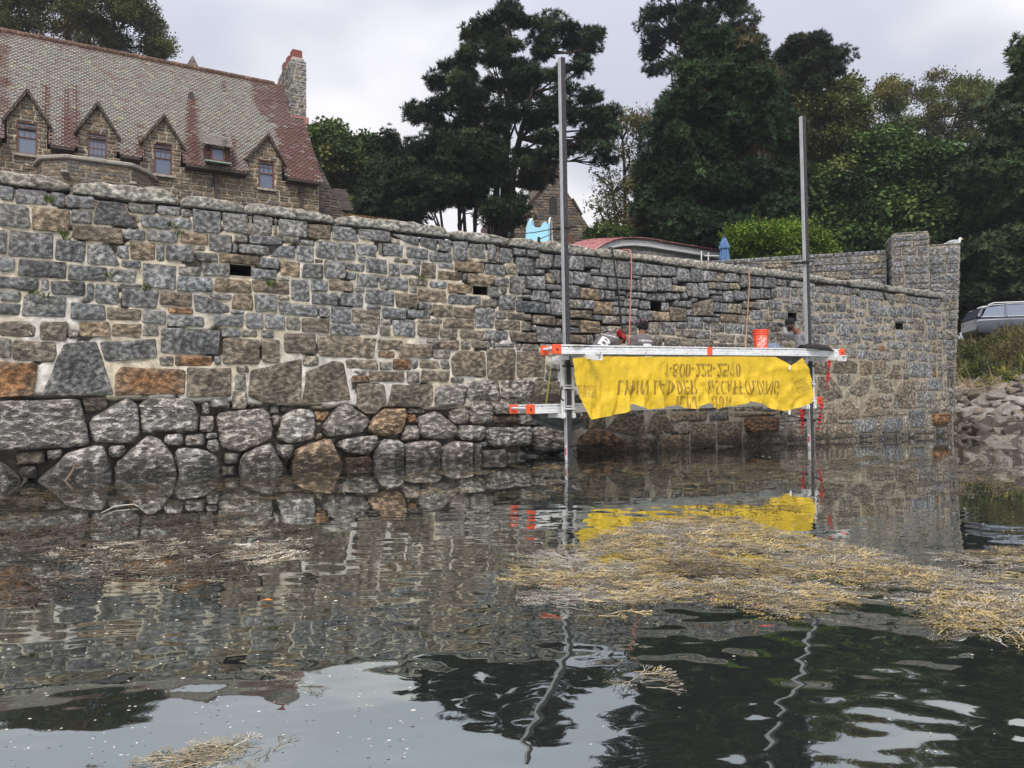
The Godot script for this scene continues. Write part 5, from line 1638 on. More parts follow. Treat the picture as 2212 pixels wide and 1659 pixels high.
	tree("locust", "feathery yellow-green locust right of the dense pine", [1712, 240, 1745, 205, 1790, 190, 1832, 168, 1858, 222, 1850, 300, 1862, 380, 1872, 470, 1865, 560, 1712, 560, 1700, 420, 1722, 330], 42.0, 3.0, [[1785, 560, 1785, 400, 1790, 250, 0.2]], 0.9, 125, 70, "small", 0.66, olive)
	tree("high_maple", "tall open-crowned maple against the sky at upper right", [1878, 192, 1900, 176, 1940, 165, 1960, 182, 1995, 165, 2060, 155, 2100, 170, 2135, 188, 2150, 222, 2140, 290, 2100, 330, 2040, 320, 1990, 350, 1930, 320, 1895, 300, 1880, 240], 52.0, 3.0, [[1990, 560, 1990, 420, 1960, 300, 1930, 210, 0.25], [2005, 560, 2015, 400, 2050, 300, 2080, 200, 0.22], [2000, 500, 2000, 350, 2005, 220, 0.18]], 0.85, 74, 44, "small", 0.58, olive, 0.42, "trees behind the wall", 74, 0.75)
	tree("broad_maple", "broad deep-green maple below the open-crowned one", [1850, 330, 1880, 288, 1910, 282, 1950, 300, 2000, 340, 2060, 332, 2110, 350, 2160, 340, 2170, 450, 2160, 560, 1850, 560], 40.0, 3.0, [[1990, 560, 1990, 480, 1980, 380, 0.25]], 0.9, 190, 85, "leaf", 0.66, deep)
	tree("dark_maple", "shaded maple filling the gap beside the right pole", [1690, 420, 1730, 380, 1790, 400, 1850, 390, 1880, 430, 1900, 570, 1700, 570], 38.0, 2.5, [[1800, 570, 1800, 500, 1800, 420, 0.2]], 0.9, 95, 80, "leaf", 0.62, deep)
	tree("edge_pine", "soft-needled white pine cut off by the right edge", [2130, 270, 2150, 210, 2185, 140, 2215, 95, 2340, 60, 2400, 300, 2380, 680, 2200, 640, 2090, 650, 2100, 560, 2085, 520, 2120, 450, 2062, 405, 2112, 372, 2108, 330], 33.0, 2.6, [[2260, 700, 2258, 400, 2250, 150, 0.25]], 0.85, 170, 75, "needle", 0.5, [Color(0.06, 0.085, 0.042), Color(0.08, 0.1, 0.048), Color(0.06, 0.095, 0.036)], 0.5, "pines behind the wall", 50)
	tree("shrub", "bright lime-green shrub behind the parapet wall", [1584, 516, 1600, 502, 1630, 494, 1680, 492, 1735, 502, 1770, 520, 1786, 545, 1780, 575, 1590, 575], 27.5, 1.4, [[1680, 580, 1680, 540, 1660, 515, 0.06], [1690, 580, 1705, 530, 0.05]], 0.5, 90, 75, "small", 0.36, [Color(0.13, 0.20, 0.03), Color(0.17, 0.23, 0.035), Color(0.09, 0.15, 0.025)], 0.7, "shrubs", 14)
	tree("thicket_shrub", "dark leafy thicket behind the parked car", [2070, 560, 2120, 540, 2200, 560, 2320, 540, 2330, 700, 2060, 690], 35.0, 1.6, [], 0.7, 100, 70, "leaf", 0.5, [Color(0.055, 0.078, 0.028), Color(0.08, 0.095, 0.035), Color(0.09, 0.085, 0.045)], 0.7, "shrubs")
	tree("hedge_shrub", "dark hedge at the foot of the trees between umbrella and piers", [1380, 520, 1480, 500, 1600, 520, 1900, 500, 2080, 520, 2090, 640, 1380, 640], 36.0, 1.6, [], 0.85, 150, 60, "leaf", 0.55, deep, 0.8, "shrubs")
	tree("shrub", "green bush by the utility poles left of the pool house", [1283, 500, 1310, 490, 1340, 500, 1370, 498, 1400, 512, 1400, 560, 1283, 560], 40.0, 1.2, [], 0.6, 40, 60, "leaf", 0.45, green, 0.7, "shrubs")
	# the wood that closes the view behind
	var xf = []
	var cc = []
	for k in 6500:
		var px = rng.randf_range(1380, 2420)
		var top = 430 + 60 * wall_n.get_noise_1d(px * 0.02)
		var py = rng.randf_range(top, 600)
		if px < 1500: py = rng.randf_range(470, 600)
		var s = rng.randf_range(1.2, 2.0)
		xf.append(Transform3D(Basis.from_euler(Vector3(rng.randf_range(-0.4, 0.4), rng.randf() * TAU, 0)).scaled(Vector3(s, s, s)), at(px, py, rng.randf_range(60, 68))))
		cc.append(Color(0.045, 0.062, 0.026) * rng.randf_range(0.6, 1.3))
	tag(many("distant_woods", meshes.leaf, M.leaf, xf, cc), "dark wood closing the view behind the nearer trees", "woods", "", "stuff")
	# utility poles
	for q in [[1331, 462, 1331, 520, "weathered utility pole with a crossarm seen left of the pool house"], [1429 - 57, 470, 1376, 520, "second utility pole, thinner, nearer the dense pine"]]:
		var p0 = at(q[0], q[1], 62.0); var p1 = at(q[2], 640, 62.0)
		var u = thing("utility_pole", Transform3D(Basis.IDENTITY, Vector3(p0.x, 3.8, p0.z)), q[4], "utility pole", "utility poles")
		var g := Geo.new()
		g.tube([Vector3(0, 0, 0), Vector3(0.05, p0.y - 3.8, 0)], [0.16, 0.12], 8)
		put("pole", g, M.bark, u)
		var ca := Geo.new()
		ca.box(Vector3(0, p0.y - 3.8 - 0.6, 0), Vector3(2.2, 0.12, 0.12), Basis(Vector3.UP, 0.3))
		for s in [-0.9, -0.4, 0.4, 0.9]: ca.lathe([Vector2(0.05, 0), Vector2(0.06, 0.12), Vector2(0.03, 0.2)], 6, Vector3(s, p0.y - 3.8 - 0.54, 0))
		put("crossarm", ca, M.bark, u)
# ---------------------------------------------------------------- the rocky shore, the weeds above it and the parked car
func rock_mesh(sd: int) -> Mesh:
	var r := RandomNumberGenerator.new()
	r.seed = sd
	var g := Geo.new()
	var planes = []
	for k in 13:
		var n = Vector3(r.randf_range(-1, 1), r.randf_range(-1, 1), r.randf_range(-1, 1)).normalized()
		planes.append([n, r.randf_range(0.55, 1.0)])
	planes.append([Vector3.UP, 0.6])
	var n1 = 10; var n2 = 16
	for a in n1 + 1:
		for b in n2:
			var th = PI * a / n1; var ph = TAU * b / n2
			var d = Vector3(sin(th) * cos(ph), cos(th), sin(th) * sin(ph))
			var t = 1.15
			for q in planes:
				var dn = d.dot(q[0])
				if dn > 0.05: t = minf(t, q[1] / dn)
			t *= 1.0 + 0.05 * wall_f.get_noise_3d(d.x * 4.0 + sd, d.y * 4.0, d.z * 4.0)
			g.col = Color(1, 1, 1) * (1.0 + 0.2 * wall_f.get_noise_3d(d.x * 2.0, d.y * 2.0 + sd, d.z * 2.0))
			g.p(d * t)
	var o := Geo.new()
	for a in n1:
		for b in n2:
			var a0 = a * n2 + b; var a1 = a * n2 + (b + 1) % n2
			o.col = g.c[a0]
			o.face([g.v[a0], g.v[a1], g.v[a1 + n2], g.v[a0 + n2]])
	return o.mesh()

func build_shore() -> void:
	var ms = []
	for k in 9: ms.append(rock_mesh(100 + k))
	var mats = []
	for k in 7:
		var c = [Color(0.50, 0.465, 0.44), Color(0.40, 0.375, 0.34), Color(0.60, 0.585, 0.57), Color(0.40, 0.35, 0.31), Color(0.46, 0.40, 0.32), Color(0.30, 0.265, 0.24), Color(0.33, 0.30, 0.265)][k]
		var m = M.mortar.duplicate()
		m.heightmap_scale = 3.0
		m.roughness = 0.85 if k != 5 and k != 3 else 0.5
		m.albedo_color = (Color(c.r * 1.05, c.g * 1.0, c.b * 0.97) if k != 5 and k != 3 else Color(c.r * 0.45, c.g * 0.42, c.b * 0.4)).linear_to_srgb()
		m.uv1_scale = Vector3(0.9, 0.9, 0.9)
		mats.append(m)
	var spots = []
	var tries = 0
	var inv = FW.affine_inverse()
	while spots.size() < 295 and tries < 20000:
		tries += 1
		var px = rng.randf_range(2035, 2290)
		var py = rng.randf_range(818, 985)
		# where that sight line meets the bank
		var hit = Vector3.ZERO
		var d = 12.0
		while d < 34.0:
			var w = at(px, py, d)
			if w.y < land_at(w):
				hit = w
				break
			d += 0.15
		if hit == Vector3.ZERO: continue
		var q = inv * hit
		if q.x < 14.75 and q.z < 0.25: continue
		if q.z < -1.0 and q.x < 15.6: continue
		var s = rng.randf_range(0.13, 0.36)
		if rng.randf() < 0.08: s = rng.randf_range(0.36, 0.5)
		var ok = true
		for o in spots:
			if o[0].distance_to(hit) < (o[1] + s) * 0.5:
				ok = false
				break
		if ok: spots.append([hit, s])
	print("rocks ", spots.size())
	var alike := {}
	for k in spots.size():
		var o := MeshInstance3D.new()
		o.name = numbered("shore_rock")
		o.mesh = ms[rng.randi() % ms.size()]
		var low = spots[k][0].y < 0.35
		o.material_override = mats[[3, 5, 6, 5, 1][rng.randi() % 5] if low else [0, 1, 2, 4, 6, 0, 2][rng.randi() % 7]]
		var s = spots[k][1]
		o.transform = Transform3D(Basis.from_euler(Vector3(rng.randf_range(-0.7, 0.7), rng.randf() * TAU, rng.randf_range(-0.7, 0.7))) * Basis.from_scale(Vector3(s * rng.randf_range(0.9, 1.3), s * rng.randf_range(0.6, 0.95), s * rng.randf_range(0.8, 1.1))), spots[k][0] + Vector3(0, s * 0.15, 0))
		add_child(o)
		var w2 = pixel(spots[k][0])
		var size_w = "large" if s > 0.33 else ("fist-small" if s < 0.2 else "middling")
		var kind_w = {0: "pinkish grey", 1: "grey-brown", 2: "pale grey", 3: "dark brown", 4: "tan", 5: "blackish wet", 6: "dull brown"}[mats.find(o.material_override)]
		var row = "at the water's edge" if low else ("low in the heap" if spots[k][0].y < 0.8 else ("halfway up the heap" if spots[k][0].y < 1.2 else "on top of the heap"))
		var col = "touching the wall's end" if w2.x < 2075 else ("near the wall's end" if w2.x < 2125 else ("midway right" if w2.x < 2170 else "by the photo's edge"))
		o.set_meta("label", "%s %s rock %s, %s" % [size_w, kind_w, row, col])
		tag(o, "", "rock", "rocks on the shore beside the wall's end")
		var lb: String = o.get_meta("label")
		if not alike.has(lb): alike[lb] = []
		alike[lb].append([w2.x, o])
	for lb in alike:
		var row2 = alike[lb]
		if row2.size() < 2: continue
		row2.sort_custom(func(p, q): return p[0] < q[0])
		for k in row2.size(): row2[k][1].set_meta("label", "%s, %s from left" % [lb, ["first", "second", "third", "fourth", "fifth", "sixth", "seventh", "eighth", "ninth", "tenth", "eleventh", "twelfth", "thirteenth", "fourteenth", "fifteenth", "sixteenth", "seventeenth", "eighteenth", "nineteenth", "twentieth", "twenty-first", "twenty-second", "twenty-third", "twenty-fourth"][mini(k, 23)]])
	# rubble between them
	var xf = []
	var cc = []
	for k in 900:
		var w = Vector3.ZERO
		var s0 = rng.randf_range(14.2, 22.0); var p0 = rng.randf_range(-5.0, 5.5)
		var h = land(s0, p0)
		if h < -0.3 or h > 1.9 or (s0 < 14.8 and p0 < 0.2): continue
		var s = rng.randf_range(0.06, 0.17)
		xf.append(Transform3D(Basis.from_euler(Vector3(rng.randf() * 6, rng.randf() * 6, rng.randf() * 6)).scaled(Vector3(s, s * 0.7, s)), FW * Vector3(s0, h + 0.02, p0)))
		cc.append(Color(0.45, 0.40, 0.35) * rng.randf_range(0.5, 1.3))
	tag(many("shore_rubble", ms[3], M.boulder, xf, cc), "small broken stones between the shore rocks", "rubble", "", "stuff")
	# grass and weeds on the bank
	xf = []; cc = []
	var gb = grass_blade(11, 0.011)
	for k in 9000:
		var s0 = rng.randf_range(15.4, 36.0); var p0 = rng.randf_range(-16.0, 6.0)
		var h = land(s0, p0)
		if h < 1.25: continue
		if h > 3.02 and rng.randf() < 0.5: continue
		if h < 1.7 and rng.randf() < 0.6: continue
		var patch = wall_n.get_noise_2d(s0 * 0.6, p0 * 0.6)
		var s = rng.randf_range(0.5, 1.1) * (1.2 if patch > 0 else 0.85) * (1.5 if h > 2.6 else 1.1)
		xf.append(Transform3D(Basis.from_euler(Vector3(rng.randf_range(-0.3, 0.3), rng.randf() * TAU, rng.randf_range(-0.3, 0.3))).scaled(Vector3(s, s, s)), FW * Vector3(s0, h - 0.05, p0)))
		var c = Color(0.17, 0.215, 0.07).lerp(Color(0.27, 0.22, 0.11), clampf(0.4 + patch * 1.6 + rng.randf_range(-0.2, 0.3), 0, 1))
		cc.append(c * rng.randf_range(0.7, 1.3))
	tag(many("bank_grass", gb, M.leaf, xf, cc), "tangled grass and weeds covering the bank above the rocks", "grass", "", "stuff")
	# bushes on the bank
	var bush = [[2085, 745, 27.0, 0.45, Color(0.20, 0.21, 0.045), "yellow-green leafy bush at the top of the bank beside the buttress"], [2130, 775, 26.0, 0.6, Color(0.10, 0.13, 0.045), "low green bush on the middle of the bank"], [2160, 815, 24.5, 0.5, Color(0.13, 0.155, 0.045), "flowering weed with small yellow heads just above the rocks"], [2105, 715, 29.0, 0.6, Color(0.11, 0.14, 0.05), "ragged green bush in front of the parked car's tail"], [2190, 765, 26.0, 0.7, Color(0.16, 0.13, 0.065), "brown dry bush at the right edge of the bank"], [2060, 705, 28.0, 0.4, Color(0.15, 0.17, 0.05), "small sapling close behind the buttress"], [2130, 706, 28.6, 0.5, Color(0.12, 0.15, 0.055), "ragged green bush before the parked car's rear door"], [2165, 708, 28.4, 0.5, Color(0.15, 0.15, 0.06), "yellowish bush before the middle of the parked car"], [2200, 706, 28.5, 0.55, Color(0.13, 0.14, 0.06), "tall weed bush before the parked car at the photo's edge"], [2240, 706, 28.5, 0.55, Color(0.12, 0.13, 0.05), "weed bush just past the photo's right edge"]]
	for q in bush:
		var w = at(q[0], q[1], q[2])
		var y = land_at(w)
		w.y = minf(w.y, y + 0.5)
		var o = thing("bank_bush", Transform3D(Basis.IDENTITY, Vector3(w.x, y, w.z)), q[5], "bush", "bushes on the bank")
		var st := Geo.new()
		for k in 9: st.tube([Vector3(0, -0.1, 0), Vector3(rng.randf_range(-0.3, 0.3), 0.4, rng.randf_range(-0.3, 0.3)), Vector3(rng.randf_range(-0.6, 0.6), rng.randf_range(0.5, 0.95), rng.randf_range(-0.6, 0.6))], [0.018, 0.012, 0.004], 4, false)
		put("stem", st, M.bark, o)
		xf = []; cc = []
		for k in 150:
			var v = Vector3(rng.randfn(), absf(rng.randfn()), rng.randfn()).normalized() * pow(rng.randf(), 0.5) * q[3]
			var s = rng.randf_range(0.16, 0.3)
			xf.append(Transform3D(Basis.from_euler(Vector3(rng.randf_range(-0.5, 0.5), rng.randf() * TAU, 0)).scaled(Vector3(s, s, s)), v * Vector3(1.3, 1.1, 1.3) + Vector3(0, 0.15, 0)))
			var c = q[4]
			if q[5].begins_with("flowering") and rng.randf() < 0.3: c = Color(0.42, 0.36, 0.05)
			cc.append(c * rng.randf_range(0.7, 1.3))
		tag(many("foliage", meshes.small, M.leaf, xf, cc, o), "", "", "", "stuff")
	# dead reeds thrown up above the rocks
	var rd := Geo.new()
	var ro = at(2085, 815, 24.0)
	for k in 70:
		rd.col = Color(0.40, 0.31, 0.20) * rng.randf_range(0.7, 1.2)
		var a = Vector3(rng.randf_range(-0.9, 1.3), rng.randf_range(0, 0.3), rng.randf_range(-0.5, 0.5))
		var d = Vector3(rng.randf_range(-1, 1), rng.randf_range(-0.15, 0.35), rng.randf_range(-0.4, 0.4)).normalized() * rng.randf_range(0.4, 1.0)
		rd.tube([a, a + d * 0.5 + Vector3(0, 0.05, 0), a + d], [0.009, 0.008, 0.004], 4, false)
	var rdo = put("driftwood_reeds", rd, M.paint)
	rdo.position = Vector3(ro.x, land_at(ro) + 0.1, ro.z)
	tag(rdo, "tangle of dead reeds washed up between rocks and bank", "reeds", "", "stuff")
	build_car()

func build_car() -> void:
	var a = at(2092, 688, 30.0)
	var fr = Transform3D(Basis(Vector3(0.97, 0, 0.24).normalized(), Vector3.UP, Vector3(-0.24, 0, 0.97).normalized()), Vector3(a.x, 3.12, a.z))
	var c = thing("parked_car", fr, "dark silver station wagon parked above the bank at the right edge", "car")
	var body := Geo.new()
	body.col = Color(0.07, 0.08, 0.11)
	var w = 0.92
	# lower body and glasshouse as cross-sections along the car, tail at x = 0
	var sec = [[0.0, 0.55, 0.95], [0.06, 0.32, 1.0], [0.9, 0.28, 1.02], [2.4, 0.26, 1.02], [3.5, 0.26, 1.0], [4.2, 0.3, 0.9], [4.62, 0.4, 0.72]]
	var base = body.v.size()
	for s in sec:
		var prof = [Vector2(-w * 0.95, s[1]), Vector2(-w, s[1] + 0.15), Vector2(-w, s[2] - 0.14), Vector2(-w * 0.93, s[2]), Vector2(w * 0.93, s[2]), Vector2(w, s[2] - 0.14), Vector2(w, s[1] + 0.15), Vector2(w * 0.95, s[1])]
		for p in prof: body.p(Vector3(s[0], p.y, p.x))
	for k in sec.size() - 1:
		for j in 8:
			var a0 = base + k * 8 + j; var a1 = base + k * 8 + (j + 1) % 8
			body.q(a0, a1, a1 + 8, a0 + 8)
	for k in [0, sec.size() - 1]:
		var l = []
		for j in 8: l.append(body.v[base + k * 8 + j])
		if k == 0: l.reverse()
		body.face(l)
	# roof skin and pillars
	var roofp = [[0.22, 1.34], [0.6, 1.50], [1.4, 1.545], [2.3, 1.52], [2.75, 1.42]]
	base = body.v.size()
	for s in roofp:
		for z in [-0.66, -0.58, 0.58, 0.66]: body.p(Vector3(s[0], s[1] - (0.05 if absf(z) > 0.6 else 0.0), z))
	for k in roofp.size() - 1:
		for j in 3: body.q(base + k * 4 + j + 1, base + k * 4 + j, base + k * 4 + j + 4, base + k * 4 + j + 5)
	for sd in [-1, 1]:
		for q in [[0.08, 1.0, 0.26, 1.36, 0.10], [1.0, 1.0, 1.08, 1.5, 0.05], [2.0, 1.0, 2.0, 1.5, 0.05], [3.35, 0.99, 2.72, 1.41, 0.06]]:
			body.tube([Vector3(q[0], q[1], 0.86 * sd), Vector3(q[2], q[3], 0.66 * sd)], [q[4], q[4] * 0.7], 6)
	var paint = mat(Color.WHITE, 0.25, 0.5, true)
	paint.clearcoat_enabled = true
	put("body", body, paint, c)
	for sd in [-1, 1]:
		for q in [[0.2, 0.42, 1.0, 1.06], [1.05, 1.1, 1.97, 1.97], [2.03, 2.03, 3.2, 2.66]]:
			var g := Geo.new()
			var y1 = 1.47
			g.face([Vector3(q[0], 1.01, 0.865 * sd), Vector3(q[2], 1.01, 0.865 * sd), Vector3(q[3], y1 - (0.06 if q[3] > 2.5 else 0.0), 0.67 * sd), Vector3(q[1], y1 - (0.08 if q[1] < 0.5 else 0.0), 0.67 * sd)])
			put("side_window", g, M.glass, c)
		var rl := Geo.new()
		rl.tube([Vector3(0.5, 1.49, 0.6 * sd), Vector3(0.7, 1.565, 0.6 * sd), Vector3(2.2, 1.575, 0.6 * sd), Vector3(2.45, 1.50, 0.6 * sd)], [0.022], 6)
		put("roof_rail", rl, M.alu, c)
		var tr := Geo.new()
		tr.tube([Vector3(0.15, 1.015, 0.875 * sd), Vector3(3.3, 1.01, 0.875 * sd)], [0.014], 5)
		tr.tube([Vector3(0.25, 1.37, 0.69 * sd), Vector3(0.6, 1.475, 0.68 * sd), Vector3(1.4, 1.515, 0.675 * sd), Vector3(2.3, 1.49, 0.675 * sd), Vector3(3.3, 1.01, 0.875 * sd)], [0.014], 5)
		put("window_trim", tr, M.alu, c)
		for x in [0.85, 3.65]:
			var t := Geo.new()
			var b = Basis(Vector3.RIGHT, PI / 2)
			t.lathe([Vector2(0.2, -0.1), Vector2(0.33, -0.1), Vector2(0.34, 0), Vector2(0.33, 0.1), Vector2(0.2, 0.1)], 18, Vector3(x, 0.33, 0.82 * sd), b)
			var wh = put("wheel", t, M.rubber, c)
			var rim := Geo.new()
			rim.lathe([Vector2(0.03, 0.02), Vector2(0.21, 0.06), Vector2(0.21, -0.06)], 12, Vector3(x, 0.33, 0.86 * sd), b)
			put("rim", rim, M.alu_dull, wh)
	var rw := Geo.new()
	rw.face([Vector3(0.03, 1.0, -0.75), Vector3(0.03, 1.0, 0.75), Vector3(0.2, 1.36, 0.6), Vector3(0.2, 1.36, -0.6)])
	put("rear_window", rw, M.glass, c)
	var fw := Geo.new()
	fw.face([Vector3(3.4, 1.0, 0.78), Vector3(3.4, 1.0, -0.78), Vector3(2.76, 1.41, -0.6), Vector3(2.76, 1.41, 0.6)])
	put("windscreen", fw, M.glass, c)
	for sd in [-1, 1]:
		var tl := Geo.new()
		tl.box(Vector3(0.02, 0.85, 0.75 * sd), Vector3(0.06, 0.18, 0.25), Basis.IDENTITY, 0.02)
		put("tail_light", tl, mat(L(0.12, 0.01, 0.012), 0.2), c)
# ---------------------------------------------------------------- lettering: outlines of the letters filled into a picture (flat print)
func glyphs(txt: String, bold := true) -> Array:          # triangles, and the box they fill
	var f := SystemFont.new()
	f.font_names = PackedStringArray(["Droid Sans"])
	f.font_weight = 700 if bold else 400
	var t := TextMesh.new()
	t.text = txt
	t.font = f
	t.font_size = 64
	t.depth = 0.0
	t.pixel_size = 0.01
	t.curve_step = 2.0
	var a = t.get_mesh_arrays()
	var v: PackedVector3Array = a[Mesh.ARRAY_VERTEX]
	var ix = a[Mesh.ARRAY_INDEX]
	var o := PackedVector2Array()
	var n = ix.size() if ix != null and ix.size() else v.size()
	for k in n:
		var p = v[ix[k]] if ix != null and ix.size() else v[k]
		o.append(Vector2(p.x, p.y))
	return [o, bounds(o)]
func print_text(im: Image, txt: String, box: Rect2, col: Color, flip_y := false, bridge := 0.0, rot := 0.0, fade := 1.0) -> void:
	var chars = []
	var g = glyphs(txt)
	var b: Rect2 = g[1]
	var c = box.get_center()
	var tr: PackedVector2Array = g[0]
	for k in range(0, tr.size(), 3):
		var q = []
		for j in 3:
			var p = (tr[k + j] - b.position) / b.size      # 0..1, y upwards
			var v = Vector2(box.position.x + p.x * box.size.x, box.position.y + (p.y if flip_y else 1.0 - p.y) * box.size.y)
			if rot != 0.0: v = c + (v - c).rotated(rot)
			q.append(v)
		var r = Rect2(q[0], Vector2.ZERO).expand(q[1]).expand(q[2])
		var ar = (q[1] - q[0]).cross(q[2] - q[0])
		if absf(ar) < 1e-6: continue
		for y in range(maxi(0, int(r.position.y)), mini(im.get_height() - 1, int(r.end.y)) + 1):
			for x in range(maxi(0, int(r.position.x)), mini(im.get_width() - 1, int(r.end.x)) + 1):
				var p = Vector2(x + 0.5, y + 0.5)
				var w0 = (q[1] - q[0]).cross(p - q[0]) / ar
				var w1 = (q[2] - q[1]).cross(p - q[1]) / ar
				var w2 = (q[0] - q[2]).cross(p - q[2]) / ar
				if w0 < -0.01 or w1 < -0.01 or w2 < -0.01: continue
				if bridge > 0.0:                       # the bars that hold a stencil together
					var ph = fposmod((p.x - box.position.x) / bridge, 1.0)
					if ph > 0.44 and ph < 0.57: continue
				im.set_pixel(x, y, im.get_pixel(x, y).lerp(col, fade))

# ---------------------------------------------------------------- the scaffold
var deck_low := 1.0
var deck_up := 1.9
var up_a := Vector3.ZERO
var up_b := Vector3.ONE
func deck_at(x: float) -> float:
	return lerpf(up_a.y, up_b.y, (x - up_a.x) / (up_b.x - up_a.x)) + 0.056
var pole_s := []

func plank(called: String, label: String, A: Vector3, B: Vector3, wide: float, sticker := false) -> Node3D:
	var dir = (B - A).normalized()
	var L_ = A.distance_to(B)
	var zx = Vector3(0, 0, 1)
	var up = zx.cross(dir).normalized()
	var fr = FW * Transform3D(Basis(dir, up, dir.cross(up)), A)
	var o = thing(called, fr, label, "scaffold plank", "aluminium scaffold planks")
	for z in [0.0, -wide]:
		var sg = 1.0 if z == 0.0 else -1.0
		var g := Geo.new()
		g.box(Vector3(L_ / 2, 0, z - 0.012 * sg), Vector3(L_ - 0.08, 0.150, 0.018))
		for y in [-0.066, 0.066]: g.box(Vector3(L_ / 2, y, z), Vector3(L_ - 0.08, 0.022, 0.03), Basis.IDENTITY, 0.004)
		for y in [-0.028, 0.022]: g.box(Vector3(L_ / 2, y, z - 0.001 * sg), Vector3(L_ - 0.08, 0.040, 0.010), Basis.IDENTITY, 0.003)
		put("rail", g, M.alu, o)
		for x in [0.06, L_ - 0.06]:
			var c := Geo.new()
			c.box(Vector3(x, 0, z), Vector3(0.17, 0.165, 0.046), Basis.IDENTITY, 0.02)
			var cap = put("end_cap", c, M.orange, o)
			var hl := Geo.new()
			hl.lathe([Vector2(0.0, 0), Vector2(0.020, 0), Vector2(0.020, 0.004), Vector2(0.0, 0.004)], 10, Vector3(x, -0.005, z + 0.023 * sg), Basis(Vector3.RIGHT, PI / 2 * sg))
			put("bolt_hole", hl, M.dark, cap)
	var n = int(L_ / 0.33)
	for k in n:
		var b := Geo.new()
		b.lathe([Vector2(0.0, 0), Vector2(0.012, 0), Vector2(0.008, 0.006), Vector2(0.0, 0.006)], 8, Vector3(0.3 + k * 0.33, 0.045 if k % 3 != 2 else -0.05, 0.006), Basis(Vector3.RIGHT, PI / 2))
		put("bolt", b, M.dark, o)
	var dk := Geo.new()
	var m = int(wide / 0.06)
	for k in m: dk.box(Vector3(L_ / 2, 0.045, -wide + (k + 0.5) * wide / m), Vector3(L_ - 0.2, 0.02, wide / m - 0.006))
	put("deck", dk, M.alu_dull, o)
	var ct := Geo.new()
	for x in [0.02, L_ - 0.02]: ct.tube([Vector3(x, 0.02, 0), Vector3(x, 0.02, -wide)], [0.022], 8)
	put("end_tube", ct, M.alu, o)
	return o

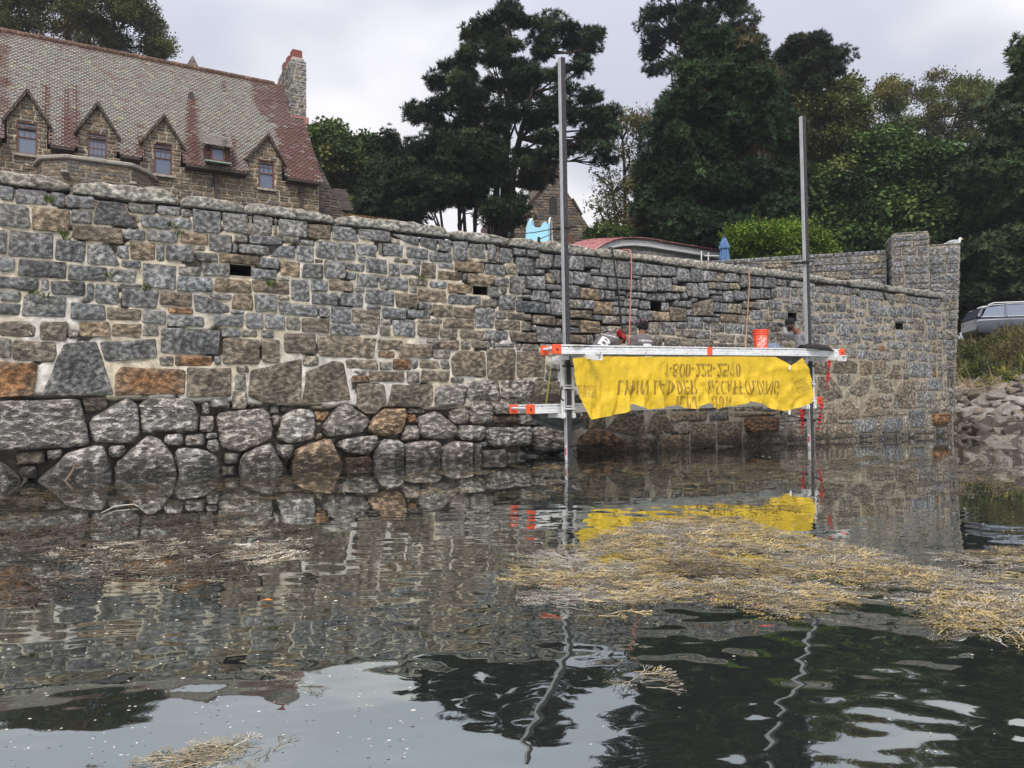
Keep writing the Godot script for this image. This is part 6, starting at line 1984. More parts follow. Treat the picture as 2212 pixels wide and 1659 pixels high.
func build_scaffold() -> void:
	# poles
	var px = [[[1212.5, 125], [1228, 1005]], [[1732.5, 252], [1751.5, 973]]]
	var labels = ["left aluminium scaffold pole with a black rubber face, the taller in the picture", "right aluminium scaffold pole with a black rubber face, beside the worker in the cap"]
	for k in 2:
		var t = onto(FW, px[k][0][0], px[k][0][1], 1.62); var b = onto(FW, px[k][1][0], px[k][1][1], 1.62)
		var d = (t - b).normalized()
		b -= d * 1.2
		var h = t.distance_to(b)
		var fr = FW * Transform3D(Basis(d.cross(Vector3(0, 0, 1)).normalized(), d, Vector3(0, 0, 1)), b)
		pole_s.append([b, d])
		var o = thing("scaffold_pole", fr, labels[k], "pole", "scaffold poles")
		var g := Geo.new()
		g.box(Vector3(0, h / 2, -0.006), Vector3(0.092, h, 0.086), Basis.IDENTITY, 0.006)
		put("post", g, M.pole, o)
		var r := Geo.new()
		r.box(Vector3(0.004, h / 2, 0.046), Vector3(0.09, h - 0.01, 0.016), Basis.IDENTITY, 0.004)
		put("rubber_face", r, M.rubber, o)
		var rv := Geo.new()
		var y = 0.4
		var s = 1.0
		while y < h - 0.05:
			rv.ball(Vector3(0.004 + 0.022 * s, y, 0.055), Vector3(0.0065, 0.0065, 0.004), 3)
			s = -s
			y += 0.13
		tag(put("rivets", rv, M.alu_dull, o), "", "", "", "stuff")
		var st := Geo.new()
		st.box(Vector3(-0.0475, 1.42, 0.0), Vector3(0.003, 0.26, 0.05))
		put("sticker", st, M.white, o)
		var st2 := Geo.new()
		st2.box(Vector3(-0.0492, 1.44, 0.0), Vector3(0.002, 0.13, 0.035))
		put("sticker_print", st2, M.red, o)
	# planks
	var A = onto(FW, 1196, 754.5, 2.05); var B = onto(FW, 1822, 762, 2.05)
	deck_up = (A.y + B.y) / 2 + 0.06
	up_a = A; up_b = B
	var up_pl = plank("scaffold_plank", "upper aluminium work plank with orange ends above the yellow tarp", A, B, 0.36)
	var tape := Geo.new()
	var xm = A.distance_to(B) * 0.474
	tape.box(Vector3(xm, 0, 0.008), Vector3(0.115, 0.158, 0.026))
	put("orange_band", tape, M.orange, up_pl)
	var lb := Geo.new()
	lb.box(Vector3(xm * 1.36, 0.0, 0.0085), Vector3(0.2, 0.06, 0.006))
	lb.box(Vector3(xm * 2.02, 0.03, 0.0085), Vector3(0.22, 0.05, 0.006))
	put("paper_label", lb, M.white, up_pl)
	var C = onto(FW, 1139, 884.5, 1.50); var D = onto(FW, 1774, 865, 1.50)
	deck_low = (C.y + D.y) / 2 + 0.06
	plank("scaffold_plank", "lower aluminium plank with orange ends, partly behind the yellow tarp", C, D, 0.56)
	print("decks ", deck_up, " ", deck_low, " plank length ", A.distance_to(B), " ", A, " ", B)
	# jacks that carry the planks on the poles
	for k in 2:
		var b: Vector3 = pole_s[k][0]; var d: Vector3 = pole_s[k][1]
		var pt = func(y): return b + d * ((y - b.y) / d.y)
		var yu = lerpf(A.y, B.y, clampf((pt.call(A.y).x - A.x) / (B.x - A.x), 0, 1)) - 0.125
		var yl = lerpf(C.y, D.y, clampf((pt.call(C.y).x - C.x) / (D.x - C.x), 0, 1)) - 0.125
		var j = thing("pump_jack", FW, ["aluminium jack frame gripping the left pole between both planks", "aluminium jack frame gripping the right pole between both planks"][k], "jack", "jacks on the scaffold poles")
		var pu = pt.call(yu); var pl = pt.call(yl)
		var g := Geo.new()
		g.box(Vector3(pu.x + 0.11, yu, 1.62), Vector3(0.055, 0.085, 1.5), Basis.IDENTITY, 0.008)
		g.box(Vector3(pu.x - 0.10, yu, 1.58), Vector3(0.045, 0.075, 0.5), Basis.IDENTITY, 0.008)
		put("upper_arm", g, M.alu, j)
		var hk := Geo.new()
		for q in [Vector3(0, 0.045, 2.36), Vector3(0, -0.06, 2.36)]: hk.box(Vector3(pu.x + 0.11, yu, 0) + Vector3(0, q.y, q.z), Vector3(0.15, 0.014, 0.1))
		for s in [-0.07, 0.07]: hk.box(Vector3(pu.x + 0.11 + s, yu - 0.006, 2.36), Vector3(0.014, 0.1, 0.1))
		put("end_hook", hk, M.alu, j)
		var g2 := Geo.new()
		g2.box(Vector3(pl.x + 0.10, yl, 1.25), Vector3(0.055, 0.08, 0.9), Basis.IDENTITY, 0.008)
		g2.box(Vector3(pl.x - 0.10, yl, 1.25), Vector3(0.045, 0.08, 0.9), Basis.IDENTITY, 0.008)
		put("lower_arm", g2, M.alu, j)
		for s in [-0.105, 0.105]:
			var v := Geo.new()
			var top = pt.call(yu); var bot = pt.call(yl - 0.05)
			var mid = (top + bot) / 2
			v.box(mid + Vector3(s, 0, 0.02), Vector3(0.036 if s > 0 else 0.06, top.distance_to(bot), 0.05), Basis(d.cross(Vector3(0, 0, 1)).normalized(), d, Vector3(0, 0, 1)), 0.006)
			put("side_bar", v, M.alu, j)
		for f in [0.12, 0.48, 0.86]:
			var q = pl.lerp(pu, f)
			var cl := Geo.new()
			cl.box(q + Vector3(0, 0, 0.062), Vector3(0.26, 0.03, 0.02), Basis.IDENTITY, 0.004)
			cl.box(q + Vector3(0.0, 0.045, 0.06), Vector3(0.13, 0.018, 0.03))
			put("clamp", cl, M.alu if f != 0.86 else M.black, j)
		var cr := Geo.new()
		var q2 = pl.lerp(pu, 0.42)
		cr.tube([q2 + Vector3(-0.14, 0.08, 0.05), q2 + Vector3(-0.2, 0.02, 0.1), q2 + Vector3(-0.2, -0.12, 0.1), q2 + Vector3(-0.15, -0.16, 0.12)], [0.016], 6)
		put("crank", cr, M.black, j)
	# braces that tie the poles back to the wall
	var ties = [
		["black brace rod and clamp tying the left pole to the coping", [1222, 492], [[1100, 507, 0.05], [1164, 517, 0.05]], 0],
		["black brace rod and clamp tying the right pole to the coping", [1738, 567], [[1588, 569, 0.0], [1655, 579, 0.0]], 1],
		["low rusty brace wire tying the left pole's foot to the wall", [1233, 962], [[1150, 943, 0.05], [1160, 935, 0.05]], 0],
		["low black turnbuckle brace tying the right pole's foot to the wall", [1753, 908], [[1630, 912, 0.05], [1688, 890, 0.05]], 1]]
	for t in ties:
		var o = thing("pole_brace", FW, t[0], "brace", "braces between poles and wall")
		var p = onto(FW, t[1][0], t[1][1], 1.62)
		var cl := Geo.new()
		cl.box(p + Vector3(0.01, 0, 0), Vector3(0.15, 0.05, 0.15), Basis.IDENTITY, 0.01)
		cl.tube([p + Vector3(0.06, 0.015, 0.07), p + Vector3(0.16, 0.025, 0.09)], [0.018], 6)
		put("clamp", cl, M.black, o)
		for w in t[2]:
			var a = onto(FW, w[0], w[1], w[2])
			var g := Geo.new()
			var e = p + Vector3(-0.06, 0, -0.04)
			g.tube([a, a.lerp(e, 0.5) + Vector3(0, -0.02, 0), a.lerp(e, 0.84), e], [0.008], 6)
			g.tube([a.lerp(e, 0.84), a.lerp(e, 0.97)], [0.02], 6)
			put("rod", g, M.black, o)
			var an := Geo.new()
			an.box(a, Vector3(0.05, 0.09, 0.05), Basis.IDENTITY, 0.008)
			put("anchor", an, M.black, o)

# ---------------------------------------------------------------- the yellow tarp
func poly_at(pl: Array, x: float) -> float:
	for k in pl.size() - 1:
		if x <= pl[k + 1].x: return lerpf(pl[k].y, pl[k + 1].y, clampf((x - pl[k].x) / maxf(0.001, pl[k + 1].x - pl[k].x), 0, 1))
	return pl[-1].y

func build_tarp() -> void:
	var s = 0.9
	var im := Image.create(1890, 560, false, Image.FORMAT_RGB8)
	var yel = L(0.71, 0.48, 0.022)
	var n1 = noise(81, 0.006, 4); var n2 = noise(82, 0.05, 3); var n3 = noise(83, 0.018, 3)
	for y in 560:
		for x in 1890:
			var v = 1.0 + 0.07 * n1.get_noise_2d(x, y) + 0.04 * n2.get_noise_2d(x, y)
			var dirt = clampf(n3.get_noise_2d(x * 0.8, y * 1.4) * 2.2 - 0.75, 0, 1) * 0.35
			if y > 430: dirt += 0.12 * clampf((n1.get_noise_2d(x * 2.0, y) + 0.1) * 2.0, 0, 1)
			var c = Color(yel.r * v, yel.g * v, yel.b * v).lerp(L(0.22, 0.16, 0.05), dirt)
			im.set_pixel(x, y, c)
	var ink = L(0.24, 0.135, 0.02)
	# the tarp hangs upside down and its lettering shows through from the back: every line stands on its head
	print_text(im, "1-800-225-2510", Rect2(805 * s, 62 * s, 675 * s, 123 * s), ink, true, 48 * s, 0.0, 0.8)
	for w in [["LYNN", 405, 262], ["LADDER", 715, 380], ["&", 1185, 55], ["SCAFFOLDING", 1265, 545]]:
		print_text(im, w[0], Rect2(w[1] * s, 210 * s, w[2] * s, 128 * s), ink, true, [65, 63, 55, 49.5][["LYNN", "LADDER", "&", "SCAFFOLDING"].find(w[0])] * s, 0.0, 0.8)
	print_text(im, "RENT", Rect2(905 * s, 348 * s, 225 * s, 122 * s), ink, true, 56 * s, 0.0, 0.7)
	print_text(im, "NOW", Rect2(1235 * s, 348 * s, 165 * s, 122 * s), ink, true, 55 * s, 0.0, 0.7)
	for q in [[50, 228, 165, 0.0, 0.75], [1950, 175, 105, -0.45, 0.8]]:
		var c2 = Vector2(q[0] + q[2] / 2.0, q[1] + 75) * s
		for w in [["ALUMABRACE", -52, 46], ["ALUMAPOLE", 6, 56]]:
			var off = Vector2(0, (w[1] + w[2] / 2.0) * s).rotated(q[3])
			var cc = c2 + off
			print_text(im, w[0], Rect2(cc.x - q[2] * s / 2, cc.y - w[2] * s / 2, q[2] * s, w[2] * s), ink, true, 0.0, q[3], q[4])
		for x in int(q[2] * s):
			var p = c2 + Vector2(x - q[2] * s / 2, 0).rotated(q[3])
			for yy in 3: im.set_pixel(clampi(int(p.x), 0, 1889), clampi(int(p.y) + yy - 1, 0, 559), ink)
	var m = mat(Color.WHITE, 0.62)
	m.albedo_texture = ImageTexture.create_from_image(im)
	m.backlight_enabled = true
	m.backlight = Color(0.25, 0.2, 0.05)
	var top = [Vector2(5, 70), Vector2(200, 52), Vector2(900, 56), Vector2(1400, 52), Vector2(1780, 56), Vector2(1840, 92), Vector2(1893, 132), Vector2(1945, 104), Vector2(2012, 62)]
	var bot = [Vector2(150, 602), Vector2(330, 572), Vector2(470, 540), Vector2(515, 495), Vector2(545, 462), Vector2(600, 490), Vector2(690, 515), Vector2(860, 490), Vector2(950, 466), Vector2(1010, 503), Vector2(1075, 510), Vector2(1192, 452), Vector2(1285, 512), Vector2(1370, 478), Vector2(1390, 448), Vector2(1402, 489), Vector2(1570, 441), Vector2(1690, 478), Vector2(1750, 515), Vector2(1900, 527), Vector2(2088, 455)]
	var nu = 150; var nv = 26
	var g := Geo.new()
	for k in nu + 1:
		var u = float(k) / nu
		var xt = lerpf(5, 2012, u); var xb = lerpf(150, 2088, u)
		var yt = poly_at(top, xt); var yb = poly_at(bot, xb)
		for j in nv + 1:
			var v = float(j) / nv
			var x = lerpf(xt, xb, v) + pow(u, 8) * sin(PI * v) * 42.0 - pow(1 - u, 10) * sin(PI * v) * 26.0
			var y = lerpf(yt, yb, v)
			var a = onto(FW, (2250 + x / 2.212) / SW, (1380 + y / 2.212) / SW, 2.10)
			var fold = 0.030 * sin(x * 0.013 + 1.6 * wall_n.get_noise_2d(x * 0.004, v * 0.8) * 4.0) * (0.25 + v) + 0.045 * wall_n.get_noise_2d(x * 0.0055 + 7.0, v * 1.5) * (0.3 + v)
			var ragged = smoothstep(0.62, 1.0, v) * 0.05 * sin(x * 0.043 + 2.0 * wall_n.get_noise_2d(x * 0.01, 3.0)) * (1.0 if x > 480 and x < 1800 else 0.3)
			fold += 0.06 * exp(-pow((x - 1893.0) / 60.0, 2)) * (1 - v) + 0.04 * exp(-pow((x - 60.0 - 90.0 * v) / 60.0, 2))
			fold += 0.03 * exp(-pow((v - 0.1 - 0.3 * absf(u - 0.93) * 6.0) / 0.07, 2)) * smoothstep(0.75, 0.9, u)
			a.z += fold + ragged + 0.05 * (1.0 - v) * 0.0
			g.p(a, Vector2((x * s) / 1890.0, ((y - 50) * s) / 560.0))
	for k in nu:
		for j in nv:
			var a0 = k * (nv + 1) + j
			g.q(a0 + 1, a0 + nv + 2, a0 + nv + 1, a0)
	var o = thing("yellow_tarp", FW, "long yellow tarpaulin with faded stencilled lettering hanging below the upper plank", "tarp")
	put("sheet", g, m, o)
	for q in [[1900, 150], [1900, 540]]:
		var a = onto(FW, (2250 + q[0] / 2.212) / SW, (1380 + q[1] / 2.212) / SW, 2.18)
		var cg := Geo.new()
		cg.box(a, Vector3(0.05, 0.09, 0.02), Basis.IDENTITY, 0.005)
		put("clip", cg, M.white, o)

func crumple(called: String, label: String, cat: String, at_: Vector3, size: Vector3, col: Color, sd: float, flat := true, turn := 0.0) -> void:   # a heap of cloth
	var o = thing(called, FW * Transform3D(Basis(Vector3.BACK, turn), at_), label, cat)
	var g := Geo.new()
	var n1 = 16; var n2 = 34
	for a in n1 + 1:
		for b in n2:
			var th = PI * a / n1; var ph = TAU * b / n2
			var d = Vector3(sin(th) * cos(ph), cos(th), sin(th) * sin(ph))
			var r = 1.0 + 0.28 * wall_n.get_noise_3d(d.x * 1.6 + sd, d.y * 1.6, d.z * 1.6) + 0.20 * (1.0 - 2.0 * absf(wall_f.get_noise_3d(d.x * 1.6 + sd, d.y * 2.6, d.z * 1.6)))
			var p = d * r
			if flat: p.y = maxf(p.y, 0.0)
			g.col = col * (1.0 + 0.2 * wall_f.get_noise_3d(d.x * 3.0, d.y * 3.0 + sd, d.z * 3.0))
			g.p(p * size)
	for a in n1:
		for b in n2:
			var a0 = a * n2 + b; var a1 = a * n2 + (b + 1) % n2
			g.q(a0, a1, a1 + n2, a0 + n2)
	put("cloth", g, M.cloth, o)

func ribbon(called: String, label: String, pts: Array, w: float, m: Material, marks := true) -> void:
	var o = thing(called, FW, label, "tape", "red warning tapes on the scaffold")
	var g := Geo.new()
	var mk := Geo.new()
	var n = 14
	var base = g.v.size()
	for k in n + 1:
		var t = float(k) / n * (pts.size() - 1)
		var i0 = mini(int(t), pts.size() - 2)
		var p = pts[i0].lerp(pts[i0 + 1], t - i0)
		var tw = 0.5 * sin(k * 0.9 + pts[0].x)
		var d = Vector3(cos(tw), 0, sin(tw)) * w / 2
		g.p(p - d); g.p(p + d)
		if marks and k % 2 == 1 and k < n: mk.box(p + Vector3(0, 0, 0.004), Vector3(w * 0.7, 0.028, 0.002), Basis(Vector3.UP, -tw))
	for k in n: g.q(base + k * 2 + 2, base + k * 2 + 3, base + k * 2 + 1, base + k * 2)
	put("strip", g, m, o)
	if marks: put("print", mk, M.black, o)

func rope(called: String, label: String, pts: Array, r: float, col: Color, group := "ropes hanging over the wall") -> void:
	var g := Geo.new()
	g.col = col
	var fine = []
	for k in pts.size() - 1:
		for s in 5:
			var t = s / 5.0
			var p0 = pts[maxi(k - 1, 0)]; var p1 = pts[k]; var p2 = pts[k + 1]; var p3 = pts[mini(k + 2, pts.size() - 1)]
			fine.append(p1.cubic_interpolate(p2, p0, p3, t))
	fine.append(pts[-1])
	g.tube(fine, [r], 6)
	var o = put(called, g, M.paint)
	o.transform = FW
	tag(o, label, "rope", group)

func t7(x: float, y: float, off := 0.12) -> Vector3:
	return onto(FW, (2000 + x / 3.3185) / SW, (880 + y / 3.3185) / SW, off)
func t8(x: float, y: float, off := 0.12) -> Vector3:
	return onto(FW, (2600 + x / 3.403) / SW, (950 + y / 3.403) / SW, off)
func z6(x: float, y: float, off: float) -> Vector3:
	return onto(FW, (2100 + x / 1.7015) / SW, (1000 + y / 1.7015) / SW, off)

func build_small() -> void:
	# bucket
	var c = onto(FW, 1643.5, 750, 1.90)
	c.y = deck_at(c.x)
	var bk = thing("bucket", FW * Transform3D(Basis.IDENTITY, c), "orange plastic bucket with white hardware-store lettering on the upper plank", "bucket")
	var im := Image.create(640, 280, false, Image.FORMAT_RGB8)
	im.fill(L(0.82, 0.085, 0.03))
	var wh = Color(0.93, 0.90, 0.88)
	var u0 = 0.645 * 640
	for x in range(int(u0 - 72), int(u0 + 73)):
		for t in 3:
			im.set_pixel(x, 92 + t, wh); im.set_pixel(x, 262 + t, wh)
	for y in range(92, 265):
		for t in 3:
			im.set_pixel(int(u0 - 72) + t, y, wh); im.set_pixel(int(u0 + 72) - t, y, wh)
	print_text(im, "THE", Rect2(u0 - 52, 112, 62, 30), wh, false, 0.0, -0.75)
	print_text(im, "HOME", Rect2(u0 - 82, 150, 160, 52), wh, false, 0.0, -0.75)
	print_text(im, "DEPOT", Rect2(u0 - 30, 205, 104, 34), wh, false, 0.0, -0.75)
	im.flip_y()
	var bm = mat(Color.WHITE, 0.4)
	bm.albedo_texture = ImageTexture.create_from_image(im)
	var g := Geo.new()
	g.lathe([Vector2(0.130, 0.0), Vector2(0.133, 0.02), Vector2(0.149, 0.29)], 40, Vector3.ZERO, Basis.IDENTITY, false)
	for k in g.uv.size(): g.uv[k].y = g.v[k].y / 0.29 * 0.74
	put("body", g, bm, bk)
	var rg := Geo.new()
	rg.lathe([Vector2(0.150, 0.285), Vector2(0.158, 0.29), Vector2(0.158, 0.305), Vector2(0.151, 0.308), Vector2(0.152, 0.335), Vector2(0.160, 0.34), Vector2(0.160, 0.355), Vector2(0.153, 0.357), Vector2(0.155, 0.375), Vector2(0.164, 0.378), Vector2(0.164, 0.392), Vector2(0.152, 0.392), Vector2(0.148, 0.3)], 40, Vector3.ZERO, Basis.IDENTITY, false)
	put("rim", rg, mat(L(0.82, 0.085, 0.03), 0.4), bk)
	var bt := Geo.new()
	bt.lathe([Vector2(0.0, 0.01), Vector2(0.128, 0.01)], 24, Vector3.ZERO, Basis.IDENTITY, false)
	put("bottom", bt, mat(L(0.5, 0.06, 0.03), 0.5), bk)
	var hd := Geo.new()
	var arc = []
	for k in 13:
		var a = PI * k / 12.0
		arc.append(Vector3(cos(a) * 0.163, 0.31 - 0.15 * sin(a), sin(a) * 0.10 - 0.165))
	hd.tube(arc, [0.004], 5)
	put("handle", hd, M.alu, bk)
	# cloths
	crumple("denim_jacket", "crumpled light blue denim cloth lying just right of the orange bucket", "cloth", onto(FW, 1668, 752, 1.72) * Vector3(1, 0, 1) + Vector3(0, deck_at(onto(FW, 1668, 752, 1.72).x), 0), Vector3(0.21, 0.13, 0.15), Color(0.26, 0.32, 0.45), 3.0)
	crumple("black_jacket", "crumpled black jacket draped over the right end of the upper plank", "jacket", onto(FW, 1760, 752, 1.95) * Vector3(1, 0, 1) + Vector3(0, deck_at(onto(FW, 1760, 752, 1.95).x), 0), Vector3(0.42, 0.10, 0.22), Color(0.03, 0.024, 0.026), 8.0, true, -0.05)
	crumple("dust_sheet", "flat pale dust sheet lying on the left end of the upper plank", "sheet", onto(FW, 1240, 745, 1.9) * Vector3(1, 0, 1) + Vector3(0, deck_at(onto(FW, 1240, 745, 1.9).x), 0), Vector3(0.35, 0.035, 0.17), Color(0.5, 0.47, 0.44), 5.0)
	crumple("brown_jacket", "dark brown jacket lying on the lower plank left of the pole", "jacket", onto(FW, 1188, 872, 1.25) * Vector3(1, 0, 1) + Vector3(0, deck_low, 0), Vector3(0.32, 0.13, 0.2), Color(0.06, 0.045, 0.04), 12.0)
	# plastic sheet sagging under the lower plank, and the grey cloth behind the tarp's corner
	for q in [["plastic_sheet", "grey plastic sheet sagging under the lower plank's left end", [[1150, 893], [1258, 893], [1256, 925], [1150, 905]], 1.2, Color(0.16, 0.17, 0.18), "plastic sheet"], ["grey_cloth", "grey cloth behind the tarp's folded right corner", [[1665, 770], [1742, 770], [1726, 800], [1690, 795]], 1.98, Color(0.27, 0.28, 0.30), "cloth"]]:
		var g2 := Geo.new()
		g2.col = q[4]
		var cs = []
		for a in q[2]: cs.append(onto(FW, a[0], a[1], q[3]))
		for j in 11:
			for k in 21:
				var u = k / 20.0; var v = j / 10.0
				var p = cs[0].lerp(cs[1], u).lerp(cs[3].lerp(cs[2], u), v)
				p.z += 0.05 * wall_n.get_noise_2d(u * 3.0 + q[3], v * 2.0) * 2.0 - 0.15 * sin(v * PI) * 0.3
				p.y -= 0.12 * sin(u * PI) * v
				g2.p(p)
		for j in 10:
			for k in 20:
				var a0 = j * 21 + k
				g2.q(a0 + 21, a0 + 22, a0 + 1, a0)
		var o = put(q[0], g2, M.cloth)
		o.transform = FW
		tag(o, q[1], q[5])
	# ropes over the wall
	rope("rope", "black rope hanging over the coping behind the bent worker", [t7(1310, 322, -0.35), t7(1350, 318, 0.0), t7(1362, 340, 0.13), t7(1395, 560, 0.13), t7(1440, 880, 0.13), t7(1470, 1180, 0.14), t7(1490, 1410, 0.2), t7(1500, 1560, 0.3)], 0.018, Color(0.015, 0.014, 0.014))
	rope("rope", "thin orange rope hanging over the coping between the two grey shirts", [t7(1500, 345, -0.3), t7(1580, 345, 0.0), t7(1608, 390, 0.13), t7(1614, 700, 0.13), t7(1596, 1200, 0.14), t7(1580, 1600, 0.25)], 0.012, Color(0.62, 0.22, 0.13))
	rope("rope", "tan rope hanging from the coping left of the orange bucket", [t8(1186, 395, 0.1), t8(1196, 560, 0.12), t8(1180, 800, 0.13), t8(1157, 1150, 0.16), t8(1145, 1440, 0.3)], 0.014, Color(0.45, 0.27, 0.15))
	for q in [[2015, 0], [2007, -8]]:
		var a = onto(FW, (1400 + q[0] / 2.6024) / SW, (1300 + 255 / 2.6024) / SW, 1.9)
		var b = onto(FW, (1400 + (1955 + q[1]) / 2.6024) / SW, (1300 + 765 / 2.6024) / SW, 1.45)
		rope("cord", ["thin yellow cord tied between the planks' left ends, outer strand", "thin yellow cord tied between the planks' left ends, inner strand"][0 if q[1] == 0 else 1], [a, a.lerp(b, 0.5) + Vector3(0.01, 0, 0), b], 0.004, Color(0.62, 0.60, 0.10), "yellow cords")
	# red tapes
	ribbon("warning_tape", "red printed tape hanging from the upper plank's right end", [z6(1985, 712, 2.09), z6(1975, 800, 2.1), z6(1965, 903, 2.08)], 0.075, M.red)
	ribbon("warning_tape", "red tape hanging from the lower plank's right end cap", [z6(1935, 1000, 1.58), z6(1922, 1090, 1.6), z6(1910, 1180, 1.57)], 0.085, M.red)
	ribbon("warning_tape", "red tape hanging just left of the right pole, longer strip", [z6(1812, 1040, 1.52), z6(1806, 1120, 1.54), z6(1802, 1200, 1.5)], 0.07, M.red)
	ribbon("warning_tape", "short red tape at the left of the pair beside the right pole", [z6(1790, 1040, 1.5), z6(1795, 1080, 1.52), z6(1800, 1125, 1.5)], 0.06, M.red, false)
	# pool slide
	var so = at(1168, 520, 22.0)
	var sf = Transform3D(Basis(Vector3(0.97, 0, 0.2).normalized(), Vector3.UP, Vector3(-0.2, 0, 0.97).normalized()), Vector3(so.x, 3.85, so.z))
	var sl = thing("pool_slide", sf, "pale blue plastic pool slide with white ladder rails behind the coping", "slide")
	var y0 = at(1168, 512, 22.0).y - 3.85
	var g3 := Geo.new()
	var chute = [[0.0, y0 + 0.28, -0.3], [0.0, y0 + 0.22, 0.1], [0.02, y0 - 0.25, 0.55], [0.06, y0 - 0.9, 1.0], [0.1, y0 - 1.5, 1.6]]
	var nb = g3.v.size()
	for q in chute:
		for a in 13:
			var t = lerpf(-1.0, 1.0, a / 12.0)
			var lift = 0.26 * pow(absf(t), 3.0) + (0.05 if absf(t) > 0.9 else 0.0)
			g3.p(Vector3(q[0] + t * 0.31, q[1] + lift, q[2]))
	for k in chute.size() - 1:
		for a in 12:
			var a0 = nb + k * 13 + a
			g3.q(a0 + 13, a0 + 14, a0 + 1, a0)
	put("chute", g3, M.slide, sl)
	var sh := Geo.new()
	var apron = PackedVector2Array([Vector2(-0.37, y0 - 0.45), Vector2(0.28, y0 - 0.6), Vector2(0.31, y0 + 0.16), Vector2(0.28, y0 + 0.26), Vector2(0.22, y0 + 0.3), Vector2(0.15, y0 + 0.26), Vector2(0.09, y0 + 0.14), Vector2(-0.12, y0 + 0.16), Vector2(-0.16, y0 + 0.3), Vector2(-0.21, y0 + 0.36), Vector2(-0.26, y0 + 0.33), Vector2(-0.31, y0 + 0.16)])
	sh.slab(apron, 0.52, 0.58)
	put("front_panel", sh, M.slide, sl)
	for s in [-0.27, 0.27]:
		var r := Geo.new()
		r.tube([Vector3(s, 0, -0.75), Vector3(s, y0 + 0.25, -0.35), Vector3(s, y0 + 0.5, -0.25), Vector3(s, y0 + 0.56, -0.1), Vector3(s, y0 + 0.48, 0.08), Vector3(s, y0 - 0.3, 0.28), Vector3(s, 0, 0.3)], [0.026], 8)
		put("rail", r, M.white, sl)
	for k in 5:
		var st := Geo.new()
		st.box(Vector3(0, 0.3 + k * 0.38, -0.7 + k * 0.07), Vector3(0.52, 0.035, 0.09), Basis.IDENTITY, 0.01)
		put("step", st, M.white, sl)
	# closed umbrella
	var uo = at(1565, 560, 26.0)
	var um = thing("umbrella", Transform3D(Basis.IDENTITY, Vector3(uo.x, 3.85, uo.z)), "closed sky-blue garden umbrella standing before the pool house", "umbrella")
	var ut = at(1565, 509, 26.0).y - 3.85
	var ug := Geo.new()
	var prof = [[0.16, 0.75], [0.185, 1.0], [0.15, ut - 0.75], [0.115, ut - 0.42], [0.165, ut - 0.44], [0.10, ut - 0.2], [0.05, ut - 0.08], [0.0, ut - 0.03]]
	var n0 = ug.v.size()
	for q in prof:
		for k in 33:
			var a = TAU * k / 32.0
			var rr = q[0] * (1.0 + 0.22 * cos(a * 8.0))
			ug.p(Vector3(cos(a) * rr, q[1], -sin(a) * rr))
	for k in prof.size() - 1:
		for j in 32:
			var a0 = n0 + k * 33 + j
			ug.q(a0, a0 + 1, a0 + 34, a0 + 33)
	put("canopy", ug, M.canvas, um)
	var up := Geo.new()
	up.tube([Vector3(0, 0, 0), Vector3(0, ut - 0.02, 0)], [0.024], 8)
	up.ball(Vector3(0, ut, 0), Vector3(0.04, 0.05, 0.04), 5)
	put("pole", up, M.copper, um)
	var ub := Geo.new()
	ub.lathe([Vector2(0.3, 0.0), Vector2(0.3, 0.06), Vector2(0.06, 0.12)], 16)
	put("base", ub, M.alu_dull, um)

# ---------------------------------------------------------------- what floats on the water
func frond(sd: int) -> Mesh:
	var r := RandomNumberGenerator.new()
	r.seed = sd
	var g := Geo.new()
	var stack = [[Vector3.ZERO, 0.0, 0.30, 0]]
	while stack.size():
		var q = stack.pop_back()
		var d = Vector3(cos(q[1]), 0, sin(q[1]))
		var l = q[2] * r.randf_range(0.7, 1.2)
		var e = q[0] + d * l + Vector3(0, r.randf_range(-0.012, 0.02), 0)
		var s = Vector3(-d.z, 0, d.x) * (0.0135 - 0.0020 * q[3])
		var tilt = Vector3(0, r.randf_range(-0.006, 0.006), 0)
		g.col = Color(1, 1, 1) * r.randf_range(0.75, 1.2)
		var bend = Vector3(-d.z, 0, d.x) * l * r.randf_range(-0.14, 0.14) + Vector3(0, r.randf_range(-0.01, 0.01), 0)
		var mm = q[0].lerp(e, 0.5) + bend
		var a = g.p(q[0] - s); var b = g.p(q[0] + s + tilt); var m0 = g.p(mm - s * 1.15); var m1 = g.p(mm + s * 1.15 + tilt); var c = g.p(e + s * 0.8 + tilt); var f = g.p(e - s * 0.8)
		g.q(a, m0, m1, b); g.q(m0, f, c, m1)
		if q[3] < 4:
			for sg in [-1, 1]: 
				if r.randf() < 0.9: stack.append([e, q[1] + sg * r.randf_range(0.15, 0.55), q[2] * 0.66, q[3] + 1])
		elif r.randf() < 0.5: g.ball(e, Vector3(0.013, 0.009, 0.013), 3)
	return g.mesh()

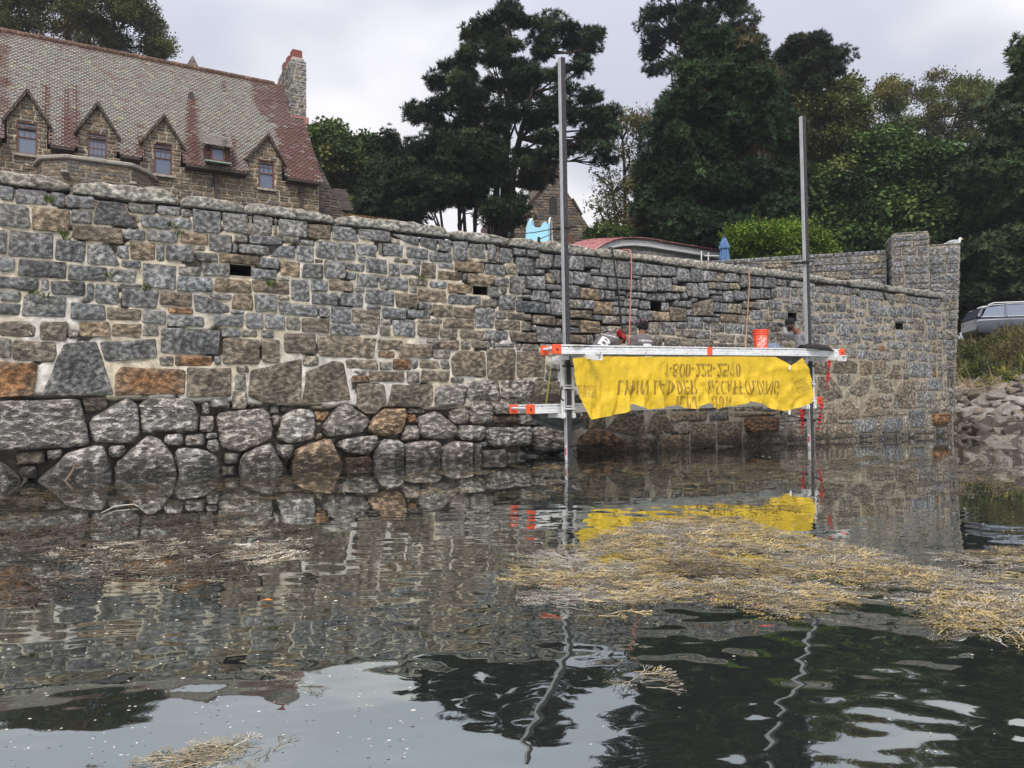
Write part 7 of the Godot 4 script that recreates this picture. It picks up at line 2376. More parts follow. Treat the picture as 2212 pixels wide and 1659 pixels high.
func build_weed() -> void:
	var fr = [frond(1), frond(2), frond(3)]
	var gold = [Color(0.13, 0.10, 0.055), Color(0.46, 0.34, 0.13), Color(0.33, 0.30, 0.25), Color(0.56, 0.43, 0.19), Color(0.22, 0.18, 0.125), Color(0.42, 0.385, 0.33)]
	var brown = [Color(0.07, 0.05, 0.028), Color(0.045, 0.033, 0.02), Color(0.13, 0.095, 0.045), Color(0.035, 0.028, 0.018)]
	var pale = [Color(0.62, 0.56, 0.46), Color(0.46, 0.39, 0.29), Color(0.26, 0.19, 0.12), Color(0.72, 0.67, 0.58)]
	var beds = [
		["large mat of yellow rockweed floating before the scaffold", [1122, 1250, 1160, 1200, 1240, 1188, 1330, 1150, 1420, 1124, 1560, 1116, 1700, 1160, 1820, 1185, 1900, 1206, 1990, 1228, 2040, 1200, 2130, 1194, 2250, 1182, 2250, 1405, 2120, 1400, 2060, 1376, 1996, 1352, 2040, 1320, 1950, 1298, 1850, 1286, 1700, 1335, 1620, 1302, 1480, 1292, 1290, 1335, 1190, 1312, 1150, 1268], 9000, gold, 0.23],
		["small pale clump of weed at left, nearer the edge of the photo", [95, 1218, 170, 1188, 350, 1160, 372, 1188, 300, 1242, 200, 1258, 130, 1248], 330, pale, 0.26],
		["small pale clump of weed below the orange boulder's side of the wall, left of centre", [398, 1166, 500, 1138, 610, 1162, 645, 1196, 600, 1222, 480, 1216, 430, 1190], 330, pale, 0.26],
		["clump of weed at the very bottom edge of the photo", [325, 1636, 370, 1602, 440, 1588, 540, 1592, 600, 1598, 540, 1640, 480, 1690, 400, 1680], 150, [Color(0.40, 0.33, 0.2), Color(0.3, 0.24, 0.14), Color(0.5, 0.45, 0.34)], 0.14],
		["loose weed strands drifting in the lower left half of the water", [556, 1436, 600, 1428, 660, 1470, 664, 1492, 610, 1490], 26, gold, 0.13],
		["tiny weed sprig between the reflections of the two poles", [1360, 1448, 1400, 1452, 1402, 1482, 1372, 1478], 22, gold, 0.18],
		["golden weed streaks lying along the water in front of the left pole", [690, 1024, 1000, 1006, 1400, 1000, 1720, 1012, 1720, 1050, 1560, 1062, 1400, 1082, 1250, 1104, 1000, 1078, 720, 1074], 1700, brown + [Color(0.26, 0.18, 0.06)], 0.26],
		["brown weed floating along the foot of the boulders at left", [-60, 1066, 300, 1046, 700, 1022, 720, 1070, 500, 1086, 250, 1096, -60, 1140], 1300, brown, 0.3],
		["dark brown weed under the clumps at far left", [-60, 1150, 120, 1130, 420, 1110, 660, 1120, 700, 1190, 420, 1250, 120, 1290, -60, 1320], 900, [Color(0.075, 0.05, 0.03), Color(0.05, 0.04, 0.026), Color(0.10, 0.07, 0.04)], 0.42],
		["thin brown weed scattered over the water toward the rocky shore", [1500, 1010, 1900, 985, 2212, 1000, 2212, 1060, 1900, 1080, 1700, 1100, 1500, 1120], 900, brown, 0.4]]
	for q in beds:
		var pl := PackedVector2Array()
		for k in range(0, q[1].size(), 2): pl.append(Vector2(q[1][k], q[1][k + 1]))
		var lo = Vector2(1e9, 1e9); var hi = -lo
		for a in pl:
			var w = on_water(a.x, a.y)
			lo = lo.min(Vector2(w.x, w.z)); hi = hi.max(Vector2(w.x, w.z))
		var xf = [[], [], []]
		var cc = [[], [], []]
		var n = 0
		var tries = 0
		var thick = q[2] > 3000 
		while n < q[2] and tries < q[2] * 40:
			tries += 1
			var w = Vector3(rng.randf_range(lo.x, hi.x), 0, rng.randf_range(lo.y, hi.y))
			var p = pixel(w)
			if not inside_px(pl, p): continue
			var m = wall_n.get_noise_2d(w.x * 1.1 + 20.0, w.z * 1.7)
			if m < (-0.16 if thick else 0.0) and rng.randf() < 0.93: continue
			n += 1
			var k = rng.randi() % 3
			var s = q[4] * rng.randf_range(0.55, 1.15)
			var heading = 0.35 + 1.3 * wall_n.get_noise_2d(w.x * 0.6, w.z * 0.6 + 9.0) + rng.randf_range(-0.7, 0.7) + (PI if rng.randf() < 0.45 else 0.0)
			var b = Basis.from_euler(Vector3(rng.randf_range(-0.05, 0.05), heading, rng.randf_range(-0.05, 0.05))).scaled(Vector3(s, s, s))
			xf[k].append(Transform3D(b, w + Vector3(0, wave(w.x, w.z).x + rng.randf_range(-0.007, 0.012), 0)))
			var c = q[3][int(clampf((wall_n.get_noise_2d(w.x * 0.9, w.z * 0.9 + 40.0) + 0.5) * q[3].size() + rng.randf_range(-1.2, 1.2), 0, q[3].size() - 1))]
			cc[k].append(c * rng.randf_range(0.3, 1.55))
		var o = Node3D.new()
		o.name = numbered("floating_seaweed")
		add_child(o)
		tag(o, q[0], "seaweed", "", "stuff")
		for k in 3: 
			if xf[k].size(): tag(many("fronds" if k == 0 else "fronds_%03d" % k, fr[k], M.weed, xf[k], cc[k], o), "", "", "", "stuff")
	# foam specks and scraps
	var sp := Geo.new()
	sp.lathe([Vector2(0.0, 0.15), Vector2(1.0, 0.1), Vector2(1.1, 0.0)], 7, Vector3.ZERO, Basis.IDENTITY, false)
	var xf = []
	var cc = []
	for k in 1500:
		var p = Vector2(rng.randf_range(-20, 2200), rng.randf_range(985, 1640))
		if p.x > 900 and rng.randf() < (0.4 if p.y < 1150 else 0.86): continue
		if p.y > 1300 and rng.randf() < 0.45: continue
		var w = on_water(p.x, p.y)
		if (FW.affine_inverse() * w).z < 0.3: continue
		var s = rng.randf_range(0.0012, 0.0032) * (0.6 + w.length() / 4.0)
		if rng.randf() < 0.03: s *= 1.8
		xf.append(Transform3D(Basis(Vector3.UP, rng.randf() * 6).scaled(Vector3(s * rng.randf_range(0.8, 1.8), s, s)), w + Vector3(0, 0.006, 0)))
		cc.append(Color(0.62, 0.60, 0.52) * rng.randf_range(0.6, 1.2))
	tag(many("foam_specks", sp.mesh(), M.paint, xf, cc), "pale specks of foam and scraps scattered over the water", "foam", "", "stuff")
	var lw = on_water(575, 1302)
	var lg := Geo.new()
	lg.col = Color(0.75, 0.25, 0.04)
	lg.face([Vector3(-0.035, 0.004, 0), Vector3(0.0, 0.012, 0.018), Vector3(0.04, 0.006, 0.004), Vector3(0.005, 0.01, -0.02)])
	var lo2 = put("fallen_leaf", lg, M.paint)
	lo2.position = lw + Vector3(0, 0.008, 0)
	tag(lo2, "single orange fallen leaf floating in the open water", "leaf")
	var tw := Geo.new()
	tw.col = Color(0.62, 0.57, 0.48)
	var a = on_water(220, 1110); var b = on_water(250, 1098); var c = on_water(290, 1094); var d = on_water(299, 1098)
	var tv = Vector3(0, 0.012, 0)
	tw.tube([a + tv, b + tv * 2, c + tv * 2, d + tv], [0.004, 0.006, 0.005, 0.002], 5)
	tag(put("reed_stem", tw, M.paint), "pale curved reed stem floating at far left", "reed")
	var sn := Geo.new()
	sn.col = Color(0.17, 0.11, 0.07)
	var q0 = onto(FW, 155, 1020, 0.28); var q1 = onto(FW, 163, 1003, 0.3); var q2 = onto(FW, 170, 1000, 0.3); var q3 = onto(FW, 173, 1006, 0.3)
	sn.tube([q0 - Vector3(0.1, 0.15, -0.1), q0, q1, q2, q3], [0.022, 0.018, 0.014, 0.012, 0.009], 6)
	var so = put("driftwood_snag", sn, M.paint)
	so.transform = FW
	tag(so, "crooked brown driftwood snag against the boulders at far left", "driftwood")
# ---------------------------------------------------------------- people: tapered bones joined by a smooth minimum, meshed as surface nets
func seg_d(p: Vector3, b: Array) -> float:
	var pa = p - b[0]
	var ba = b[1] - b[0]
	var h = clampf(pa.dot(ba) / maxf(ba.length_squared(), 1e-9), 0.0, 1.0)
	return (pa - ba * h).length() - lerpf(b[2], b[3], h)
func field(p: Vector3, bones: Array, k: float) -> float:
	var d = 1e3
	for b in bones:
		var x = seg_d(p, b)
		var h = maxf(k - absf(d - x), 0.0) / k
		d = minf(d, x) - h * h * k * 0.25
	return d
func flesh(bones: Array, cell: float, k: float) -> Geo:
	var lo = Vector3(1e9, 1e9, 1e9); var hi = -lo
	for b in bones:
		for e in 2:
			var r = b[2 + e] + 0.03
			lo = lo.min(b[e] - Vector3(r, r, r)); hi = hi.max(b[e] + Vector3(r, r, r))
	var n = Vector3i(((hi - lo) / cell).ceil()) + Vector3i(2, 2, 2)
	var f := PackedFloat32Array()
	f.resize(n.x * n.y * n.z)
	f.fill(1e3)
	for b in bones:
		var r = maxf(b[2], b[3]) + k + cell * 2
		var a0 = Vector3i(((b[0].min(b[1]) - Vector3(r, r, r) - lo) / cell).floor()).clamp(Vector3i.ZERO, n - Vector3i.ONE)
		var a1 = Vector3i(((b[0].max(b[1]) + Vector3(r, r, r) - lo) / cell).ceil()).clamp(Vector3i.ZERO, n - Vector3i.ONE)
		for z in range(a0.z, a1.z + 1):
			for y in range(a0.y, a1.y + 1):
				for x in range(a0.x, a1.x + 1):
					var i = (z * n.y + y) * n.x + x
					var d = seg_d(lo + Vector3(x, y, z) * cell, b)
					var o = f[i]
					var h = maxf(k - absf(o - d), 0.0) / k
					f[i] = minf(o, d) - h * h * k * 0.25
	var g := Geo.new()
	var idx := {}
	var sx = 1; var sy = n.x; var sz = n.x * n.y
	var corner = [0, sx, sy, sx + sy, sz, sx + sz, sy + sz, sx + sy + sz]
	var pos = [Vector3(0, 0, 0), Vector3(1, 0, 0), Vector3(0, 1, 0), Vector3(1, 1, 0), Vector3(0, 0, 1), Vector3(1, 0, 1), Vector3(0, 1, 1), Vector3(1, 1, 1)]
	var edges = [[0, 1], [2, 3], [4, 5], [6, 7], [0, 2], [1, 3], [4, 6], [5, 7], [0, 4], [1, 5], [2, 6], [3, 7]]
	for z in n.z - 1:
		for y in n.y - 1:
			for x in n.x - 1:
				var i = z * sz + y * sy + x
				var m0 = f[i] < 0.0
				var same = true
				for c in 7:
					if (f[i + corner[c + 1]] < 0.0) != m0:
						same = false
						break
				if same: continue
				var s = Vector3.ZERO
				var cnt = 0
				for e in edges:
					var v0 = f[i + corner[e[0]]]; var v1 = f[i + corner[e[1]]]
					if (v0 < 0.0) != (v1 < 0.0):
						s += pos[e[0]].lerp(pos[e[1]], v0 / (v0 - v1))
						cnt += 1
				var p = lo + (Vector3(x, y, z) + s / cnt) * cell
				var best = 1e9
				for b in bones:
					var d = seg_d(p, b)
					if d < best:
						best = d
						g.col = b[4]
				idx[i] = g.p(p)
	for i in idx:
		var x = i % n.x; var y = (i / n.x) % n.y; var z = i / sz
		for ax in 3:
			var st = [sx, sy, sz][ax]
			var u = [sy, sz, sx][ax]
			var v = [sz, sx, sy][ax]
			var q = [x, y, z]
			if q[(ax + 1) % 3] == 0 or q[(ax + 2) % 3] == 0: continue
			var a = f[i] < 0.0
			var b = f[i + st] < 0.0
			if a == b: continue
			var w = [idx.get(i - u - v, -1), idx.get(i - v, -1), i, idx.get(i - u, -1)]
			w[2] = idx[i]
			if w[0] < 0 or w[1] < 0 or w[3] < 0: continue
			if a: g.q(w[0], w[1], w[2], w[3])
			else: g.q(w[3], w[2], w[1], w[0])
	return g

var hand_geo: Geo
func hand_at(wrist: Vector3, dir: Vector3, palm: Vector3, col: Color, left: bool) -> Geo:      # dir: towards the fingertips; palm: out of the palm
	if hand_geo == null:
		var c = Color(1, 1, 1)
		var b = [[Vector3(0, 0, 0), Vector3(0, 0.05, 0), 0.027, 0.026, c], [Vector3(-0.022, 0.03, 0), Vector3(-0.026, 0.085, 0), 0.017, 0.014, c], [Vector3(0.018, 0.03, 0), Vector3(0.026, 0.082, 0), 0.017, 0.013, c], [Vector3(0, 0.04, 0), Vector3(0, 0.088, 0), 0.018, 0.014, c]]
		var k = 0
		for q in [[-0.032, 0.060], [-0.011, 0.068], [0.011, 0.064], [0.031, 0.050]]:
			var p0 = Vector3(q[0], 0.085 - absf(q[0]) * 0.15, 0)
			var l = q[1] + 0.012
			var p1 = p0 + Vector3(q[0] * 0.12, l * 0.45, 0.008)
			var p2 = p1 + Vector3(0, l * 0.3, 0.017)
			var p3 = p2 + Vector3(0, l * 0.12, 0.018)
			b.append([p0, p1, 0.0098, 0.009, c]); b.append([p1, p2, 0.009, 0.0085, c]); b.append([p2, p3, 0.0085, 0.0075, c])
		b.append([Vector3(-0.026, 0.025, 0.008), Vector3(-0.052, 0.055, 0.016), 0.014, 0.0105, c])
		b.append([Vector3(-0.052, 0.055, 0.016), Vector3(-0.060, 0.088, 0.028), 0.0105, 0.0085, c])
		hand_geo = flesh(b, 0.006, 0.012)
	var g := Geo.new()
	g.add(hand_geo)
	for k in g.c.size(): g.c[k] = col
	var y = dir.normalized()
	var z = (palm - y * palm.dot(y)).normalized()
	var x = y.cross(z)
	if left:
		for k in g.v.size(): g.v[k].x *= -1.0
		for k in range(0, g.i.size(), 3):
			var t = g.i[k + 1]; g.i[k + 1] = g.i[k + 2]; g.i[k + 2] = t
	g.xform(Transform3D(Basis(x, y, z), wrist))
	return g

func head_geo(c: Vector3, fwd: Vector3, up: Vector3, skin: Color, hair: Color, beard: bool) -> Geo:    # c: centre of the skull
	var f = fwd.normalized()
	var u = (up - f * up.dot(f)).normalized()
	var s = u.cross(f)                                 # to the person's left
	var w = func(x, y, z): return s * x + u * y + f * z
	var b = [[w.call(0, 0.035, -0.025), w.call(0, 0.03, 0.02), 0.085, 0.078, skin], [w.call(0, -0.01, 0.03), w.call(0, -0.075, 0.055), 0.06, 0.036, hair if beard else skin], [w.call(0, 0.01, 0.088), w.call(0, -0.022, 0.108), 0.009, 0.014, skin], [w.call(0, -0.052, 0.088), w.call(0, -0.054, 0.086), 0.02, 0.02, hair if beard else skin]]
	for k in [-1, 1]:
		b.append([w.call(0.045 * k, -0.03, 0.03), w.call(0.025 * k, -0.08, 0.06), 0.03, 0.022, hair if beard else skin])
		b.append([w.call(0.078 * k, 0.015, -0.005), w.call(0.086 * k, -0.03, -0.002), 0.014, 0.009, skin])
		b.append([w.call(0.02 * k, 0.035, 0.085), w.call(0.045 * k, 0.03, 0.075), 0.012, 0.012, skin])
	var g = flesh(b, 0.008, 0.02)
	for k in g.v.size():
		var p = g.v[k]
		if not beard and (p.dot(u) > 0.06 or (p.dot(f) < -0.02 and p.dot(u) > -0.06 and absf(p.dot(s)) < 0.084)): g.c[k] = hair
		elif beard and (p.dot(f) < -0.02 and p.dot(u) > -0.03): g.c[k] = hair
	for k in [-1, 1]:
		g.col = Color(0.6, 0.58, 0.55)
		g.ball(w.call(0.032 * k, 0.012, 0.083), Vector3(0.011, 0.011, 0.011), 5)
		g.col = Color(0.02, 0.015, 0.01)
		g.ball(w.call(0.032 * k, 0.012, 0.0915), Vector3(0.005, 0.005, 0.005), 4)
	g.col = Color(0.25, 0.09, 0.07)
	g.tube([w.call(-0.022, -0.054, 0.1), w.call(0, -0.053, 0.109), w.call(0.022, -0.054, 0.1)], [0.004], 4)
	g.xform(Transform3D(Basis.IDENTITY, c))
	return g

func lay_print(g: Geo, bones: Array, txt: String, o: Vector3, ex: Vector3, ey: Vector3, into: Vector3, size: Vector2, col: Color, lift := 0.006) -> void:   # lettering laid over the cloth
	var t = glyphs(txt)
	var b: Rect2 = t[1]
	g.col = col
	var todo = []
	for k in range(0, t[0].size(), 3): todo.append([t[0][k], t[0][k + 1], t[0][k + 2], 0])
	while todo.size():
		var q = todo.pop_back()
		var e = []
		for j in 3: e.append((q[j] - b.get_center()) / b.size * size)
		if q[3] < 5 and maxf(e[0].distance_to(e[1]), maxf(e[1].distance_to(e[2]), e[2].distance_to(e[0]))) > 0.045:
			var m = [(q[0] + q[1]) / 2, (q[1] + q[2]) / 2, (q[2] + q[0]) / 2]
			todo.append([q[0], m[0], m[2], q[3] + 1]); todo.append([m[0], q[1], m[1], q[3] + 1]); todo.append([m[2], m[1], q[2], q[3] + 1]); todo.append([m[0], m[1], m[2], q[3] + 1])
			continue
		var v = []
		for j in 3:
			var p = o + ex * e[j].x + ey * e[j].y - into * 0.22
			for s in 14:
				var d = field(p, bones, 0.05)
				if d < lift: break
				p += into * maxf(d - lift * 0.8, 0.002)
			v.append(g.p(p))
		g.t(v[0], v[1], v[2])

func limb(b: Array, pts: Array, r: Array, col: Color) -> void:
	for k in pts.size() - 1: b.append([pts[k], pts[k + 1], r[k], r[k + 1], col])

func build_workers() -> void:
	var shirt = Color(0.20, 0.185, 0.20)
	var trousers = Color(0.05, 0.055, 0.075)
	var boots = Color(0.06, 0.04, 0.025)
	var skin = Color(0.36, 0.19, 0.12)
	var skin2 = Color(0.30, 0.15, 0.09)
	var glove = Color(0.02, 0.02, 0.022)
	var white = Color(0.74, 0.74, 0.74)
	var black = Color(0.012, 0.010, 0.010)
	var dy = deck_low + 0.0
	# --- the worker bent double under the red bandana: hips left, head to the right and down
	var ch = onto(FW, 1311, 729, 1.05)
	var hp = onto(FW, 1284, 770, 1.20)
	var hd = onto(FW, 1341, 731, 0.92)
	hp.y = dy + 0.86
	var side = Vector3(0.0, 0, 1.0)
	var bones = []
	var ax = (ch - hp).normalized()
	var sh = ch + ax * 0.06 + Vector3(0, -0.09, 0)
	limb(bones, [hp, hp.lerp(sh, 0.5) + Vector3(0, 0.04, 0), sh + Vector3(0, 0.01, 0)], [0.145, 0.15, 0.145], shirt)
	bones.append([sh + side * 0.13, sh - side * 0.13, 0.10, 0.10, shirt])
	bones.append([hp + side * 0.06, hp - side * 0.06, 0.13, 0.13, shirt])
	bones.append([sh + ax * 0.08, hd - (hd - sh) * 0.3, 0.058, 0.052, skin])
	for s in [-1.0, 1.0]:
		var s0 = sh + side * 0.19 * s + Vector3(0.02, -0.01, 0)
		var el = s0 + Vector3(0.06, -0.27, -0.05)
		var wr = el + Vector3(0.12, -0.19, -0.13)
		limb(bones, [s0, s0.lerp(el, 0.5), el], [0.072, 0.062, 0.052], shirt)
		limb(bones, [el, wr], [0.042, 0.03], skin)
		var kn = Vector3(hp.x + 0.03, dy + 0.46, hp.z + side.z * 0.13 * s)
		var an = Vector3(hp.x - 0.03, dy + 0.09, hp.z + side.z * 0.14 * s)
		limb(bones, [hp + side * 0.09 * s + Vector3(0, -0.06, 0), kn], [0.095, 0.062], trousers)
		limb(bones, [kn, an], [0.06, 0.045], trousers)
		limb(bones, [an + Vector3(0, -0.04, 0), an + Vector3(0.15, -0.055, 0)], [0.045, 0.036], boots)
	var p1 = thing("worker", FW, "person bent double in grey shirt with big white B, red bandana", "person", "workers on the scaffold")
	var body = flesh(bones, 0.019, 0.055)
	for s in [-1.0, 1.0]: body.add(hand_at(sh + side * 0.19 * s + Vector3(0.20, -0.47, -0.18), Vector3(0.5, -0.7, -0.4), Vector3(0.3, 0, -s), skin, s > 0))
	var hg = head_geo(hd, Vector3(0.35, -0.85, -0.4), Vector3(0.8, 0.45, -0.3), skin, black, false)
	body.add(hg)
	put("body", body, M.cloth, p1)
	var bd := Geo.new()
	var redc = Color(0.52, 0.02, 0.025)
	bd.col = redc
	var bb = Basis(Vector3(0.8, 0.45, -0.3).normalized(), Vector3.UP.cross(Vector3(0.8, 0.45, -0.3)).normalized(), Vector3.ZERO)
	var bax = Vector3(0.55, 0.75, -0.2).normalized()
	var bq = Basis(Quaternion(Vector3.UP, bax))
	bd.lathe([Vector2(0.103, -0.04), Vector2(0.108, 0.0), Vector2(0.104, 0.045), Vector2(0.08, 0.085), Vector2(0.045, 0.108), Vector2(0.0, 0.115)], 16, hd, bq, false)
	# the knot and its tails
	var kq = hd + Vector3(-0.07, 0.05, 0.08)
	bd.ball(kq, Vector3(0.03, 0.026, 0.03), 5)
	for q in [[Vector3(-0.10, 0.06, 0.01), Vector3(0.02, 0.045, 0.03)], [Vector3(-0.03, 0.13, 0.0), Vector3(0.045, 0.0, 0.02)], [Vector3(-0.13, -0.02, 0.02), Vector3(0.01, 0.04, 0.03)]]:
		bd.face([kq - q[1] * 0.4, kq + q[0] * 0.6 - q[1], kq + q[0], kq + q[0] * 0.6 + q[1], kq + q[1] * 0.4])
	bd.col = Color(0.55, 0.4, 0.38)
	for k in 22:
		var a = rng.randf() * TAU; var e = rng.randf_range(-0.2, 1.2)
		bd.ball(hd + bq * (Vector3(cos(a) * cos(e), sin(e), sin(a) * cos(e)) * 0.109), Vector3(0.007, 0.007, 0.007), 3)
	put("bandana", bd, M.cloth, p1)
	var pr := Geo.new()
	var mid = hp.lerp(sh, 0.60)
	var into = Vector3(0.12, -0.62, -0.78).normalized()
	var ey = (ax - into * ax.dot(into)).normalized()
	var ex = ey.cross(-into)
	lay_print(pr, bones, "B", mid + ey * -0.06, ex, ey, into, Vector2(0.20, 0.24), white)
	lay_print(pr, bones, "1-800-444-5454", mid + ey * 0.155, ex, ey, into, Vector2(0.26, 0.035), white)
	put("shirt_print", pr, M.paint, p1)
	# --- the worker standing with his back to us, ear defenders and a flowered bandana
	var h2 = onto(FW, 1387, 703, 1.05)
	var s2 = onto(FW, 1386, 731, 1.15)
	bones = []
	var hip2 = Vector3(s2.x + 0.01, dy + 0.88, 1.22)
	limb(bones, [hip2, hip2.lerp(s2, 0.55), s2 + Vector3(0, -0.06, 0)], [0.14, 0.145, 0.13], shirt)
	bones.append([hip2 + Vector3(0.07, 0, 0), hip2 - Vector3(0.07, 0, 0), 0.125, 0.125, shirt])
	bones.append([s2 + Vector3(0.14, -0.02, 0), s2 - Vector3(0.14, 0.02, 0), 0.085, 0.085, shirt])
	bones.append([s2.lerp(hip2, 0.3) + Vector3(0.1, 0, 0), s2.lerp(hip2, 0.3) - Vector3(0.1, 0, 0), 0.11, 0.11, shirt])
	bones.append([s2 + Vector3(0, 0.03, -0.01), h2 + Vector3(0, -0.06, 0.01), 0.062, 0.055, skin2])
	for s in [-1.0, 1.0]:
		var s0 = s2 + Vector3(0.19 * s, -0.03, 0)
		var el = s0 + Vector3(0.055 * s, -0.28, -0.03)
		var wr = el + Vector3(-0.04 * s, -0.06, -0.25)
		limb(bones, [s0, s0.lerp(el, 0.5), el], [0.076, 0.066, 0.054], shirt)
		limb(bones, [el, wr], [0.046, 0.031], shirt)
		var kn = Vector3(hip2.x + 0.11 * s, dy + 0.47, hip2.z - 0.03)
		var an = Vector3(hip2.x + 0.13 * s, dy + 0.09, hip2.z + 0.03)
		limb(bones, [hip2 + Vector3(0.09 * s, -0.06, 0), kn], [0.095, 0.062], trousers)
		limb(bones, [kn, an], [0.06, 0.045], trousers)
		limb(bones, [an + Vector3(0, -0.04, 0.01), an + Vector3(0.02 * s, -0.055, -0.14)], [0.045, 0.036], boots)
	var p2 = thing("worker", FW, "person seen from behind in grey shirt, ear defenders and flowered bandana", "person", "workers on the scaffold")
	body = flesh(bones, 0.019, 0.055)
	for s in [-1.0, 1.0]: body.add(hand_at(s2 + Vector3(0.205 * s, -0.37, -0.28), Vector3(-0.2 * s, -0.1, -1), Vector3(-s, -0.3, 0), glove, s < 0))
	body.add(head_geo(h2, Vector3(0.05, -0.35, -1), Vector3(0, 1, -0.3), skin2, black, false))
	put("body", body, M.cloth, p2)
	var hr := Geo.new()
	hr.col = Color(0.012, 0.010, 0.011)
	for k in 60:
		var a = rng.randf_range(0.05, PI - 0.05); var e = rng.randf_range(-0.75, 0.75)
		hr.ball(h2 + Vector3(cos(a) * cos(e) * 0.10, sin(e) * 0.10 - 0.005, sin(a) * cos(e) * 0.10 + 0.01), Vector3(0.026, 0.026, 0.026) * rng.randf_range(0.8, 1.3), 4)
	put("hair", hr, M.cloth, p2)
	var b2 := Geo.new()
	b2.col = Color(0.03, 0.026, 0.03)
	b2.lathe([Vector2(0.115, 0.02), Vector2(0.115, 0.05), Vector2(0.095, 0.09), Vector2(0.055, 0.118), Vector2(0.0, 0.125)], 16, h2, Basis(Vector3.RIGHT, -0.3), false)
	for k in 42:
		var a = rng.randf() * TAU; var e = rng.randf_range(0.2, 1.3)
		b2.col = [Color(0.55, 0.13, 0.25), Color(0.62, 0.5, 0.55), Color(0.4, 0.08, 0.2), Color(0.5, 0.45, 0.5)][k % 4]
		b2.ball(h2 + Basis(Vector3.RIGHT, -0.3) * Vector3(cos(a) * cos(e) * 0.112, 0.012 + sin(e) * 0.112, sin(a) * cos(e) * 0.112), Vector3(0.019, 0.014, 0.019) * rng.randf_range(0.6, 1.2), 3)
	put("bandana", b2, M.cloth, p2)
	var em := Geo.new()
	em.col = Color(0.025, 0.025, 0.03)
	for s in [-1.0, 1.0]: em.ball(h2 + Vector3(0.105 * s, -0.005, 0.0), Vector3(0.032, 0.055, 0.045), 6)
	var arc = []
	for k in 11:
		var a = PI * k / 10.0
		arc.append(h2 + Vector3(cos(a) * 0.118, sin(a) * 0.125 + 0.02, -0.01))
	em.tube(arc, [0.011], 5)
	put("ear_defenders", em, mat(Color.WHITE, 0.4, 0, true), p2)
	pr = Geo.new()
	var bc = s2.lerp(hip2, 0.36)
	lay_print(pr, bones, "B", Vector3(bc.x + 0.02, s2.y - 0.24, bc.z), Vector3.RIGHT, Vector3.UP, Vector3(0, 0, -1), Vector2(0.23, 0.25), white)
	lay_print(pr, bones, "1-800-444-5454", Vector3(bc.x, s2.y - 0.055, bc.z), Vector3.RIGHT, Vector3.UP, Vector3(0, 0, -1), Vector2(0.33, 0.04), white)
	put("shirt_print", pr, M.paint, p2)
	# --- the bearded worker in a cap at the right, one gloved hand up against the wall
	var tee = Color(0.50, 0.50, 0.54)
	var h3 = onto(FW, 1708, 703, 0.98)
	var s3 = onto(FW, 1727, 722, 1.02)
	var hip3 = Vector3(s3.x + 0.02, dy + 0.82, 1.12)
	var hnd = onto(FW, 1683, 700, 0.16)
	bones = []
	limb(bones, [hip3, hip3.lerp(s3, 0.5) + Vector3(0.05, 0, 0), s3 + Vector3(0.02, -0.08, 0)], [0.14, 0.145, 0.125], tee)
	bones.append([s3 + Vector3(0.01, -0.05, 0.13), s3 + Vector3(0.0, -0.05, -0.13), 0.085, 0.085, tee])
	bones.append([hip3 + Vector3(0, 0, 0.07), hip3 - Vector3(0, 0, 0.07), 0.125, 0.125, trousers])
	bones.append([s3 + Vector3(-0.02, 0.02, 0), h3 + Vector3(0.05, -0.05, 0), 0.066, 0.058, Color(0.45, 0.2, 0.14)])
	var wr3 = hnd + Vector3(0.06, -0.07, 0.07)
	var e3 = onto(FW, 1697, 722, 0.62)
	limb(bones, [s3 + Vector3(-0.01, -0.05, -0.17), e3, wr3], [0.075, 0.056, 0.036], tee)
	var sr = s3 + Vector3(0.02, -0.05, 0.17)
	var er = sr + Vector3(0.03, -0.29, 0.05)
	limb(bones, [sr, er], [0.078, 0.06], tee)
	limb(bones, [er, er + Vector3(-0.18, -0.1, 0.08)], [0.056, 0.036], tee)
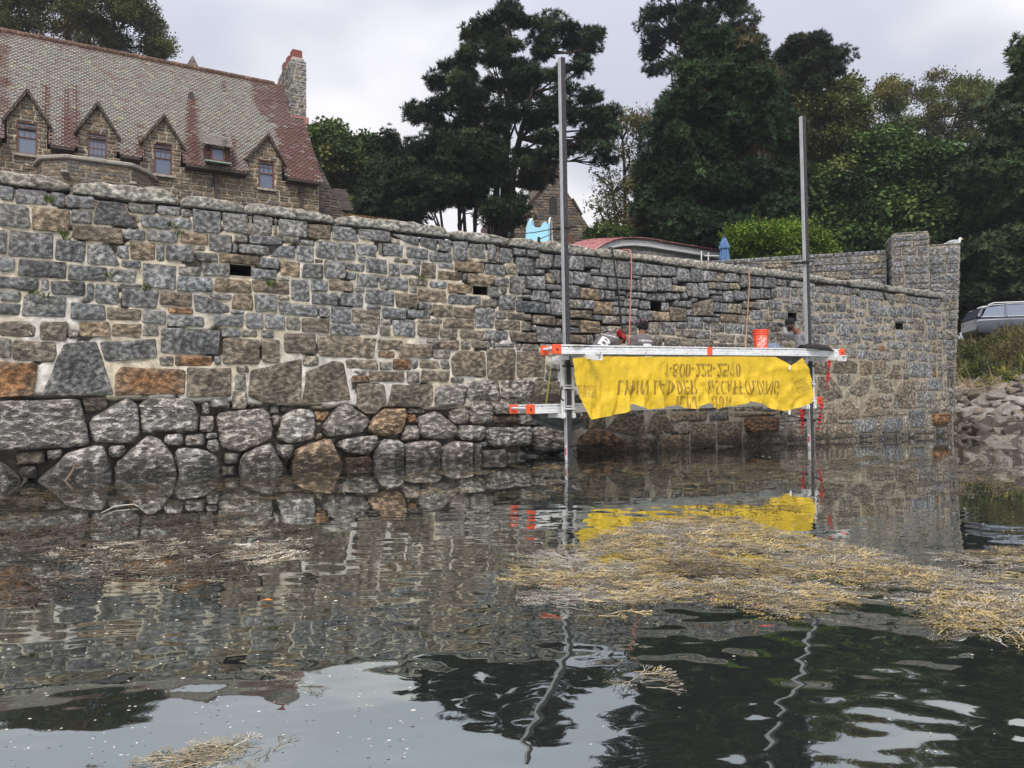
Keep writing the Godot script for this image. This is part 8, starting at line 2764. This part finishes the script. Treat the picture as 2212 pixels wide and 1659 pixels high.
	for s in [-1.0, 1.0]:
		var kn = Vector3(hip3.x - 0.18, dy + 0.45, hip3.z + 0.11 * s)
		var an = Vector3(hip3.x - 0.02, dy + 0.09, hip3.z + 0.13 * s)
		limb(bones, [hip3 + Vector3(0, -0.06, 0.09 * s), kn], [0.095, 0.064], Color(0.16, 0.2, 0.3))
		limb(bones, [kn, an], [0.06, 0.045], Color(0.16, 0.2, 0.3))
		limb(bones, [an + Vector3(0, -0.04, 0), an + Vector3(-0.15, -0.055, 0)], [0.045, 0.036], boots)
	var p3 = thing("worker", FW, "bearded person in black cap and pale grey shirt reaching to the wall", "person", "workers on the scaffold")
	body = flesh(bones, 0.019, 0.05)
	body.add(hand_at(wr3, hnd - wr3 + Vector3(-0.02, 0.05, -0.01), Vector3(-0.2, 0.1, -1), glove, true))
	body.add(hand_at(er + Vector3(-0.18, -0.1, 0.08), Vector3(-1, -0.4, 0.2), Vector3(0, -1, -0.2), glove, false))
	body.add(head_geo(h3, Vector3(-1.0, -0.42, -0.12), Vector3(-0.4, 1, 0), skin, Color(0.018, 0.013, 0.011), true))
	put("body", body, M.cloth, p3)
	var cuff := Geo.new()
	cuff.col = glove
	cuff.tube([wr3 + (e3 - wr3).normalized() * 0.09, wr3], [0.047, 0.042], 10)
	put("glove_cuff", cuff, M.cloth, p3)
	var cp := Geo.new()
	cp.col = Color(0.015, 0.016, 0.018)
	var cb = Basis(Vector3(-0.92, -0.36, -0.1).normalized(), Vector3(-0.36, 0.93, 0).normalized(), Vector3.ZERO)
	cb.z = cb.x.cross(cb.y).normalized()
	cp.lathe([Vector2(0.103, 0.0), Vector2(0.108, 0.05), Vector2(0.102, 0.09), Vector2(0.075, 0.122), Vector2(0.03, 0.135), Vector2(0.0, 0.136)], 18, h3 + cb.y * 0.035, cb, false)
	cp.col = Color(0.055, 0.06, 0.065)
	var n0 = cp.v.size()
	for k in 9:
		var a = lerpf(-1.15, 1.15, k / 8.0)
		cp.p(h3 + cb.y * 0.045 + cb.x * cos(a) * 0.10 + cb.z * sin(a) * 0.10)
		cp.p(h3 + cb.y * (0.035 - 0.01 * absf(a)) + cb.x * (0.075 + cos(a) * 0.115) + cb.z * sin(a) * 0.088)
	for k in 8: cp.q(n0 + k * 2, n0 + k * 2 + 1, n0 + k * 2 + 3, n0 + k * 2 + 2)
	put("cap", cp, M.cloth, p3)
